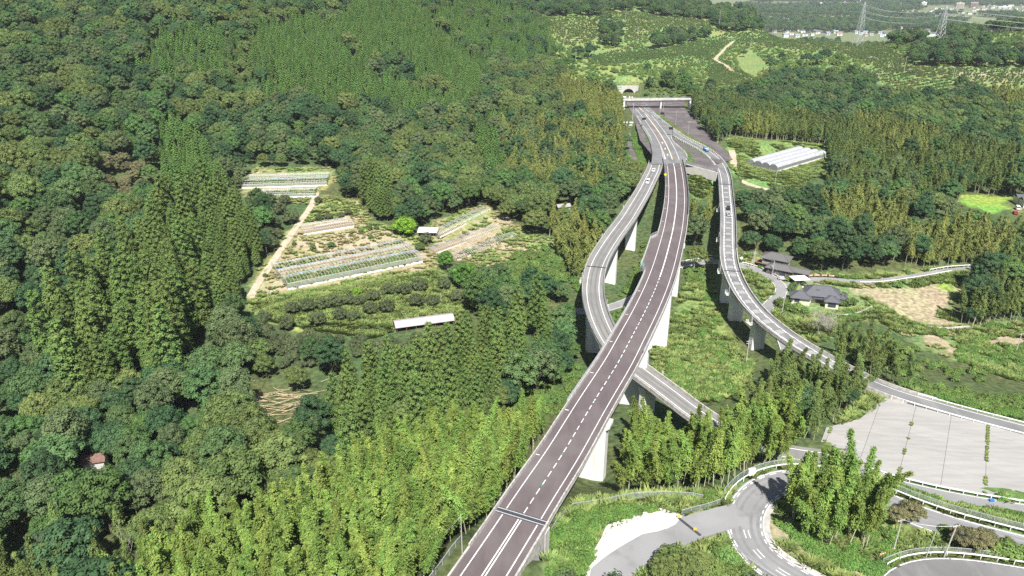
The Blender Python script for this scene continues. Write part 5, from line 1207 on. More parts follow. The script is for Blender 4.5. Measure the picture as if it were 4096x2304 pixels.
def plant_thing(sp, row, label, group, k=None, cat=None, name=None, mats=None):
    cm,tm = PROTO[sp][k if k is not None else int(rgs.integers(0,len(PROTO[sp])))]
    cat = cat or {'bamboo':'bamboo','darkbamboo':'bamboo','goldbamboo':'bamboo','shrub':'bush','citrus':'bush'}.get(sp,'tree')
    if tm is None:
        o = link(name or SPNAME[sp],cm); o.location = row[:3]; o.rotation_euler = (0,0,row[4]); o.scale = (row[3],)*3
        return tagit(o,label,cat,group)
    t = empty(name or SPNAME[sp],tuple(row[:3]),row[4],label,cat,group); t.scale = (row[3],row[3],row[3]*rgs.uniform(0.88,1.14)); t.rotation_euler = (rgs.normal()*(0.09 if 'bamboo' in sp else 0.03),rgs.normal()*(0.09 if 'bamboo' in sp else 0.03),row[4])
    link('crown',cm,None,t); link(STEM.get(sp,'trunk'),tm,None,t)
    return t
def relabel(sp, lab):
    where = next((lab[lab.index(w):] for w in (' in the wood',' of the valley',' on the',' in the',' of the',' at the',' beside',' between',' among',' above',' below') if w in lab),' in the wood')
    return {'olive':'olive green rounded tree','broadleaf':'dark rounded tree','darkbamboo':'dark bamboo standing among the trees','shrub':'low shrub among the bamboo','brown':'brown-leaved small tree'}[sp]+where
STUFFNAME = {'broadleaf':('broadleaf_wood','dark green broadleaf wood covering the hills','wood'),'olive':('olive_wood','olive green crowns spread through the broadleaf wood','wood'),'brown':('brown_scrub','brownish small trees on the spur','wood'),
 'cedar':('cedar_stand','golden-green cedar stands on the slopes','wood'),'cypress':('cypress_plantation','cypress plantation covering the far slopes','wood'),'bamboo':('bamboo_grove','light green bamboo groves by the bridge','bamboo grove'),
 'darkbamboo':('dark_bamboo_thicket','dark green bamboo thickets of the hollow','bamboo grove'),'goldbamboo':('golden_bamboo_thicket','golden bamboo thickets on the slopes','bamboo grove'),'shrub':('scrub','green scrub along the ramp and banks','scrub')}
STUFFNAME['orchard'] = ('orchard_wood','old orchard trees','orchard')
for sp in ('broadleaf','olive','brown','cedar','cypress','bamboo','darkbamboo','goldbamboo','shrub','orchard'):
    A_ = PLANTS[sp]
    if len(A_)==0: continue
    px,py = proj(A_[:,0],A_[:,1],A_[:,2]+HT[sp]*0.6); d = np.hypot(A_[:,1],A_[:,2]-100)
    vis = (px>0)&(px<4096)&(py>0)&(py<2304)
    key = np.where(vis,d,1e6)/A_[:,3]; order = np.argsort(key); nI = min({'broadleaf':220,'cedar':300,'bamboo':120,'darkbamboo':90,'goldbamboo':50,'cypress':300}.get(sp,150),int(vis.sum()))
    if sp in ('olive','brown'): nI = min(80,int(vis.sum()))
    for r_ in A_[order[:nI]]:
        plant_thing(sp,r_,Z_[int(r_[5])][2] if sp==Z_[int(r_[5])][0] else relabel(sp,Z_[int(r_[5])][2]), (SPNAME[sp].replace('_',' ')+' among: '+Z_[int(r_[5])][2]) if sp!=Z_[int(r_[5])][0] else ('stand of: '+Z_[int(r_[5])][2]))
    nm,lb,ct = STUFFNAME[sp]
    if len(A_)>nI: stuff_gn(nm,sp,A_[order[nI:]],lb,ct)
# ------------------------------------------------------------------ plants of the open ground
def crop(ox, oy, sc): return lambda x,y: (ox+x/sc, oy+y/sc)
c6 = crop(1024,768,1.8867); c8 = crop(3072,768,1.8867); c4b = crop(3072,1536,1.8867); c3b = crop(2048,1536,1.8867); c3a = crop(2048,0,1.8867); c4a = crop(3072,0,1.8867); c7 = crop(2048,768,1.8867); cH = crop(2850,950,3.22); c2b = crop(1024,1536,1.8867)
def grow(sp, c, x, y, scale, label, group=None, k=None, drop=0, name=None, cat=None, proto=None):
    g = G(*[v+d for v,d in zip(c(x,y),(0,drop))]); return plant_thing(sp,(g[0],g[1],g[2]-0.05,scale,rgs.uniform(0,6.28)),label,group,k,cat,name)
ORCH = [(280,900),(395,880),(510,860),(600,850),(700,830),(780,830),(890,800),(640,940),(740,945),(860,900),(985,885),(470,985),(240,1015),(1000,755),(1115,755),(1230,725),(1210,845),(1335,835),(1420,705),(1515,800),(60,950),(30,1010)]
for i,(x,y) in enumerate(ORCH): grow('orchard',c6,x,y,rgs.uniform(0.85,1.2),'low round persimmon-like tree in the orchard below the long frame greenhouse','orchard trees below the long greenhouse',drop=12)
for (x,y) in [(100,80),(225,80),(190,150),(270,230),(130,260),(60,220),(90,330),(110,420),(160,330)]: grow('orchard',c6,x,y,rgs.uniform(1.1,1.6),'dark round tree beside the farm track below the upper greenhouses','dark trees beside the farm track',drop=8)
for (x,y) in [(480,205),(555,200),(640,185),(700,170),(470,75)]: grow('orchard',c6,x,y,rgs.uniform(0.7,0.95),'small grey-green tree behind the small frame greenhouse','small trees behind the small greenhouse',drop=4)
for (x,y,s) in [(290,400,0.95),(430,430,1.25),(570,415,1.4),(640,335,0.6),(720,318,0.7),(790,305,0.85),(870,350,1.0),(860,285,1.2),(910,280,1.1),(920,1030,0.7),(70,640,0.9)]: grow('citrus',c6,x,y,s*1.2,'round dark green bush on the bare ground between the frame greenhouses','bushes between the greenhouses',drop=2)
def special(name, m_, c, x, y, R, Hc, z0, label, size=0.5, n=24, th=3.0, kind='broad', np_=90, rr=(0.26,0.4)):
    g = G(*c(x,y)); t = empty(name,g,rgs.uniform(0,6.28),label,'tree')
    if kind=='broad': link('crown',crown_broad(rg,m_,R=R,Hc=Hc,z0=z0,n=n,size=size,n_per=np_,rr=rr),None,t)
    else: link('crown',crown_cedar(rg,m_,Ht=Hc,R=R,n=70,size=size,n_per=50),None,t)
    link('trunk',trunk_mesh(th,0.25,spread=R*0.4),None,t); return t
special('broadleaf_tree',ML['fresh'],c6,1130,322,5.4,7.5,1.2,'bright fresh-green tree beside the white-roofed shed',0.6,26,4)
special('conifer_tree',ML['green'],c6,1435,585,3.4,8,1.0,'rounded deep green conifer at the corner of the long greenhouse',0.42,26,4)
special('conifer_tree',ML['green'],c6,1580,720,5.0,10.5,0.8,'large rich green rounded conifer in front of the arched tunnels',0.45,34,5)
special('broadleaf_tree',ML['olive'],c6,1730,890,5.6,7.0,1.2,'wide olive-yellow layered tree beside the orchard',0.5,34,4)
special('broadleaf_tree',ML['broadleaf'],c6,1830,720,5.0,9,1.2,'dark green tree behind the olive-yellow tree',0.5,26,4)
special('broadleaf_tree',ML['broadleaf'],c6,1640,790,3.2,5,0.8,'dark bush tree at the foot of the rich green conifer',0.45,20,3)
special('broadleaf_tree',ML['citrus'],c6,1240,440,2.4,3.4,0.3,'dark green bush at the end of the long greenhouse',0.4,16,2)
special('broadleaf_tree',ML['orchard'],c6,1290,395,2.8,5.0,0.8,'grey-green tree in front of the white-roofed shed',0.4,18,2)
special('broadleaf_tree',ML['fresh'],c6,765,775,1.8,2.6,0.3,'bright green bush beside the orchard rows',0.35,12,2)
# bamboo clump inside the hairpin
cl = [W(3150,2075,-9.8),W(3300,2185,-9.8),W(3450,2195,-10),W(3520,2110,-11),W(3400,2040,-11),W(3230,2030,-10.5)]
k = 0
xs = [p[0] for p in cl]; ys = [p[1] for p in cl]
while k<56:
    x,y = rgs.uniform(min(xs),max(xs)), rgs.uniform(min(ys),max(ys))
    if not inpoly(np.array([x]),np.array([y]),cl)[0]: continue
    plant_thing('bamboo',(x,y,hz(x,y)-0.1,rgs.uniform(0.95,1.28),rgs.uniform(0,6.28)),'tall light green bamboo of the clump inside the hairpin bend','bamboo clump inside the hairpin'); k += 1
for (x,y,s) in [(1130,1440,1.0),(1200,1400,1.25),(1290,1445,1.2),(1370,1430,1.0),(1400,1380,0.9)]:
    g = G(*c3b(x,y+20)); t = empty('broadleaf_tree',g,0,'yellowish green bushy tree beside the access road','tree','yellowish trees beside the access road'); t.scale = (s,)*3
    link('crown',PROTO['orchard'][0][0].copy(),None,t); t.children[0].data.materials.clear(); t.children[0].data.materials.append(ML['olive']); link('trunk',PROTO['orchard'][0][1],None,t)
for (x,y,s) in [(1560,1290,1.1),(1610,1330,1.2),(1540,1400,1.0),(1690,1350,0.8),(1480,1230,0.6),(1620,1440,1.0),(1760,1430,0.7)]: grow('shrub',c3b,x,y,s*1.15,'green bush on the bank inside the access road fork','bushes inside the access road fork')
for (x,y,s) in [(960,1060,1.0),(1080,1050,1.1),(1040,1000,0.9),(1450,1240,1.2),(1560,1270,1.2),(1620,1230,1.0)]:
    g = G(*c4b(x,y)); t = empty('small_tree',g,0,'brown-tinged bushy tree between the two lower roads','tree','brown-tinged trees between the lower roads'); t.scale = (s*0.62,)*3
    link('crown',PROTO['brown'][0][0],None,t); link('trunk',PROTO['brown'][0][1],None,t)
for (x,y,s) in [(1700,1290,1.5),(1800,1310,1.6),(1900,1320,1.5),(1330,1120,0.9),(1800,1230,1.1)]: grow('shrub',c4b,x,y,s,'rich green bush beside the loop road guardrail','green bushes beside the loop road')
for (x,y,s,nm) in [(1145,810,1.15,0),(1280,800,1.2,0),(1380,840,1.0,0),(1640,880,1.25,0),(1720,880,1.5,0),(1810,870,1.4,0),(980,840,1.1,0),(1040,660,1.3,0),(1075,600,1.2,0),(1010,690,1.2,0),(1160,610,0.7,0),(1530,830,1.0,0),(1690,760,0.9,0)]: grow('citrus',cH,x,y,s*1.3,'clipped dark garden tree around the main tiled house','garden trees around the tiled house',name='garden_tree',cat='tree')
for (x,y,s) in [(870,880,1.7),(980,950,1.5),(1090,940,1.6),(1180,970,1.2)]: grow('shrub',cH,x,y,s,'dense garden shrub between the lane and the main tiled house','garden shrubs by the lane')
for (x,y,s) in [(620,400,0.9),(700,440,0.9),(800,470,0.9),(870,470,1.0),(960,560,0.9),(1030,540,0.9),(600,510,0.8)]: grow('shrub',cH,x,y,s,'garden shrub in front of the two-storey house','garden shrubs at the two-storey house')
for (x,y,s) in [(980,720,1.3),(1130,700,1.5),(1230,680,1.2),(1700,560,1.2),(660,60,0)]:
    if s: grow('shrub',c8,x,y,s,'green bush on the bank below the lane railing','bushes below the lane railing')
# leafless trees
for (c,x,y,h,lab) in [(c8,370,1090,11,'grey leafless tree with fine pinkish twigs in front of the tiled house'),(c6,1640,1400,12,'bare grey tree standing among the cedars beside the bridge'),(c8,440,1060,8,'smaller grey leafless tree beside the terrace wall')]:
    g = G(*c(x,y)); t = empty('bare_tree',g,0,lab,'tree'); link('branches',bare_mesh(rg,h,0.24,5),None,t)
    if c is c8: link('twigs',clumps_mesh('twigs',[(rgs.normal()*h*0.22,rgs.normal()*h*0.22,h*rgs.uniform(0.4,0.85)) for _ in range(26)],[h*0.13]*26,60,0.3,rg,M_dead,core=0,aspect=0.3),None,t)
dm = [bare_mesh(rg,9,0.09,3,1.2) for _ in range(2)]
for i,(x,y) in enumerate([(930,960),(1050,980),(1110,980),(1010,1310),(1500,880),(1610,960),(340,1420),(700,1340),(1760,1300),(800,800)]):
    p = c2b(x-1932,y) if False else (x/1.8867,1536+y/1.8867); g = G(p[0],p[1]+40); t = empty('dead_bamboo',(g[0],g[1],g[2]+5),rgs.uniform(0,6),'grey dead bamboo tip sticking out of the grove','bamboo','dead grey bamboo tips'); o_ = link('branches',dm[i%2],None,t); t.location.z = g[2]; t.scale = (0.9,0.9,1.55)

M_straw = mat('dry_bamboo_pole',(0.50,0.42,0.26),0.7,scale=0.8,col2=(0.38,0.31,0.19),obj_rand=0.2)
g = G(705*K,1015*K); T = empty('fallen_bamboo',g,0,'heap of fallen dry bamboo poles on the cleared slope','bamboo'); pm = MB().tube([(-5,0,0),(0,0,0.12),(5,0,0)],0.1,5,0.05).mesh('pole',M_straw)
for k in range(60):
    x,y = rgs.normal()*8,rgs.normal()*5; q = link('pole',pm,None,T); q.location = (x,y,hz(g[0]+x,g[1]+y)-g[2]+rgs.uniform(0.2,1.1)); q.rotation_euler = (0,rgs.normal()*0.08,rgs.normal()*0.45+0.15); s_ = rgs.uniform(0.6,1.2); q.scale = (s_,1,1)
# citrus rows on the hill terraces, weeds and grass
CIT = []
for k,ang,dy in (('t1',0.25,4.6),('t2',0.1,4.6),('t3',0.15,4.2),('t4',-0.05,5.0),('t5',0.1,5.0),('t6',0.3,4.4),('t7',0.0,5.4),('t8',0.0,5.0),('t9',0.2,9.0),('t10',0.1,5.0),('t11',0.12,6.0)):
    gx,gy = np.meshgrid(np.arange(-900,900,2.1),np.arange(-900,900,dy)); gx = gx.ravel(); gy = gy.ravel()
    cx_,cy_ = 350,850; x = cx_+gx*math.cos(ang)-gy*math.sin(ang)+rgs.normal(size=len(gx))*0.3; y = cy_+gx*math.sin(ang)+gy*math.cos(ang)+rgs.normal(size=len(gx))*0.5
    m = (y>300)&(y<1350)&(x>-100)&(x<640); x,y = x[m],y[m]; z = Hm(x,y); px,py = proj(x,y,z); m = inpoly(px,py,OPEN[k])&(rgs.random(len(x))<0.8); x,y,z = x[m],y[m],z[m]
    m = ~blocked(x,y); x,y,z = x[m],y[m],z[m]
    CIT.append(np.c_[x,y,z-0.1,rgs.uniform(0.6,1.25,len(x)),rgs.uniform(0,6.28,len(x)),np.zeros(len(x))])
CIT = np.vstack(CIT); CIT = CIT[np.argsort(CIT[:,1]/CIT[:,3])]
for r_ in CIT[:220]: plant_thing('citrus',r_,'small dark citrus bush in a terrace row on the hill','citrus bushes in rows on the hill terraces')
if len(CIT)>220: stuff_gn('citrus_rows','citrus',CIT[220:],'rows of dark citrus bushes on the far hill terraces','bushes')
print('CITRUS',len(CIT))
def cover_stuff(name, sp, polys, step, label, cat, share=1.0, noise=None, smin=0.6, smax=1.3, yr=(60,520), zc=None, clear=True):
    out = []
    for poly in polys:
        x,y = jgrid(step,-420,420 if yr[1]<900 else 640,yr[0],yr[1],rgs,0.5); z = Hm(x,y); px,py = proj(x,y,z); m = inpoly(px,py,poly)&(rgs.random(len(x))<share); x,y,z = x[m],y[m],z[m]
        if noise is not None:
            nv = vnoise(x,y,noise[0],noise[1])*0.6+vnoise(x,y,noise[0]+1,noise[1]/3)*0.4; m = (nv>noise[2])&(nv<noise[3]); x,y,z = x[m],y[m],z[m]
        m = ~inpads(x,y)
        if name in ('grass','dry_grass','weed_patches') and True:
            px,py = proj(x,y,z)
            for poly_,_c in PATCH[3:]: m &= ~inpoly(px,py,poly_)
        if clear: m &= ~blocked2(x,y)
        x,y,z = x[m],y[m],z[m]
        out.append(np.c_[x,y,z-0.03,rgs.uniform(smin,smax,len(x)),rgs.uniform(0,6.28,len(x)),np.zeros(len(x))])
    A_ = np.vstack(out); print(name,len(A_))
    return stuff_gn(name,sp,A_,label,cat) if len(A_) else None
def blocked2(x,y):
    b = np.zeros(len(x),bool)
    for pth,hw in ROADS:
        for p in pth.P: b |= (x-p[0])**2+(y-p[1])**2 < (hw+0.3)**2
    for pts in ([MAIN.at(s) for s in np.arange(S_J1,S_TUN,3)],[MAIN.at(s) for s in np.arange(0,S_J0+2,3)],[RIGHT.at(s) for s in np.arange(sR,RIGHT.L,3)],[RIGHT.at(s) for s in np.arange(0,sB,3)]):
        for p in pts: b |= (x-p[0])**2+(y-p[1])**2 < 36
    return b
green_areas = [OPEN[k] for k in ('valley','access','house','ghw','ghw2','bank')]
cover_stuff('grass','grass',green_areas+[OPEN['lot']],1.25,'long green grass on the open slopes','grass',0.9,(31,14,0.36,2),0.6,1.5)
cover_stuff('dry_grass','drygrass',[OPEN['field'],OPEN['house']],1.8,'dry yellow grass on the fields','grass',0.55,(41,16,0.0,0.52),0.6,1.3)
cover_stuff('field_grass','grass',[OPEN['field'],OPEN['ghost1']],1.8,'patchy green grass on the farm field','grass',0.6,(41,16,0.55,2),0.6,1.4)
orch = pk((640,760),(760,735),(1100,680),(1150,740),(1190,775),(1130,800),(1060,800),(940,850),(820,835),(640,800))
cover_stuff('orchard_grass','grass',[orch],1.0,'thick pale grass under the orchard trees','grass',0.9,None,0.7,1.6)
cover_stuff('terrace_scrub','shrub',[OPEN[k] for k in TERR],3.4,'low green scrub across the far terraces','scrub',0.5,(71,20,0.38,2),0.25,0.62,yr=(420,1250))
cover_stuff('terrace_dry_grass','drygrass',[OPEN[k] for k in ('t1','t2','t4','t5','t6','t9','t10')],4.0,'pale dry grass on the far terraces','grass',0.6,(73,12,0.5,2),1.0,2.2,yr=(420,1250))
low = [OPEN[k] for k in ('valley','house')]
cover_stuff('weed_patches','ivy',low+[OPEN['access']],2.2,'low leafy weeds among the grass','weeds',0.8,(51,22,0.52,2),0.5,1.4)
IVY = [pk((1385,1345),(1450,1300),(1560,1278),(1640,1272),(1645,1295),(1540,1308),(1500,1345),(1480,1420),(1430,1470),(1385,1470),(1375,1400)),
       pk((2235,1212),(2300,1222),(2400,1240),(2576,1262),(2700,1285),(2700,1345),(2576,1318),(2400,1272),(2240,1240)),
       pk((2320,985),(2400,990),(2576,1015),(2700,1030),(2700,1078),(2576,1058),(2450,1038),(2340,1012)), OPEN['bank'],
       pk((1940,1300),(2000,1330),(2100,1390),(2220,1420),(2220,1380),(2260,1420),(2200,1449),(2130,1430),(2020,1380))]
cover_stuff('ivy','ivy',IVY,1.15,'mat of bright green ivy and creepers on the banks','ivy',0.95,None,0.7,1.5,clear=True)
# weeds in the joints of the concrete yard
wl_ = []
for i in (-1,1,3,5):
    for t in np.arange(-6,52,0.16):
        q = A[:2]+np.array([(B-A)[0],(B-A)[1]])/np.linalg.norm((B-A)[:2])*(i*SLABW+0.01)+ey*t
        if inpoly(np.array([q[0]]),np.array([q[1]]),lp)[0] and vnoise(np.array([q[0]*3+i*40]),np.array([q[1]*3]),77,9)[0]>(0.36 if i in (-1,3) else 0.62): wl_.append((q[0]+rgs.normal()*0.12,q[1]+rgs.normal()*0.1,padz('lot',q[0],q[1])+0.04,rgs.uniform(0.1,0.34),rgs.uniform(0,6),0))
if wl_: stuff_gn('joint_weeds','grass',np.array(wl_),'weeds growing in the joints of the concrete yard','weeds')
# ------------------------------------------------------------------ greenhouses
M_pipe = mat('galvanised_pipe', (0.55,0.57,0.58), 0.45, var=0.15, scale=1.5, metal=0.3)
M_blue = mat('blue_gutter', (0.34,0.50,0.62), 0.5, var=0.15, scale=0.6)
M_vinyl = mat('white_vinyl', (0.40,0.41,0.42), 0.5, scale=0.5, col2=(0.31,0.32,0.33), space='World')
def netmat(name, col, a):
    m = bpy.data.materials.new(name); m.use_nodes = True; N = m.node_tree.nodes; L = m.node_tree.links
    P = N['Principled BSDF']; P.inputs['Base Color'].default_value = (*col,1); P.inputs['Roughness'].default_value = 0.6
    tr = N.new('ShaderNodeBsdfTransparent'); ms = N.new('ShaderNodeMixShader'); ms.inputs[0].default_value = a
    L.new(tr.outputs[0],ms.inputs[1]); L.new(P.outputs[0],ms.inputs[2]); L.new(ms.outputs[0],N['Material Output'].inputs['Surface']); return m
M_net = netmat('insect_net',(0.45,0.47,0.45),0.38); M_clear = netmat('clear_film',(0.5,0.53,0.54),0.35)
M_soil = mat('tilled_soil',(0.28,0.22,0.145),0.95,scale=1.2,col2=(0.21,0.165,0.105),bump=0.4,bscale=3)
def greenhouse(A_, B_, C_, spans, eave, rise, label, rib_step=1.2, net=1.0, cover=None, gut=M_blue, crop_sp=None, name='greenhouse', base=0.25, ends=True, r=0.055, soil=True, netmat_=None, top=True, rows=True):
    A_,B_,C_ = [np.array(p,float) for p in (A_,B_,C_)]
    ex_ = B_[:2]-A_[:2]; L_ = np.linalg.norm(ex_); ex_ /= L_; ey_ = np.array([-ex_[1],ex_[0]]); Wd = (C_[:2]-A_[:2])@ey_
    z0 = A_[2]; t = empty(name,(A_[0],A_[1],z0),math.atan2(ex_[1],ex_[0]),label,'greenhouse')
    w = Wd/spans
    # one arch rib, shared
    def arch(y0,w_):
        n = 8; return [(0,y0,0),(0,y0,eave)]+[(0,y0+w_*(0.5-0.5*math.cos(math.pi*k/n)),eave+rise*math.sin(math.pi*k/n)) for k in range(1,n)]+[(0,y0+w_,eave),(0,y0+w_,0)]
    rib = MB(); rib.tube(arch(0,w),r,4,cap=False); me = rib.mesh('rib',M_pipe)
    for j in range(spans):
        for x in np.arange(0,L_+0.01,rib_step):
            o_ = link('rib',me,None,t); o_.location = (x,j*w,0)
    for j in range(spans):
        for f_ in (0.22,0.5,0.78) if spans<3 else (0.5,):
            a_ = math.pi*f_; y = j*w+w*(0.5-0.5*math.cos(a_)); z = eave+rise*math.sin(a_)
            MB().tube([(0,y,z+0.04),(L_,y,z+0.04)],r,4).build('purlin',M_pipe,t)
        if j: MB().box(-0.4,L_+0.4,j*w-0.16,j*w+0.16,eave+0.02,eave+0.2).build('gutter',gut,t)
    for y in (-0.03,Wd+0.03): MB().tube([(0,y,eave),(L_,y,eave)],r*1.2,4).build('eave_rail',M_pipe,t)
    if net:
        for y in (-0.09,Wd+0.09): MB().add([(0,y,base),(L_,y,base),(L_,y,eave*net),(0,y,eave*net)],[(0,1,2,3)]).build('side_net',netmat_ or M_net,t)
    if ends:
        for x in (-0.06,L_+0.06):
            vs = []; 
            for j in range(spans): vs += [(x,p[1],p[2]) for p in arch(j*w,w)[1:-1]]
            vs = [(x,0,base)]+vs+[(x,Wd,base)]; MB().add(vs,[tuple(range(len(vs)))]).build('end_net',netmat_ or M_net,t)
    for y in (-0.12,Wd+0.12): MB().box(-0.15,L_+0.15,y-0.1,y+0.1,-0.6,base).build('base_wall',M_white,t)
    if cover:
        for j in range(spans):
            a2 = arch(j*w,w)[1:-1]; n = len(a2); k = int(L_/2.5)+1; mb = MB(); xs_ = np.linspace(0.05,L_-0.05,k)
            vs = [(x,p[1],p[2]+0.09+0.03*math.sin(i*2.1+j)) for i,x in enumerate(xs_) for p in a2]
            mb.add(vs,[(i*n+q,i*n+q+1,(i+1)*n+q+1,(i+1)*n+q) for i in range(k-1) for q in range(n-1)]).build('roof_film',cover,t,True)
    if soil: MB().box(0,L_,0,Wd,-0.5,0.02).build('soil_bed',M_soil,t)
    if rows:
        nr = max(2,int(Wd/1.6)); 
        for k in range(nr):
            y = (k+0.5)*Wd/nr; MB().add([(0.6,y-0.45,0.025),(L_-0.6,y-0.45,0.025),(L_-0.6,y-0.15,0.2),(0.6,y-0.15,0.2),(L_-0.6,y+0.15,0.2),(0.6,y+0.15,0.2),(L_-0.6,y+0.45,0.025),(0.6,y+0.45,0.025)],[(0,1,2,3),(3,2,4,5),(5,4,6,7)]).build('ridge_row',M_soil,t)
    if crop_sp:
        for sp,sh,sm in crop_sp:
            m = int(L_*Wd*sh); lx = rgs.uniform(0.4,L_-0.4,m); ly = (np.floor(rgs.uniform(0,1,m)*int(Wd/1.5))+0.5)*1.5+rgs.normal(size=m)*0.25; ly = np.clip(ly,0.4,Wd-0.4)
            X_ = A_[0]+ex_[0]*lx+ey_[0]*ly; Y_ = A_[1]+ex_[1]*lx+ey_[1]*ly
            so = stuff_gn('crop_rows' if sp!='drygrass' else 'withered_rows',sp,np.c_[X_,Y_,np.full(m,z0+0.02),rgs.uniform(sm*0.6,sm*1.3,m),rgs.uniform(0,6.28,m),np.zeros(m)],'rows of '+('leafy' if sp!='drygrass' else 'withered')+' plants inside '+label.split(' with')[0],'plants')
    return t
def onpad(key,p): x,y,_ = W(p[0],p[1],padw[key][0][2]); 
def PW(key,px,py):
    z = -20.0
    for _ in range(12):
        x,y,_z = W(px,py,z); z = padz(key,x,y)
    return (x,y,z)
greenhouse(PW('gh_main',1153,1156),PW('gh_main',1690,1046),PW('gh_main',1088,1062),3,2.5,1.3,'long three-span frame greenhouse with blue gutters and no roof film',1.5,1.0,None,M_blue,[('ivy',0.75,0.55),('drygrass',0.6,0.9)],rows=False)
greenhouse(PW('gh_up',968,752),PW('gh_up',1308,740),PW('gh_up',975,712),2,2.0,0.9,'two-span frame greenhouse at the foot of the dark wood',1.5,1.0,None,M_blue,[('ivy',0.4,0.5),('drygrass',0.3,0.8)],rows=False)
greenhouse(PW('gh_up',1030,792),PW('gh_up',1260,785),PW('gh_up',1032,762),1,1.7,0.9,'narrow frame greenhouse below the upper two-span one',1.2,1.0,None,M_blue,[('ivy',0.3,0.5)],rows=False)
greenhouse(PW('gh_small',1215,938),PW('gh_small',1415,905),PW('gh_small',1204,912),1,1.8,1.2,'small bare frame greenhouse with blue rails above the long greenhouse',1.2,0.0,None,M_blue,None,ends=False)
greenhouse(PW('gh_r1',1760,948),PW('gh_r1',1965,838),PW('gh_r1',1738,920),1,0.3,1.7,'arched pipe tunnel over tilled rows next to the white-roofed shed',1.3,0,None,M_blue,None,ends=False,base=0.05,rows=True)
greenhouse(PW('gh_r2',1745,1012),PW('gh_r2',2005,912),PW('gh_r2',1722,990),1,0.3,1.7,'arched pipe tunnel over tilled rows between two others',1.3,0,None,M_blue,None,ends=False,base=0.05,rows=True)
greenhouse(G(1830,1042)[:2]+(G(1830,1042)[2]+0.1,),G(2075,948)[:2]+(0,),G(1808,1020),1,0.3,1.6,'arched pipe tunnel with dark folded sheeting near the round conifers',1.3,0,None,M_blue,None,ends=False,base=0.05,rows=True)
greenhouse(PW('gh_white',3108,686),PW('gh_white',3302,628),PW('gh_white',2986,660),4,2.4,1.5,'four-span greenhouse covered with white film on the grassy terrace',1.6,1.0,M_vinyl,mat('dark_gutter',(0.14,0.13,0.12),0.6),None,netmat_=M_clear,rows=False,)

# ------------------------------------------------------------------ buildings
M_tile = mat('dark_roof_tile', (0.115,0.118,0.13), 0.5, scale=6, col2=(0.075,0.078,0.088), stretch=(7,0.6,0.6), bump=0.8, bscale=9, spec=0.5)
M_tile2 = mat('grey_roof_tile', (0.15,0.145,0.14), 0.6, scale=5, col2=(0.10,0.098,0.095), stretch=(6,0.6,0.6), bump=0.8, bscale=8)
M_plaster = mat('cream_plaster', (0.62,0.57,0.45), 0.85, var=0.08, scale=1.5)
M_boards = mat('dark_boards', (0.13,0.10,0.08), 0.8, var=0.25, scale=4, stretch=(4,4,0.5))
M_greywall = mat('grey_wall', (0.30,0.29,0.275), 0.85, var=0.15, scale=1.5)
M_glass = mat('window_glass', (0.05,0.065,0.08), 0.12, spec=0.6)
M_frame = mat('window_frame', (0.45,0.45,0.45), 0.5)
def hip_roof(mb, x0, x1, y0, y1, z, h, ov, ridge=0.5):
    x0-=ov; x1+=ov; y0-=ov; y1+=ov; w = y1-y0; ins = w*ridge
    e = [(x0,y0,z),(x1,y0,z),(x1,y1,z),(x0,y1,z)]; r = [(x0+ins,(y0+y1)/2,z+h),(x1-ins,(y0+y1)/2,z+h)]
    b = [(p[0],p[1],z-0.18) for p in e]
    return mb.add(e+r+b,[(0,1,5,4),(1,2,5),(2,3,4,5),(3,0,4),(0,1,7,6),(1,2,8,7),(2,3,9,8),(3,0,6,9),(6,7,8,9)]), r
def gable_roof(mb, x0, x1, y0, y1, z, h, ov):
    x0-=ov; x1+=ov; y0-=ov; y1+=ov; ym = (y0+y1)/2; t = 0.18
    vs = [(x0,y0,z),(x1,y0,z),(x1,ym,z+h),(x0,ym,z+h),(x0,y1,z),(x1,y1,z)]; vs += [(p[0],p[1],p[2]-t) for p in vs]
    return mb.add(vs,[(0,1,2,3),(3,2,5,4),(6,9,8,7),(9,10,11,8),(0,6,7,1),(4,5,11,10),(0,3,9,6),(3,4,10,9),(1,7,8,2),(2,8,11,5)]), [(x0,ym,z+h),(x1,ym,z+h)]
def block(t, x0, x1, y0, y1, z0, z1, wm, rm, kind='hip', h=1.6, ov=0.8, ridge=0.45, wins=()):
    wl2 = MB().box(x0,x1,y0,y1,z0,z1).build('wall',wm,t)
    mb,r = (hip_roof(MB(),x0,x1,y0,y1,z1,h,ov,ridge) if kind=='hip' else gable_roof(MB(),x0,x1,y0,y1,z1,h,ov))
    ro = mb.build('roof',rm,t)
    MB().tube([(r[0][0],r[0][1],r[0][2]+0.1),(r[1][0],r[1][1],r[1][2]+0.1)],0.2,6).build('ridge_cap',rm,ro)
    if kind=='hip':
        for (px_,py_),q in (((x0-ov,y0-ov),r[0]),((x0-ov,y1+ov),r[0]),((x1+ov,y0-ov),r[1]),((x1+ov,y1+ov),r[1])): MB().tube([(px_,py_,z1+0.08),(q[0],q[1],q[2]+0.08)],0.13,5).build('hip_ridge',rm,ro)
    for (side,a_,b_,za,zb) in wins:                       # windows on the front (y0), back (y1) or an end (x0, x1)
        if side=='y0': f = MB().box(a_-0.08,b_+0.08,y0-0.09,y0-0.005,za-0.08,zb+0.08); g_ = MB().box(a_,b_,y0-0.12,y0-0.095,za,zb)
        elif side=='x0': f = MB().box(x0-0.09,x0-0.005,a_-0.08,b_+0.08,za-0.08,zb+0.08); g_ = MB().box(x0-0.12,x0-0.095,a_,b_,za,zb)
        else: f = MB().box(x1+0.005,x1+0.09,a_-0.08,b_+0.08,za-0.08,zb+0.08); g_ = MB().box(x1+0.095,x1+0.12,a_,b_,za,zb)
        fo = f.build('window',M_frame,t); g_.build('pane',M_glass,fo)
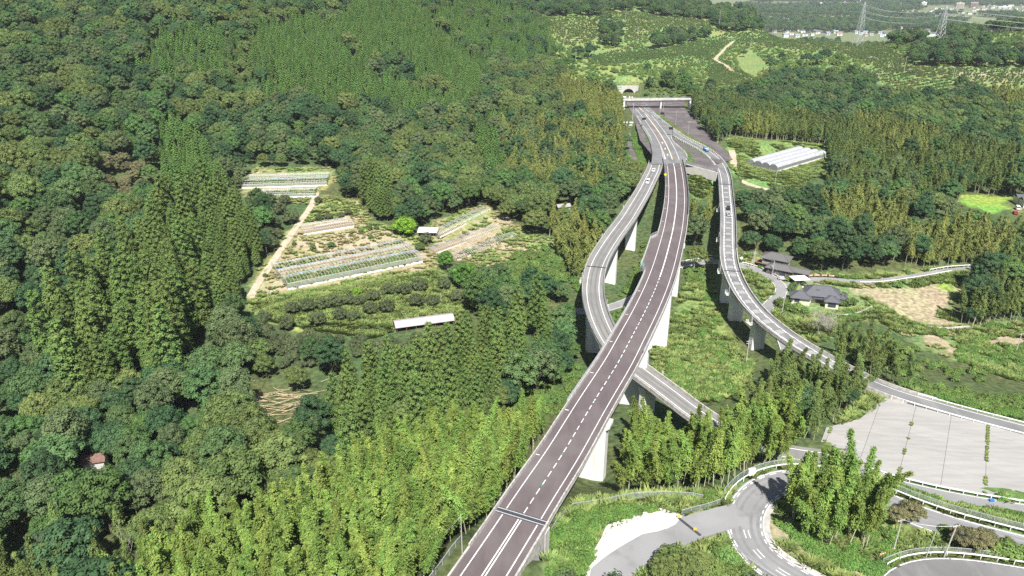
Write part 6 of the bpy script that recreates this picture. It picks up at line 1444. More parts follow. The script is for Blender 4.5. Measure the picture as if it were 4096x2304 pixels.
def sat(t,x,y,z):
    d = MB(); n = 10; d.add([(x+0.35*math.cos(6.283*k/n),y-0.1*0,z+0.35*math.sin(6.283*k/n)) for k in range(n)]+[(x,y+0.12,z)],[(k,(k+1)%n,n) for k in range(n)]).tube([(x,y+0.1,z-0.7),(x,y+0.1,z)],0.03,4); d.build('satellite_dish',M_white,t)
# main tiled house
hA = W(3165,1210,-28); hB = W(3370,1215,-28); ang = math.atan2(hB[1]-hA[1],hB[0]-hA[0])-0.22
T1 = empty('house',(hA[0],hA[1],-28.05),ang,'main traditional house with dark tiled hipped roofs and cream walls','house')
block(T1,5.5,18.5,2.5,10.5,-0.6,3.4,M_plaster,M_tile,'hip',3.0,1.0,0.42,[('y0',6.5,8.2,0.9,2.4),('y0',9.5,12.5,0.4,2.4),('x1',4,7,0.8,2.4)])
block(T1,0.0,7.0,-0.5,5.2,-0.6,2.8,M_plaster,M_tile,'hip',2.0,0.9,0.5,[('y0',1,3,0.8,2.2),('x0',1,3.5,0.8,2.2)])
block(T1,13.0,18.0,-1.2,3.4,-0.6,2.9,M_plaster,M_tile,'hip',1.6,0.8,0.5,[('y0',14,17,0.4,2.3)])
block(T1,18.3,21.5,3.5,8.0,-0.6,2.7,M_plaster,M_tile,'hip',1.2,0.7,0.5,[('x1',4.5,7,0.7,2.2)])
MB().box(8.5,12.6,0.6,2.4,2.5,2.68).build('porch_roof',M_tile,T1); MB().box(10,11.6,2.36,2.46,0,2.2).build('door',M_boards,T1)
MB().box(9.2,10.8,4.0,4.15,5.3,5.38).build('skylight',M_glass,T1); sat(T1,4.2,5.6,5.4)
# two-storey house by the ramp
hA = W(3035,1082,-27.2); hB = W(3140,1108,-27.2); ang = math.atan2(hB[1]-hA[1],hB[0]-hA[0])+0.12
T2 = empty('house',(hA[0],hA[1],-27.4),ang,'weathered two-storey house with grey tiled roofs below the wooded slope','house')
block(T2,0,11,4.0,10.5,-0.6,5.6,M_greywall,M_tile2,'hip',1.9,1.0,0.45,[('y0',1,4,3.7,5.0),('y0',6,9.5,3.7,5.0),('x0',5.5,8,3.6,4.9)])
block(T2,3.5,14.5,-0.6,4.2,-0.6,2.9,M_boards,M_tile2,'hip',1.7,0.8,0.5,[('y0',4.5,7.5,0.6,2.2),('y0',9,12,0.4,2.2)])
block(T2,14.0,21.0,1.5,5.8,-0.6,2.4,M_boards,M_tile2,'gable',1.2,0.6,0.5,[('y0',15,16.6,0.6,1.9)])
MB().box(-0.02,5.2,2.6,4.0,2.7,2.85).build('balcony',M_boards,T2); MB().box(-3.5,0.2,4,8,2.3,2.45).build('lean_to_roof',mat('rust_sheet',(0.22,0.13,0.09),0.7,var=0.2,scale=2),T2)
for x_ in (-3.3,): MB().box(x_,x_+0.15,4.2,7.8,0,2.3).build('lean_to_wall',M_boards,T2)
sat(T2,3.5,3.6,5.2); sat(T2,5.8,-0.2,3.6)
# carport with white canopy between the houses
g = W(3195,1132,-28); T = empty('carport',(g[0],g[1],-28),0.15,'white flat-topped carport behind the main tiled house','carport')
MB().box(-3.6,3.6,-2.6,2.6,2.3,2.5).build('canopy',M_white,T)
for x_ in (-3.3,3.3):
    for y_ in (-2.3,2.3): MB().tube([(x_,y_,-0.5),(x_,y_,2.3)],0.07,5).build('post',M_frame,T)
# sheds
def shed(px,py,L_,Wd,Hh,roofm,wallm,label,ang,h=0.9,open_front=False,z=None,ov=0.5,kind='gable'):
    g = G(px,py); T = empty('shed',(g[0],g[1],g[2]),ang,label,'shed')
    mb,r = gable_roof(MB(),0,L_,0,Wd,Hh,h,ov) if kind=='gable' else (MB().add([(-ov,-ov,Hh),(L_+ov,-ov,Hh),(L_+ov,Wd+ov,Hh+h),(-ov,Wd+ov,Hh+h),(-ov,-ov,Hh-0.12),(L_+ov,-ov,Hh-0.12),(L_+ov,Wd+ov,Hh+h-0.12),(-ov,Wd+ov,Hh+h-0.12)],[(0,1,2,3),(4,7,6,5),(0,4,5,1),(1,5,6,2),(2,6,7,3),(3,7,4,0)]),None)
    mb.build('roof',roofm,T)
    if open_front:
        MB().box(0,L_,Wd-0.12,Wd,-0.5,Hh).build('back_wall',wallm,T)
        for x_ in (0,L_-0.12): MB().box(x_,x_+0.12,0.0,Wd-0.13,-0.5,Hh-0.15).build('end_wall',wallm,T)
        for x_ in np.arange(L_/6,L_-0.5,L_/6): MB().box(x_,x_+0.14,0.02,0.16,-0.5,Hh-0.15).build('post',mat_rust,T)
    else: MB().box(0,L_,0,Wd,-0.6,Hh).build('wall',wallm,T); MB().box(L_*0.35,L_*0.35+1.2,-0.05,-0.005,0,min(2,Hh-0.2)).build('door',M_boards,T)
    return T
mat_rust = mat('red_oxide_post',(0.30,0.10,0.06),0.7)
M_pink = mat('faded_pink_sheet',(0.46,0.39,0.40),0.6,scale=0.5,col2=(0.39,0.33,0.34),stretch=(3,0.4,1))
M_sheet = mat('white_sheet',(0.58,0.58,0.57),0.6,scale=0.6,col2=(0.46,0.46,0.45))
shed(*c6(1065,1068),22,6,2.6,M_pink,M_boards,'long open shed with a faded pink metal roof at the orchard edge',0.30,1.2,True)
shed(*c6(1225,345),9,5.5,2.9,M_sheet,M_greywall,'white-roofed farm shed beside the bright green tree',-0.05,0.7,True,kind='mono')
M_brownroof = mat('brown_roof_sheet',(0.19,0.11,0.085),0.7,scale=1.5,col2=(0.13,0.075,0.06))
g = G(372,1890); shed(345,1905,5.0,3.6,4.2,M_brownroof,M_sheet,'small brown-roofed hut with a white end wall deep in the wood',0.25,1.4)
shed(*c7(350,150),7,4,2.6,M_greywall,M_greywall,'pale roofed house half hidden by trees beside the ramp',0.3,1.2)
shed(*c4a(925,318),9,5,3.0,M_sheet,M_boards,'dark shed with a pale roof on the far hill terrace',0.0,1.0)
shed(*c3a(845,960),6,4,3.2,M_sheet,M_sheet,'white concrete box building beside the expressway bank',-0.15,0.1,kind='mono')
g = G(*c4a(1015,1375)); T = empty('silo_hut',g,0.2,'grey round-roofed hut among the bamboo','hut')
n = 8; mb = MB(); pr = [(-2.6,0)]+[(-2.6*math.cos(math.pi*k/n),1.2+2.4*math.sin(math.pi*k/n)) for k in range(n+1)]+[(2.6,0)]
mb.add([(x,-3,z+4) for x,z in pr]+[(x,3,z+4) for x,z in pr],[(i,i+1,len(pr)+i+1,len(pr)+i) for i in range(len(pr)-1)]+[tuple(range(len(pr))),tuple(range(len(pr),2*len(pr)))]).build('vault',M_greywall,T); MB().box(-2.4,2.4,-2.8,2.8,-1,4).build('wall',M_greywall,T)
# far houses beside the rice field
for i,(x,y,L_,lab) in enumerate([(1880,80,9,'grey-roofed house beside the small rice field'),(1925,105,8,'dark-roofed house near the parked trucks')]):
    shed(*c8(x,y+14),L_,6,3.4,M_tile,M_plaster,lab,-0.2,1.6)
# stone terrace wall by the house garden, with its capping
pts = [c8(x,y) for x,y in ((500,955),(560,960),(640,950),(720,925),(780,890))]
gw = spline([W(p[0],p[1],-29.6) for p in pts],1.5); wt = empty('terrace_wall',gw.at(0),0,'curved stone retaining wall below the house garden','wall'); o = gw.at(0)
rs2 = random.Random(5); M_stone = mat('wall_stone',(0.30,0.28,0.25),0.9,scale=1.5,col2=(0.20,0.19,0.17),obj_rand=0.25)
for rI in range(3):
    s = 0.0
    while s < gw.L-0.6:
        ln = rs2.uniform(0.9,1.5); e = min(gw.L,s+ln)
        local(sweep(gw,[(-0.25,-0.3+rI*0.72),(0.3+0.02*rs2.random(),-0.3+rI*0.72),(0.3+0.03*rs2.random(),0.36+rI*0.72),(-0.25,0.36+rI*0.72)],s+0.03,e-0.03,0.8),o).build('stone',M_stone,wt); s = e
local(sweep(gw,[(-0.3,1.81),(0.36,1.81),(0.36,1.98),(-0.3,1.98)],0,1e9,1.5),o).build('capping',M_concrete,wt)
pts = [c8(x,y) for x,y in ((1010,985),(1100,1010),(1200,1030),(1330,1040),(1450,1030),(1520,1025))]
gw2 = spline([W(p[0],p[1],-31.8) for p in pts],2.0); q = sweep(gw2,[(-0.3,-1.2),(0.3,-1.2),(0.3,0.9),(-0.3,0.9)],0,1e9,2); tagit(q.build('stream_wall',M_concrete),'low concrete wall along the curving edge of the dry field','wall')

# ------------------------------------------------------------------ cars and trucks
M_wheel = mat('tyre',(0.02,0.02,0.02),0.8); M_carglass = mat('car_glass',(0.02,0.025,0.03),0.08,spec=0.6); M_lamp = mat('lamp_red',(0.4,0.02,0.02),0.3); M_lampw = mat('lamp_white',(0.8,0.8,0.78),0.2)
def vehicle(path, s, u, paint, label, L_=4.2, w=1.7, h=1.5, kind='car', flip=False, loc=None, ang=None, zoff=0.03):
    p = path.at(s,u,zoff) if path is not None else loc; a = (path.ang(s) if path is not None else ang)+(math.pi if flip else 0)
    T = empty('truck' if kind=='truck' else ('van' if kind=='van' else 'car'),p,a,label,'truck' if kind=='truck' else ('van' if kind=='van' else 'car'))
    if kind=='truck': body = [(-L_/2,0.45),(-L_/2,0.95),(L_*0.18,0.95),(L_*0.18,h),(L_*0.42,h),(L_/2,h*0.62),(L_/2,0.4)]
    elif kind=='van': body = [(-L_/2,0.35),(-L_/2,h*0.95),(-L_/2+0.25,h),(L_*0.2,h),(L_*0.36,h*0.62),(L_/2,h*0.52),(L_/2,0.35)]
    else: body = [(-L_/2,0.35),(-L_/2,0.85),(-L_*0.42,0.95),(-L_*0.30,h*0.97),(-L_*0.1,h),(L_*0.10,h*0.97),(L_*0.26,0.95),(L_*0.46,0.78),(L_/2,0.6),(L_/2,0.33)]
    n = len(body); mb = MB(); k2 = [1.0 if z<1.0 else 0.86 for x,z in body]
    mb.add([(x,-w/2*k,z) for (x,z),k in zip(body,k2)]+[(x,w/2*k,z) for (x,z),k in zip(body,k2)],[tuple(range(n))[::-1],tuple(range(n,2*n))]+[(i,(i+1)%n,n+(i+1)%n,n+i) for i in range(n)])
    me = mb.mesh('body',paint); bm = bmesh.new(); bm.from_mesh(me); bmesh.ops.bevel(bm,geom=list(bm.edges),offset=0.06,segments=2,affect='EDGES',profile=0.6); bm.to_mesh(me); bm.free(); link('body',me,None,T)
    if kind=='car':
        wb = [(-L_*0.405,1.0),(-L_*0.305,h*0.93),(-L_*0.285,h*0.955),(L_*0.11,h*0.955),(L_*0.245,0.99)]
        for sgn in (-1,1):
            MB().add([(-L_*0.38,sgn*(w*0.478),0.98),(-L_*0.29,sgn*(w*0.437),h*0.9),(L_*0.08,sgn*(w*0.437),h*0.9),(L_*0.2,sgn*(w*0.478),0.98)],[(0,1,2,3)]).build('side_window',M_carglass,T)
        MB().add([(L_*0.125,-w*0.36,h*0.955),(L_*0.125,w*0.36,h*0.955),(L_*0.27,w*0.42,0.985),(L_*0.27,-w*0.42,0.985)],[(0,1,2,3)]).build('windscreen',M_carglass,T)
        MB().add([(-L_*0.312,-w*0.36,h*0.955),(-L_*0.312,w*0.36,h*0.955),(-L_*0.425,w*0.42,1.0),(-L_*0.425,-w*0.42,1.0)],[(0,1,2,3)]).build('rear_window',M_carglass,T)
    elif kind=='van':
        MB().add([(L_*0.22,-w*0.38,h*0.96),(L_*0.22,w*0.38,h*0.96),(L_*0.37,w*0.42,h*0.63),(L_*0.37,-w*0.42,h*0.63)],[(0,1,2,3)]).build('windscreen',M_carglass,T)
        MB().add([(-L_/2-0.015,-w*0.38,h*0.9),(-L_/2-0.015,w*0.38,h*0.9),(-L_/2-0.015,w*0.42,h*0.58),(-L_/2-0.015,-w*0.42,h*0.58)],[(0,1,2,3)]).build('rear_window',M_carglass,T)
        for sgn in (-1,1): MB().add([(-L_*0.44,sgn*(w*0.47),h*0.58),(-L_*0.44,sgn*(w*0.445),h*0.88),(L_*0.14,sgn*(w*0.445),h*0.88),(L_*0.24,sgn*(w*0.47),h*0.58)],[(0,1,2,3)]).build('side_window',M_carglass,T)
    else:
        MB().add([(L_*0.43,-w*0.38,h*0.97),(L_*0.43,w*0.38,h*0.97),(L_*0.495,w*0.42,h*0.66),(L_*0.495,-w*0.42,h*0.66)],[(0,1,2,3)]).build('windscreen',M_carglass,T)
        mb = MB()
        for y_ in (-w/2,w/2-0.06): mb.box(-L_/2+0.02,L_*0.16,y_,y_+0.06,0.96,1.5)
        mb.box(-L_/2,-L_/2+0.06,-w/2,w/2,0.96,1.5); mb.build('cargo_bed',paint,T)
        MB().box(-L_*0.45,L_*0.14,-w*0.42,w*0.42,0.97,1.62).build('load',M_sheet,T)
    me = MB(); nn = 12; me.tube([(0,-0.11,0),(0,0.11,0)],0.31,nn); wm = me.mesh('wheel',M_wheel)
    for x_ in (-L_*0.3,L_*0.31):
        for y_ in (-w/2+0.1,w/2-0.1): q = link('wheel',wm,None,T); q.location = (x_,y_,0.31)
    for y_ in (-w*0.38,w*0.38):
        MB().box(-L_/2-0.03,-L_/2+0.05,y_-0.14,y_+0.14,0.62,0.82).build('tail_light',M_lamp,T); MB().box(L_/2-0.06,L_/2+0.025,y_-0.16,y_+0.16,0.5,0.66).build('headlight',M_lampw,T)
    return T
PW_ = mat('white_car_paint',(0.75,0.75,0.75),0.3,spec=0.5); PB_ = mat('black_car_paint',(0.015,0.017,0.02),0.25,spec=0.5); PS_ = mat('silver_car_paint',(0.5,0.53,0.57),0.3,metal=0.4); PBl = mat('blue_truck_paint',(0.05,0.22,0.42),0.35); PK_ = mat('pale_lilac_paint',(0.5,0.47,0.5),0.3,metal=0.2)
sx = LEFT.near(*W(2614,685,-3)[:2]); vehicle(LEFT,sx,0.0,PW_,'white hatchback on the curving ramp just past the joint',3.9,1.7,1.5)
sx = LEFT.near(*W(2592,730,-3.2)[:2]); vehicle(LEFT,sx,0.0,PW_,'white van with a dark rear window following on the curving ramp',4.7,1.8,2.0,'van')
sx = RIGHT.near(*W(2910,830,-8)[:2]); vehicle(RIGHT,sx,-0.4,PB_,'black car on the striped right ramp',4.4,1.75,1.6,flip=True)
sx = RIGHT.near(*W(2911,864,-9)[:2]); vehicle(RIGHT,sx,-0.4,PS_,'silver car behind the black one on the striped ramp',4.2,1.7,1.5,flip=True)
sx = RIGHT.near(*W(2828,605,-4)[:2]); vehicle(RIGHT,sx,-0.3,PBl,'small blue truck entering the right ramp',5.4,2.0,2.2,'truck',flip=True,zoff=0.15)
g = W(3128,1121,-28); vehicle(None,0,0,PK_,'pale compact car parked in front of the two-storey house',3.4,1.48,1.6,'van',loc=(g[0],g[1],hz(g[0],g[1])+0.3),ang=-0.35)
for i,(x,y,pm,lab) in enumerate([(1880,130,PW_,'white truck parked near the rice field'),(1865,165,mat('red_car_paint',(0.45,0.03,0.03),0.3),'red car parked near the rice field')]):
    g = G(*c8(x,y)); vehicle(None,0,0,pm,lab,4.5,1.8,2.0 if i==0 else 1.5,'van' if i==0 else 'car',loc=(g[0],g[1],g[2]+0.1),ang=1.2)

# ------------------------------------------------------------------ poles, signs, pylons, wires
M_pole = mat('concrete_pole',(0.46,0.45,0.43),0.85,var=0.1,scale=1.5)
def upole(px, py, H_, label, arms=1, r=0.16, transformer=False, group=None, ang=0.3, lean=0.0):
    g = G(px,py); T = empty('utility_pole',g,ang,label,'pole',group)
    MB().tube([(0,0,-0.6),(lean*0.5,0,H_*0.5),(lean,0,H_)],r,7,r*0.65).build('shaft',M_pole,T)
    for k in range(arms):
        z = H_-0.4-0.8*k; MB().box(lean-0.9,lean+0.9,-0.05,0.05,z-0.05,z+0.05).build('crossarm',M_steel,T)
        me = MB().tube([(0,0,0),(0,0,0.22)],0.06,5).mesh('insulator',M_white)
        for x in (-0.8,-0.3,0.8): q = link('insulator',me,None,T); q.location = (lean+x,0,z+0.05)
    if transformer: MB().tube([(0.35,0,H_-2.6),(0.35,0,H_-1.7)],0.28,8).build('transformer',M_steel,T)
    return (g[0]+lean,g[1],g[2]+H_)
tops = {}
tops['f'] = upole(1073,1176,7.5,'thin pole at the bend of the farm track',0,0.09)
upole(*c6(1398,842),5,'short pole among the orchard trees',0,0.08)
upole(*c6(85,480),9,'thin pole in the trees beside the farm track',0,0.09)
tops['v'] = upole(2774,1089,9.5,'white pole beside the valley road between the bridges',1)
tops['h1'] = upole(3010,1092,10.5,'pole with cross-arms beside the guardrail of the two-storey house',2)
upole(3001,1072,9.5,'slanting stay pole leaning on the cross-armed pole',0,0.12,lean=1.6)
tops['h2'] = upole(3088,1106,7.8,'pole in front of the two-storey house',0)
tops['h3'] = upole(3128,1251,9.5,'pole with a grey transformer beside the main house drive',1,transformer=True)
upole(3057,1228,3.0,'short white street post on the valley road corner',0,0.07)
tops['r1'] = upole(*c8(1870,1212),8,'lone pole in the grass field',1)
upole(3098,748,8.5,'slim pale pole on the grass beside the white greenhouse',0,0.1)
tops['b1'] = upole(*c4b(945,1262),8.5,'blue-grey pole beside the barrier on the loop road',1,0.14)
tops['b2'] = upole(*c4b(1325,1312),8.5,'leaning concrete pole by the loop road guardrail',1,0.16,lean=0.9)
upole(*c4b(1190,1310),6.5,'thin brown pole beside the loop road guardrail',0,0.09,lean=0.7)
tops['n1'] = upole(*c2b(1556,1278),9.0,'steel pole on the verge left by the bamboo near the bridge end',0,0.09)
tops['n2'] = upole(*c2b(1332,1440),9.0,'steel pole on the verge farther from the bridge end',0,0.09)
upole(*c3a(410,760) if False else c7(1765,1290),9,'double-armed pole at the foot of the last ramp pier',2)
for (c,x,y,h,lab,n_) in [(c3a,855,190,22,'tall white mast among the far terraces',0),(c3a,950,272,12,'pole beside the white sheets on the far terrace',1),(c3a,1560,218,26,'tall pale telephone mast on the far wooded ridge',1),(c3a,1797,372,14,'pole on the grassy shoulder of the far hill',1),
                         (c3a,218,492,14,'pole at the edge of the cypress slope',1),(c3a,480,462,13,'pole below the cypress slope near the terraces',1),(c3a,752,702,11,'pole on the hill beside the tunnel portal',2),(c4a,1025,545,16,'tall pole in the far meadow',1),(c4a,820,640,11,'pole in the scrub below the far meadow',1),(c4a,1390,602,12,'pole beside the terraced citrus rows',1),
                         (c3a,910,905,12,'lamp pole beside the overbridge on the bank',1)]:
    upole(*c(x,y),h,lab,n_,0.2)
def lamp(px,py,H_,label):
    g = W(px,py,-4); T = empty('street_lamp',g,0,label,'street lamp','lamps on the abandoned yard'); MB().tube([(0,0,-0.4),(0,0,H_)],0.11,6,0.07).build('pole',M_steel,T); MB().box(-0.25,0.75,-0.14,0.14,H_-0.02,H_+0.12).build('lamp_head',M_steel,T)
for px,py in ((2702,500),(2751,548),(2651,466),(2640,450)): lamp(px,py,10,'slim street lamp on the abandoned dark yard')
def vms(path,s,u,label,side=1):
    p = path.at(s,u,0); T = empty('message_sign',p,path.ang(s)-math.pi/2,label,'sign')
    MB().tube([(0,0,-0.5),(0,0,5.8)],0.16,7).build('mast',mat_dark,T); MB().box(0.1*side,0.1*side+2.6*side if side>0 else 0.1,-0.2,0.2,4.5,6.1).build('board',M_black,T) if side>0 else MB().box(-2.7,-0.1,-0.2,0.2,4.5,6.1).build('board',M_black,T)
    MB().box(0.3 if side>0 else -2.5,2.5 if side>0 else -0.3,-0.23,-0.205,4.7,5.9).build('display',mat_disp,T)
mat_dark = mat('dark_mast',(0.06,0.06,0.065),0.6); mat_disp = mat('display_glass',(0.03,0.032,0.035),0.25)
vms(MAIN,MAIN.near(*on_main(2590,505)[:2]),-9.3,'dark message board on a mast at the grassy bank of the expressway')
vms(RIGHT,RIGHT.near(*W(2715,545,-3.2)[:2]),3.9,'dark message board on a mast between expressway and ramp')
vms(RIGHT,RIGHT.near(*W(2628,482,-3.4)[:2]),-4.6,'dark message board below the overbridge')
def diamond(p, ang, m_, label, h=2.4, sz=0.75):
    T = empty('road_sign',p,ang,label,'sign'); MB().tube([(0,0.06,-0.3),(0,0.06,h+sz)],0.05,5).build('post',M_steel,T)
    MB().add([(x,y,h+z) for y in (-0.03,0.03) for x,z in ((-sz,0),(0,-sz),(sz,0),(0,sz))],[(0,1,2,3),(7,6,5,4),(0,4,5,1),(1,5,6,2),(2,6,7,3),(3,7,4,0)]).build('plate',m_,T); return T
sY = MAIN.near(*on_main(2705,720)[:2])
T = diamond(MAIN.at(sY,-HWM-0.15,1.0),MAIN.ang(sY)-math.pi/2,mat('yellow_sign_plate',(0.85,0.60,0.02),0.5),'yellow diamond warning sign on the main bridge parapet',1.6,0.8)
MB().box(-0.09,0.09,-0.06,-0.035,1.35,2.0).build('symbol',M_black,T)
g = W(2750,648,-3.2); T = diamond(g,0,M_black,'black diamond board at the end of the kinked guardrail',2.6,0.9); MB().box(-0.45,0.45,-0.06,-0.035,2.5,2.7).build('symbol',M_white,T)
g = W(3066,1080,-27) if False else cH(365,345); g = G(*g); T = diamond(g,-0.2,M_white,'white diamond sign behind the valley road guardrail',3.2,0.75)
# red and white barriers
M_rw = bpy.data.materials.new('red_white_stripes'); M_rw.use_nodes = True; N = M_rw.node_tree.nodes; L = M_rw.node_tree.links
wv = N.new('ShaderNodeTexWave'); wv.inputs['Scale'].default_value = 0.55; wv.inputs['Distortion'].default_value = 0; tc = N.new('ShaderNodeTexCoord'); L.new(tc.outputs['Object'],wv.inputs['Vector'])
rp = N.new('ShaderNodeValToRGB'); rp.color_ramp.interpolation = 'CONSTANT'; rp.color_ramp.elements[0].color = (0.7,0.1,0.05,1); rp.color_ramp.elements[1].color = (0.8,0.8,0.78,1); rp.color_ramp.elements[1].position = 0.5; L.new(wv.outputs['Fac'],rp.inputs[0]); L.new(rp.outputs[0],N['Principled BSDF'].inputs['Base Color'])
def barrier(p, ang, label, L_=2.6, group=None):
    T = empty('striped_barrier',p,ang,label,'barrier',group)
    for z in (0.45,0.85): MB().box(-L_/2,L_/2,-0.05,0.05,z,z+0.22).build('rail',M_rw,T)
    for x_ in (-L_/2+0.2,L_/2-0.2): MB().box(x_-0.05,x_+0.05,-0.3,0.3,0,0.1).build('foot',M_black,T); MB().box(x_-0.04,x_+0.04,-0.04,0.04,0.1,1.05).build('leg',M_steel,T)
for (x,y,a_) in ((870,1305,0.3),(905,1300,0.2),(920,1275,0.25)):
    g = G(*c4b(x,y)); barrier(g,a_,'red and white striped barrier closing the loop road','' and 1 or 2.4,'striped barriers closing the loop road')
for k in range(5):
    p = HOUSERD.at(17+k*2.9,-2.3,0.02); barrier(p,HOUSERD.ang(17+k*2.9),'red and white barrier along the lane behind the carport',2.5,'barriers along the lane')
for k in range(6):
    s = RIGHT.near(*W(2850,608,-4)[:2])-8+k*2.6; p = RIGHT.at(s,-4.6,-0.1); barrier(p,RIGHT.ang(s),'red and white barrier at the edge of the abandoned yard',2.3,'barriers at the abandoned yard')
# roadside box, drain chain posts
g = G(*c3b(1805,690)); b = MB().box(-0.9,0.9,-0.25,0.25,0,2.0).build('white_board',M_white); b.location = g; b.rotation_euler = (0,0,0.2); tagit(b,'white board standing at the hairpin fence','board')
for (x,y) in ((1255,1020),(1378,1120)):
    g = G(*c3b(x,y)); T = empty('barrier_post',(g[0],g[1],g[2]+0.3),0,'yellow gate post at the access road','post','gate posts of the access road'); MB().box(-0.35,0.35,-0.05,0.05,0,0.9).build('frame',mat('yellow_post_paint',(0.6,0.42,0.05),0.6) if 'yellow_post_paint' not in MATS else MATS['yellow_post_paint'],T)
p0 = G(*c3b(1255,1020)); p1 = G(*c3b(1420,1160)); q = MB().box(0,math.hypot(p1[0]-p0[0],p1[1]-p0[1]),-0.3,0.3,-0.2,0.05).build('drain_grate',M_joint); q.location = (p0[0],p0[1],p0[2]+0.35); q.rotation_euler = (0,0,math.atan2(p1[1]-p0[1],p1[0]-p0[0])); tagit(q,'dark drain grate across the mouth of the access road','drain')
g = W(*c4b(1685,885),-16); b = MB().box(-0.5,0.5,-0.3,0.3,0,0.5).build('tarp_bundle',mat('blue_tarp',(0.04,0.16,0.55),0.6)); b.location = (g[0],g[1],-15.95); tagit(b,'blue tarpaulin bundle beside the yard guardrail','tarpaulin')
# pylons and wires
def pylon(px, py, Y, H_, label):
    g = WY(px,py,Y); g = (g[0],g[1],hz(g[0],g[1])); T = empty('pylon',g,0.25,label,'pylon'); b = 4.2; tp_ = 0.7; mb_l = []
    lv = [0,0.16,0.32,0.47,0.6,0.72,0.82,0.92,1.0]
    def half(t): return b*(1-t)**1.0*0.9+tp_ if t<0.6 else (b*0.4*0.9+tp_)*(1-(t-0.6)*1.9)+0.05
    for sx_,sy_ in ((1,1),(1,-1),(-1,1),(-1,-1)): MB().tube([(sx_*half(t),sy_*half(t),H_*t-(1 if t==0 else 0)) for t in lv],0.22,4).build('leg',M_steel,T)
    for i in range(len(lv)-1):
        t0,t1 = lv[i],lv[i+1]; a_,c_ = half(t0),half(t1); mb = MB()
        for (x0,y0,x1,y1) in ((-1,-1,1,-1),(1,-1,1,1),(1,1,-1,1),(-1,1,-1,-1)):
            mb.tube([(x0*a_,y0*a_,H_*t0),(x1*c_,y1*c_,H_*t1)],0.12,3); mb.tube([(x1*a_,y1*a_,H_*t0),(x0*c_,y0*c_,H_*t1)],0.12,3); mb.tube([(x0*c_,y0*c_,H_*t1),(x1*c_,y1*c_,H_*t1)],0.12,3)
        mb.build('bracing',M_steel,T)
    arms = []
    for t in (0.66,0.79,0.92):
        mb = MB(); z = H_*t; wA = 6.0-2*abs(t-0.79)
        for s_ in (-1,1): mb.tube([(0,s_*half(t),z),(0,s_*wA,z+0.4)],0.16,4); mb.tube([(0,s_*half(t+0.04),z+2.0),(0,s_*wA,z+0.4)],0.14,4); arms.append((0,s_*wA,z+0.2))
        mb.build('crossarm',M_steel,T)
    ca,sa = math.cos(0.25),math.sin(0.25)
    return [(g[0]+x*ca-y*sa,g[1]+x*sa+y*ca,g[2]+z) for x,y,z in arms]
a1 = pylon(3435,150,980,52,'tall lattice pylon on the wooded saddle'); a2 = pylon(3760,142,900,42,'lattice pylon standing before the wooded ridge')
def wire(p, q, sag, label, r=0.1, group=None, name='power_line', n=14):
    p = np.array(p); q = np.array(q); pts = [tuple(p+(q-p)*t-np.array([0,0,sag*4*t*(1-t)])) for t in np.linspace(0,1,n)]
    o_ = MB().tube(pts,r,3).build(name,M_steel); tagit(o_,label,'power line',group); return o_
for i,(p,q) in enumerate(zip(a1,a2)): wire(p,q,6,'power line strung between the two lattice pylons',0.11,'power lines between the pylons')
for i,q in enumerate(a2): wire(q,(q[0]+420,q[1]-330,q[2]+2),14,'power line running from the ridge pylon across the far hill','' and 0 or 0.11,'power lines from the ridge pylon',n=18)
for i,q in enumerate(a1): wire(q,(q[0]-160,q[1]+1500,q[2]-40),40,'power line running from the saddle pylon out over the plain',0.12,'power lines over the plain')
for a_,b_,s_,lab in (('n1','n2',1.2,'thin cable between the two steel verge poles'),('h1','h2',1.0,'thin cable in front of the two-storey house'),('h2','h3',1.4,'thin cable over the house drive'),('h1','v',2.0,'thin cable along the valley road'),('b1','b2',0.8,'thin cable between the loop road poles')): wire(tops[a_],tops[b_],s_,lab,0.035,None,'cable')

# ------------------------------------------------------------------ the town on the plain
rt = random.Random(9)
M_tw = [mat('town_wall_%s'%n,c,0.8,var=0.06,scale=0.05) for n,c in (('white',(0.75,0.75,0.74)),('cream',(0.62,0.58,0.52)),('grey',(0.48,0.48,0.5)),('brick',(0.36,0.20,0.17)),('tan',(0.5,0.42,0.36)))]
M_tr = [mat('town_roof_%s'%n,c,0.7,var=0.1,scale=0.05) for n,c in (('dark',(0.13,0.13,0.14)),('blue',(0.25,0.30,0.36)),('brown',(0.24,0.18,0.15)),('pale',(0.6,0.6,0.6)))]
hp = []
for wi in range(3):
    for ri in range(3):
        me1 = MB().box(-5,5,-4,4,-1,5.2).mesh('wall',M_tw[(0,1,2)[wi]]); mb,_ = gable_roof(MB(),-5,5,-4,4,5.2,2.2,0.7); me2 = mb.mesh('roof',M_tr[ri]); hp.append((me1,me2))
wm_ = MB().box(-2.2,2.2,-0.06,0,1,2.4).mesh('window',M_glass)
cn = 0
WC = ('white','cream','grey'); RC = ('dark','slate blue','brown')
while cn<230:
    px = rt.uniform(3060,4150); py = rt.uniform(8,150)**1.0
    x,y,z = W(px,py,-80)
    if y<1750 or vnoise(np.array([x]),np.array([y]),88,260)[0]<0.42: continue
    i = rt.randrange(9); T = empty('town_house',(x,y,-80),rt.uniform(-0.5,0.5),'%s house with a %s roof in the town on the plain'%(WC[i//3],RC[i%3]),'house','town houses on the plain'); s = rt.uniform(0.9,1.5); T.scale = (s,s,s)
    link('wall',hp[i][0],None,T); link('roof',hp[i][1],None,T); q = link('window',wm_,None,T); q.location = (0,-4.02,0.6); cn += 1
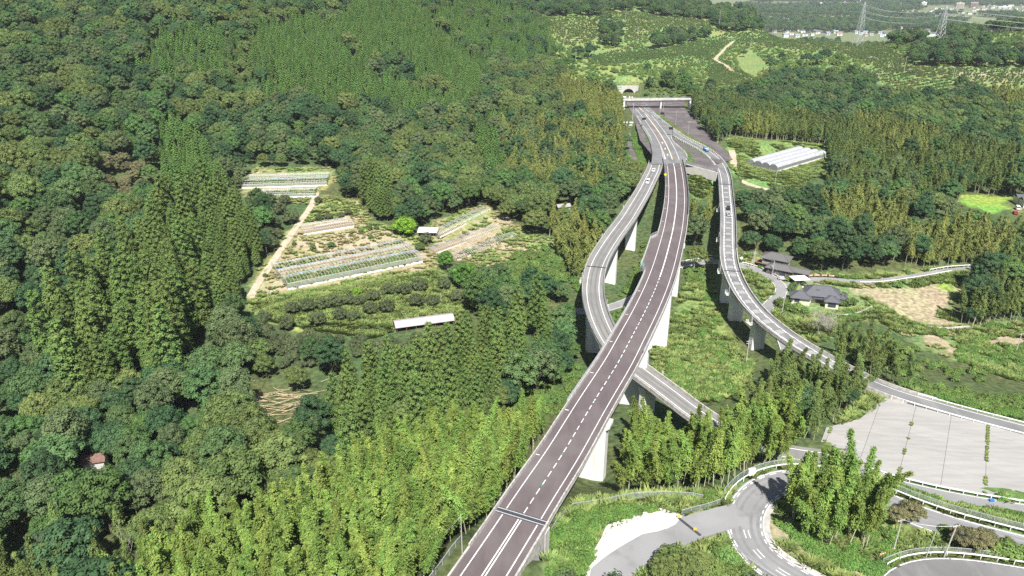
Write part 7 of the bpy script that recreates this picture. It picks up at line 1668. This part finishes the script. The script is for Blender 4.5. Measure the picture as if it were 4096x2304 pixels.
def slab(px,py,w,d,h,wi,label,ang=0.0,rows=None):
    x,y,_ = W(px,py,-80); T = empty('town_building',(x,y,-80),ang,label,'building'); MB().box(-w/2,w/2,-d/2,d/2,-1,h).build('wall',M_tw[wi],T)
    MB().box(-w/2-0.4,w/2+0.4,-d/2-0.4,d/2+0.4,h+0.01,h+0.8).build('roof',M_tr[3],T)
    MB().box(-w*0.12,w*0.1,-d*0.2,d*0.2,h+0.81,h+4).build('roof_house',M_tw[wi],T)
    for k in range(rows or max(1,int(h/3.6))):
        z = 1.4+k*3.5; MB().box(-w/2+1.5,w/2-1.5,-d/2-0.25,-d/2-0.05,z,z+1.6).build('window',M_glass,T)
for (x,y,w,h,wi,lab) in [(1440,62,40,24,4,'tan apartment block with rows of balconies on the plain'),(1548,60,34,24,3,'red-brown apartment block on the plain'),(1170,55,22,24,0,'white tower block on the plain'),(778,48,28,16,3,'dark red block on the plain'),(395,55,18,20,0,'white tower block with a sloping annex'),(590,55,44,9,1,'long cream hall on the plain'),
        (1140,170,80,10,0,'long white school building behind the saddle'),(1005,165,22,8,0,'small white school annex behind the saddle'),(1120,190,50,7,0,'white gymnasium in front of the school'),(420,190,110,9,0,'wide white factory hall behind the saddle'),(500,175,70,8,0,'pale factory shed beside the wide hall'),(340,180,60,9,0,'white warehouse at the hill foot'),(800,180,30,10,1,'cream hall with rounded roof at the hill foot'),
        (1780,65,60,9,0,'long pale warehouse near the ridge'),(1700,60,40,8,2,'grey warehouse near the ridge'),(250,90,90,6,2,'low grey depot across the plain'),(520,85,60,6,2,'low grey viaduct-like hall'),(1000,25,40,10,1,'cream block far out in the town'),(1250,22,60,8,0,'white factory far out in the town'),(700,20,50,9,2,'grey factory far out in the town'),(1600,20,60,10,0,'white works far out in the town'),(640,130,70,5,2,'flat grey roofed works in the fields')]:
    p = c4a(x,y); slab(p[0],p[1],w,14,h,wi,lab,rt.uniform(-0.15,0.15))
# woods of the plain
x,y = jgrid(16,-100,3200,1500,5200,rgs,0.5); z = Hm(x,y); px,py = proj(x,y,z); m = (px>2900)&(px<4300)&(py>-40)&(vnoise(x,y,61,420)*0.65+vnoise(x,y,62,120)*0.35>0.52); x,y,z = x[m],y[m],z[m]
stuff_gn('plain_woods','broadleaf',np.c_[x,y,z-1,rgs.uniform(1.0,2.0,len(x)),rgs.uniform(0,6.28,len(x)),np.zeros(len(x))],'scattered dark woods across the far plain','wood')
# glasshouses on the far hilltop, white sheets on the terraces
for (x,y,L_,wd,a_) in [(1420,28,60,16,-0.5),(1540,58,50,14,-0.35),(1800,88,46,12,-0.2)]:
    g = G(*c3a(x,y)); T = empty('glasshouse',(g[0]-L_/2,g[1],g[2]+0.5),a_*0.4,'pale glasshouse on the far hilltop','greenhouse','glasshouses on the far hilltop')
    MB().box(0,L_,0,wd,-1,2.6).build('wall',M_clear,T); 
    for k in range(3): mb,_ = gable_roof(MB(),0,L_,k*wd/3,(k+1)*wd/3,2.6,1.4,0.0); mb.build('roof',M_vinyl,T)
for (x,y,L_) in [(1100,240,13),(1085,256,15),(1050,268,14),(1040,16,16),(1300,52,20),(960,298,10)]:
    g = G(*c3a(x,y)); b = MB().box(-L_/2,L_/2,-1.2,1.2,-0.3,0.5).build('mulch_sheet',M_vinyl); b.location = (g[0],g[1],g[2]+0.2); tagit(b,'white sheet laid along a far hill terrace','sheet','white sheets on the far terraces')
for (x,y,L_) in [(230,378,16),(420,376,14),(520,392,8),(540,408,10),(800,430,9),(840,446,7),(1110,524,14),(330,362,18),(660,325,20),(500,336,22),(860,376,14)]:
    g = G(*c4a(x,y)); b = MB().box(-L_/2,L_/2,-1.0,1.0,-0.3,0.4).build('mulch_sheet',M_vinyl); b.location = (g[0],g[1],g[2]+0.2); b.rotation_euler = (0,0,rt.uniform(-0.1,0.1)); tagit(b,'white sheet laid between citrus rows','sheet','white sheets between the citrus rows')
# ------------------------------------------------------------------ haze
hzb = MB().box(-17500,17500,-4000,19500,-90,190).build('haze',None); hzb['kind'] = 'stuff'
hm = bpy.data.materials.new('haze_air'); hm.use_nodes = True; N = hm.node_tree.nodes; L = hm.node_tree.links; N.remove(N['Principled BSDF'])
pv = N.new('ShaderNodeVolumePrincipled'); pv.inputs['Color'].default_value = (0.80,0.88,1.0,1); pv.inputs['Density'].default_value = HAZE_DENSITY; pv.inputs['Anisotropy'].default_value = 0.0
L.new(pv.outputs[0],N['Material Output'].inputs['Volume']); hzb.data.materials.append(hm)
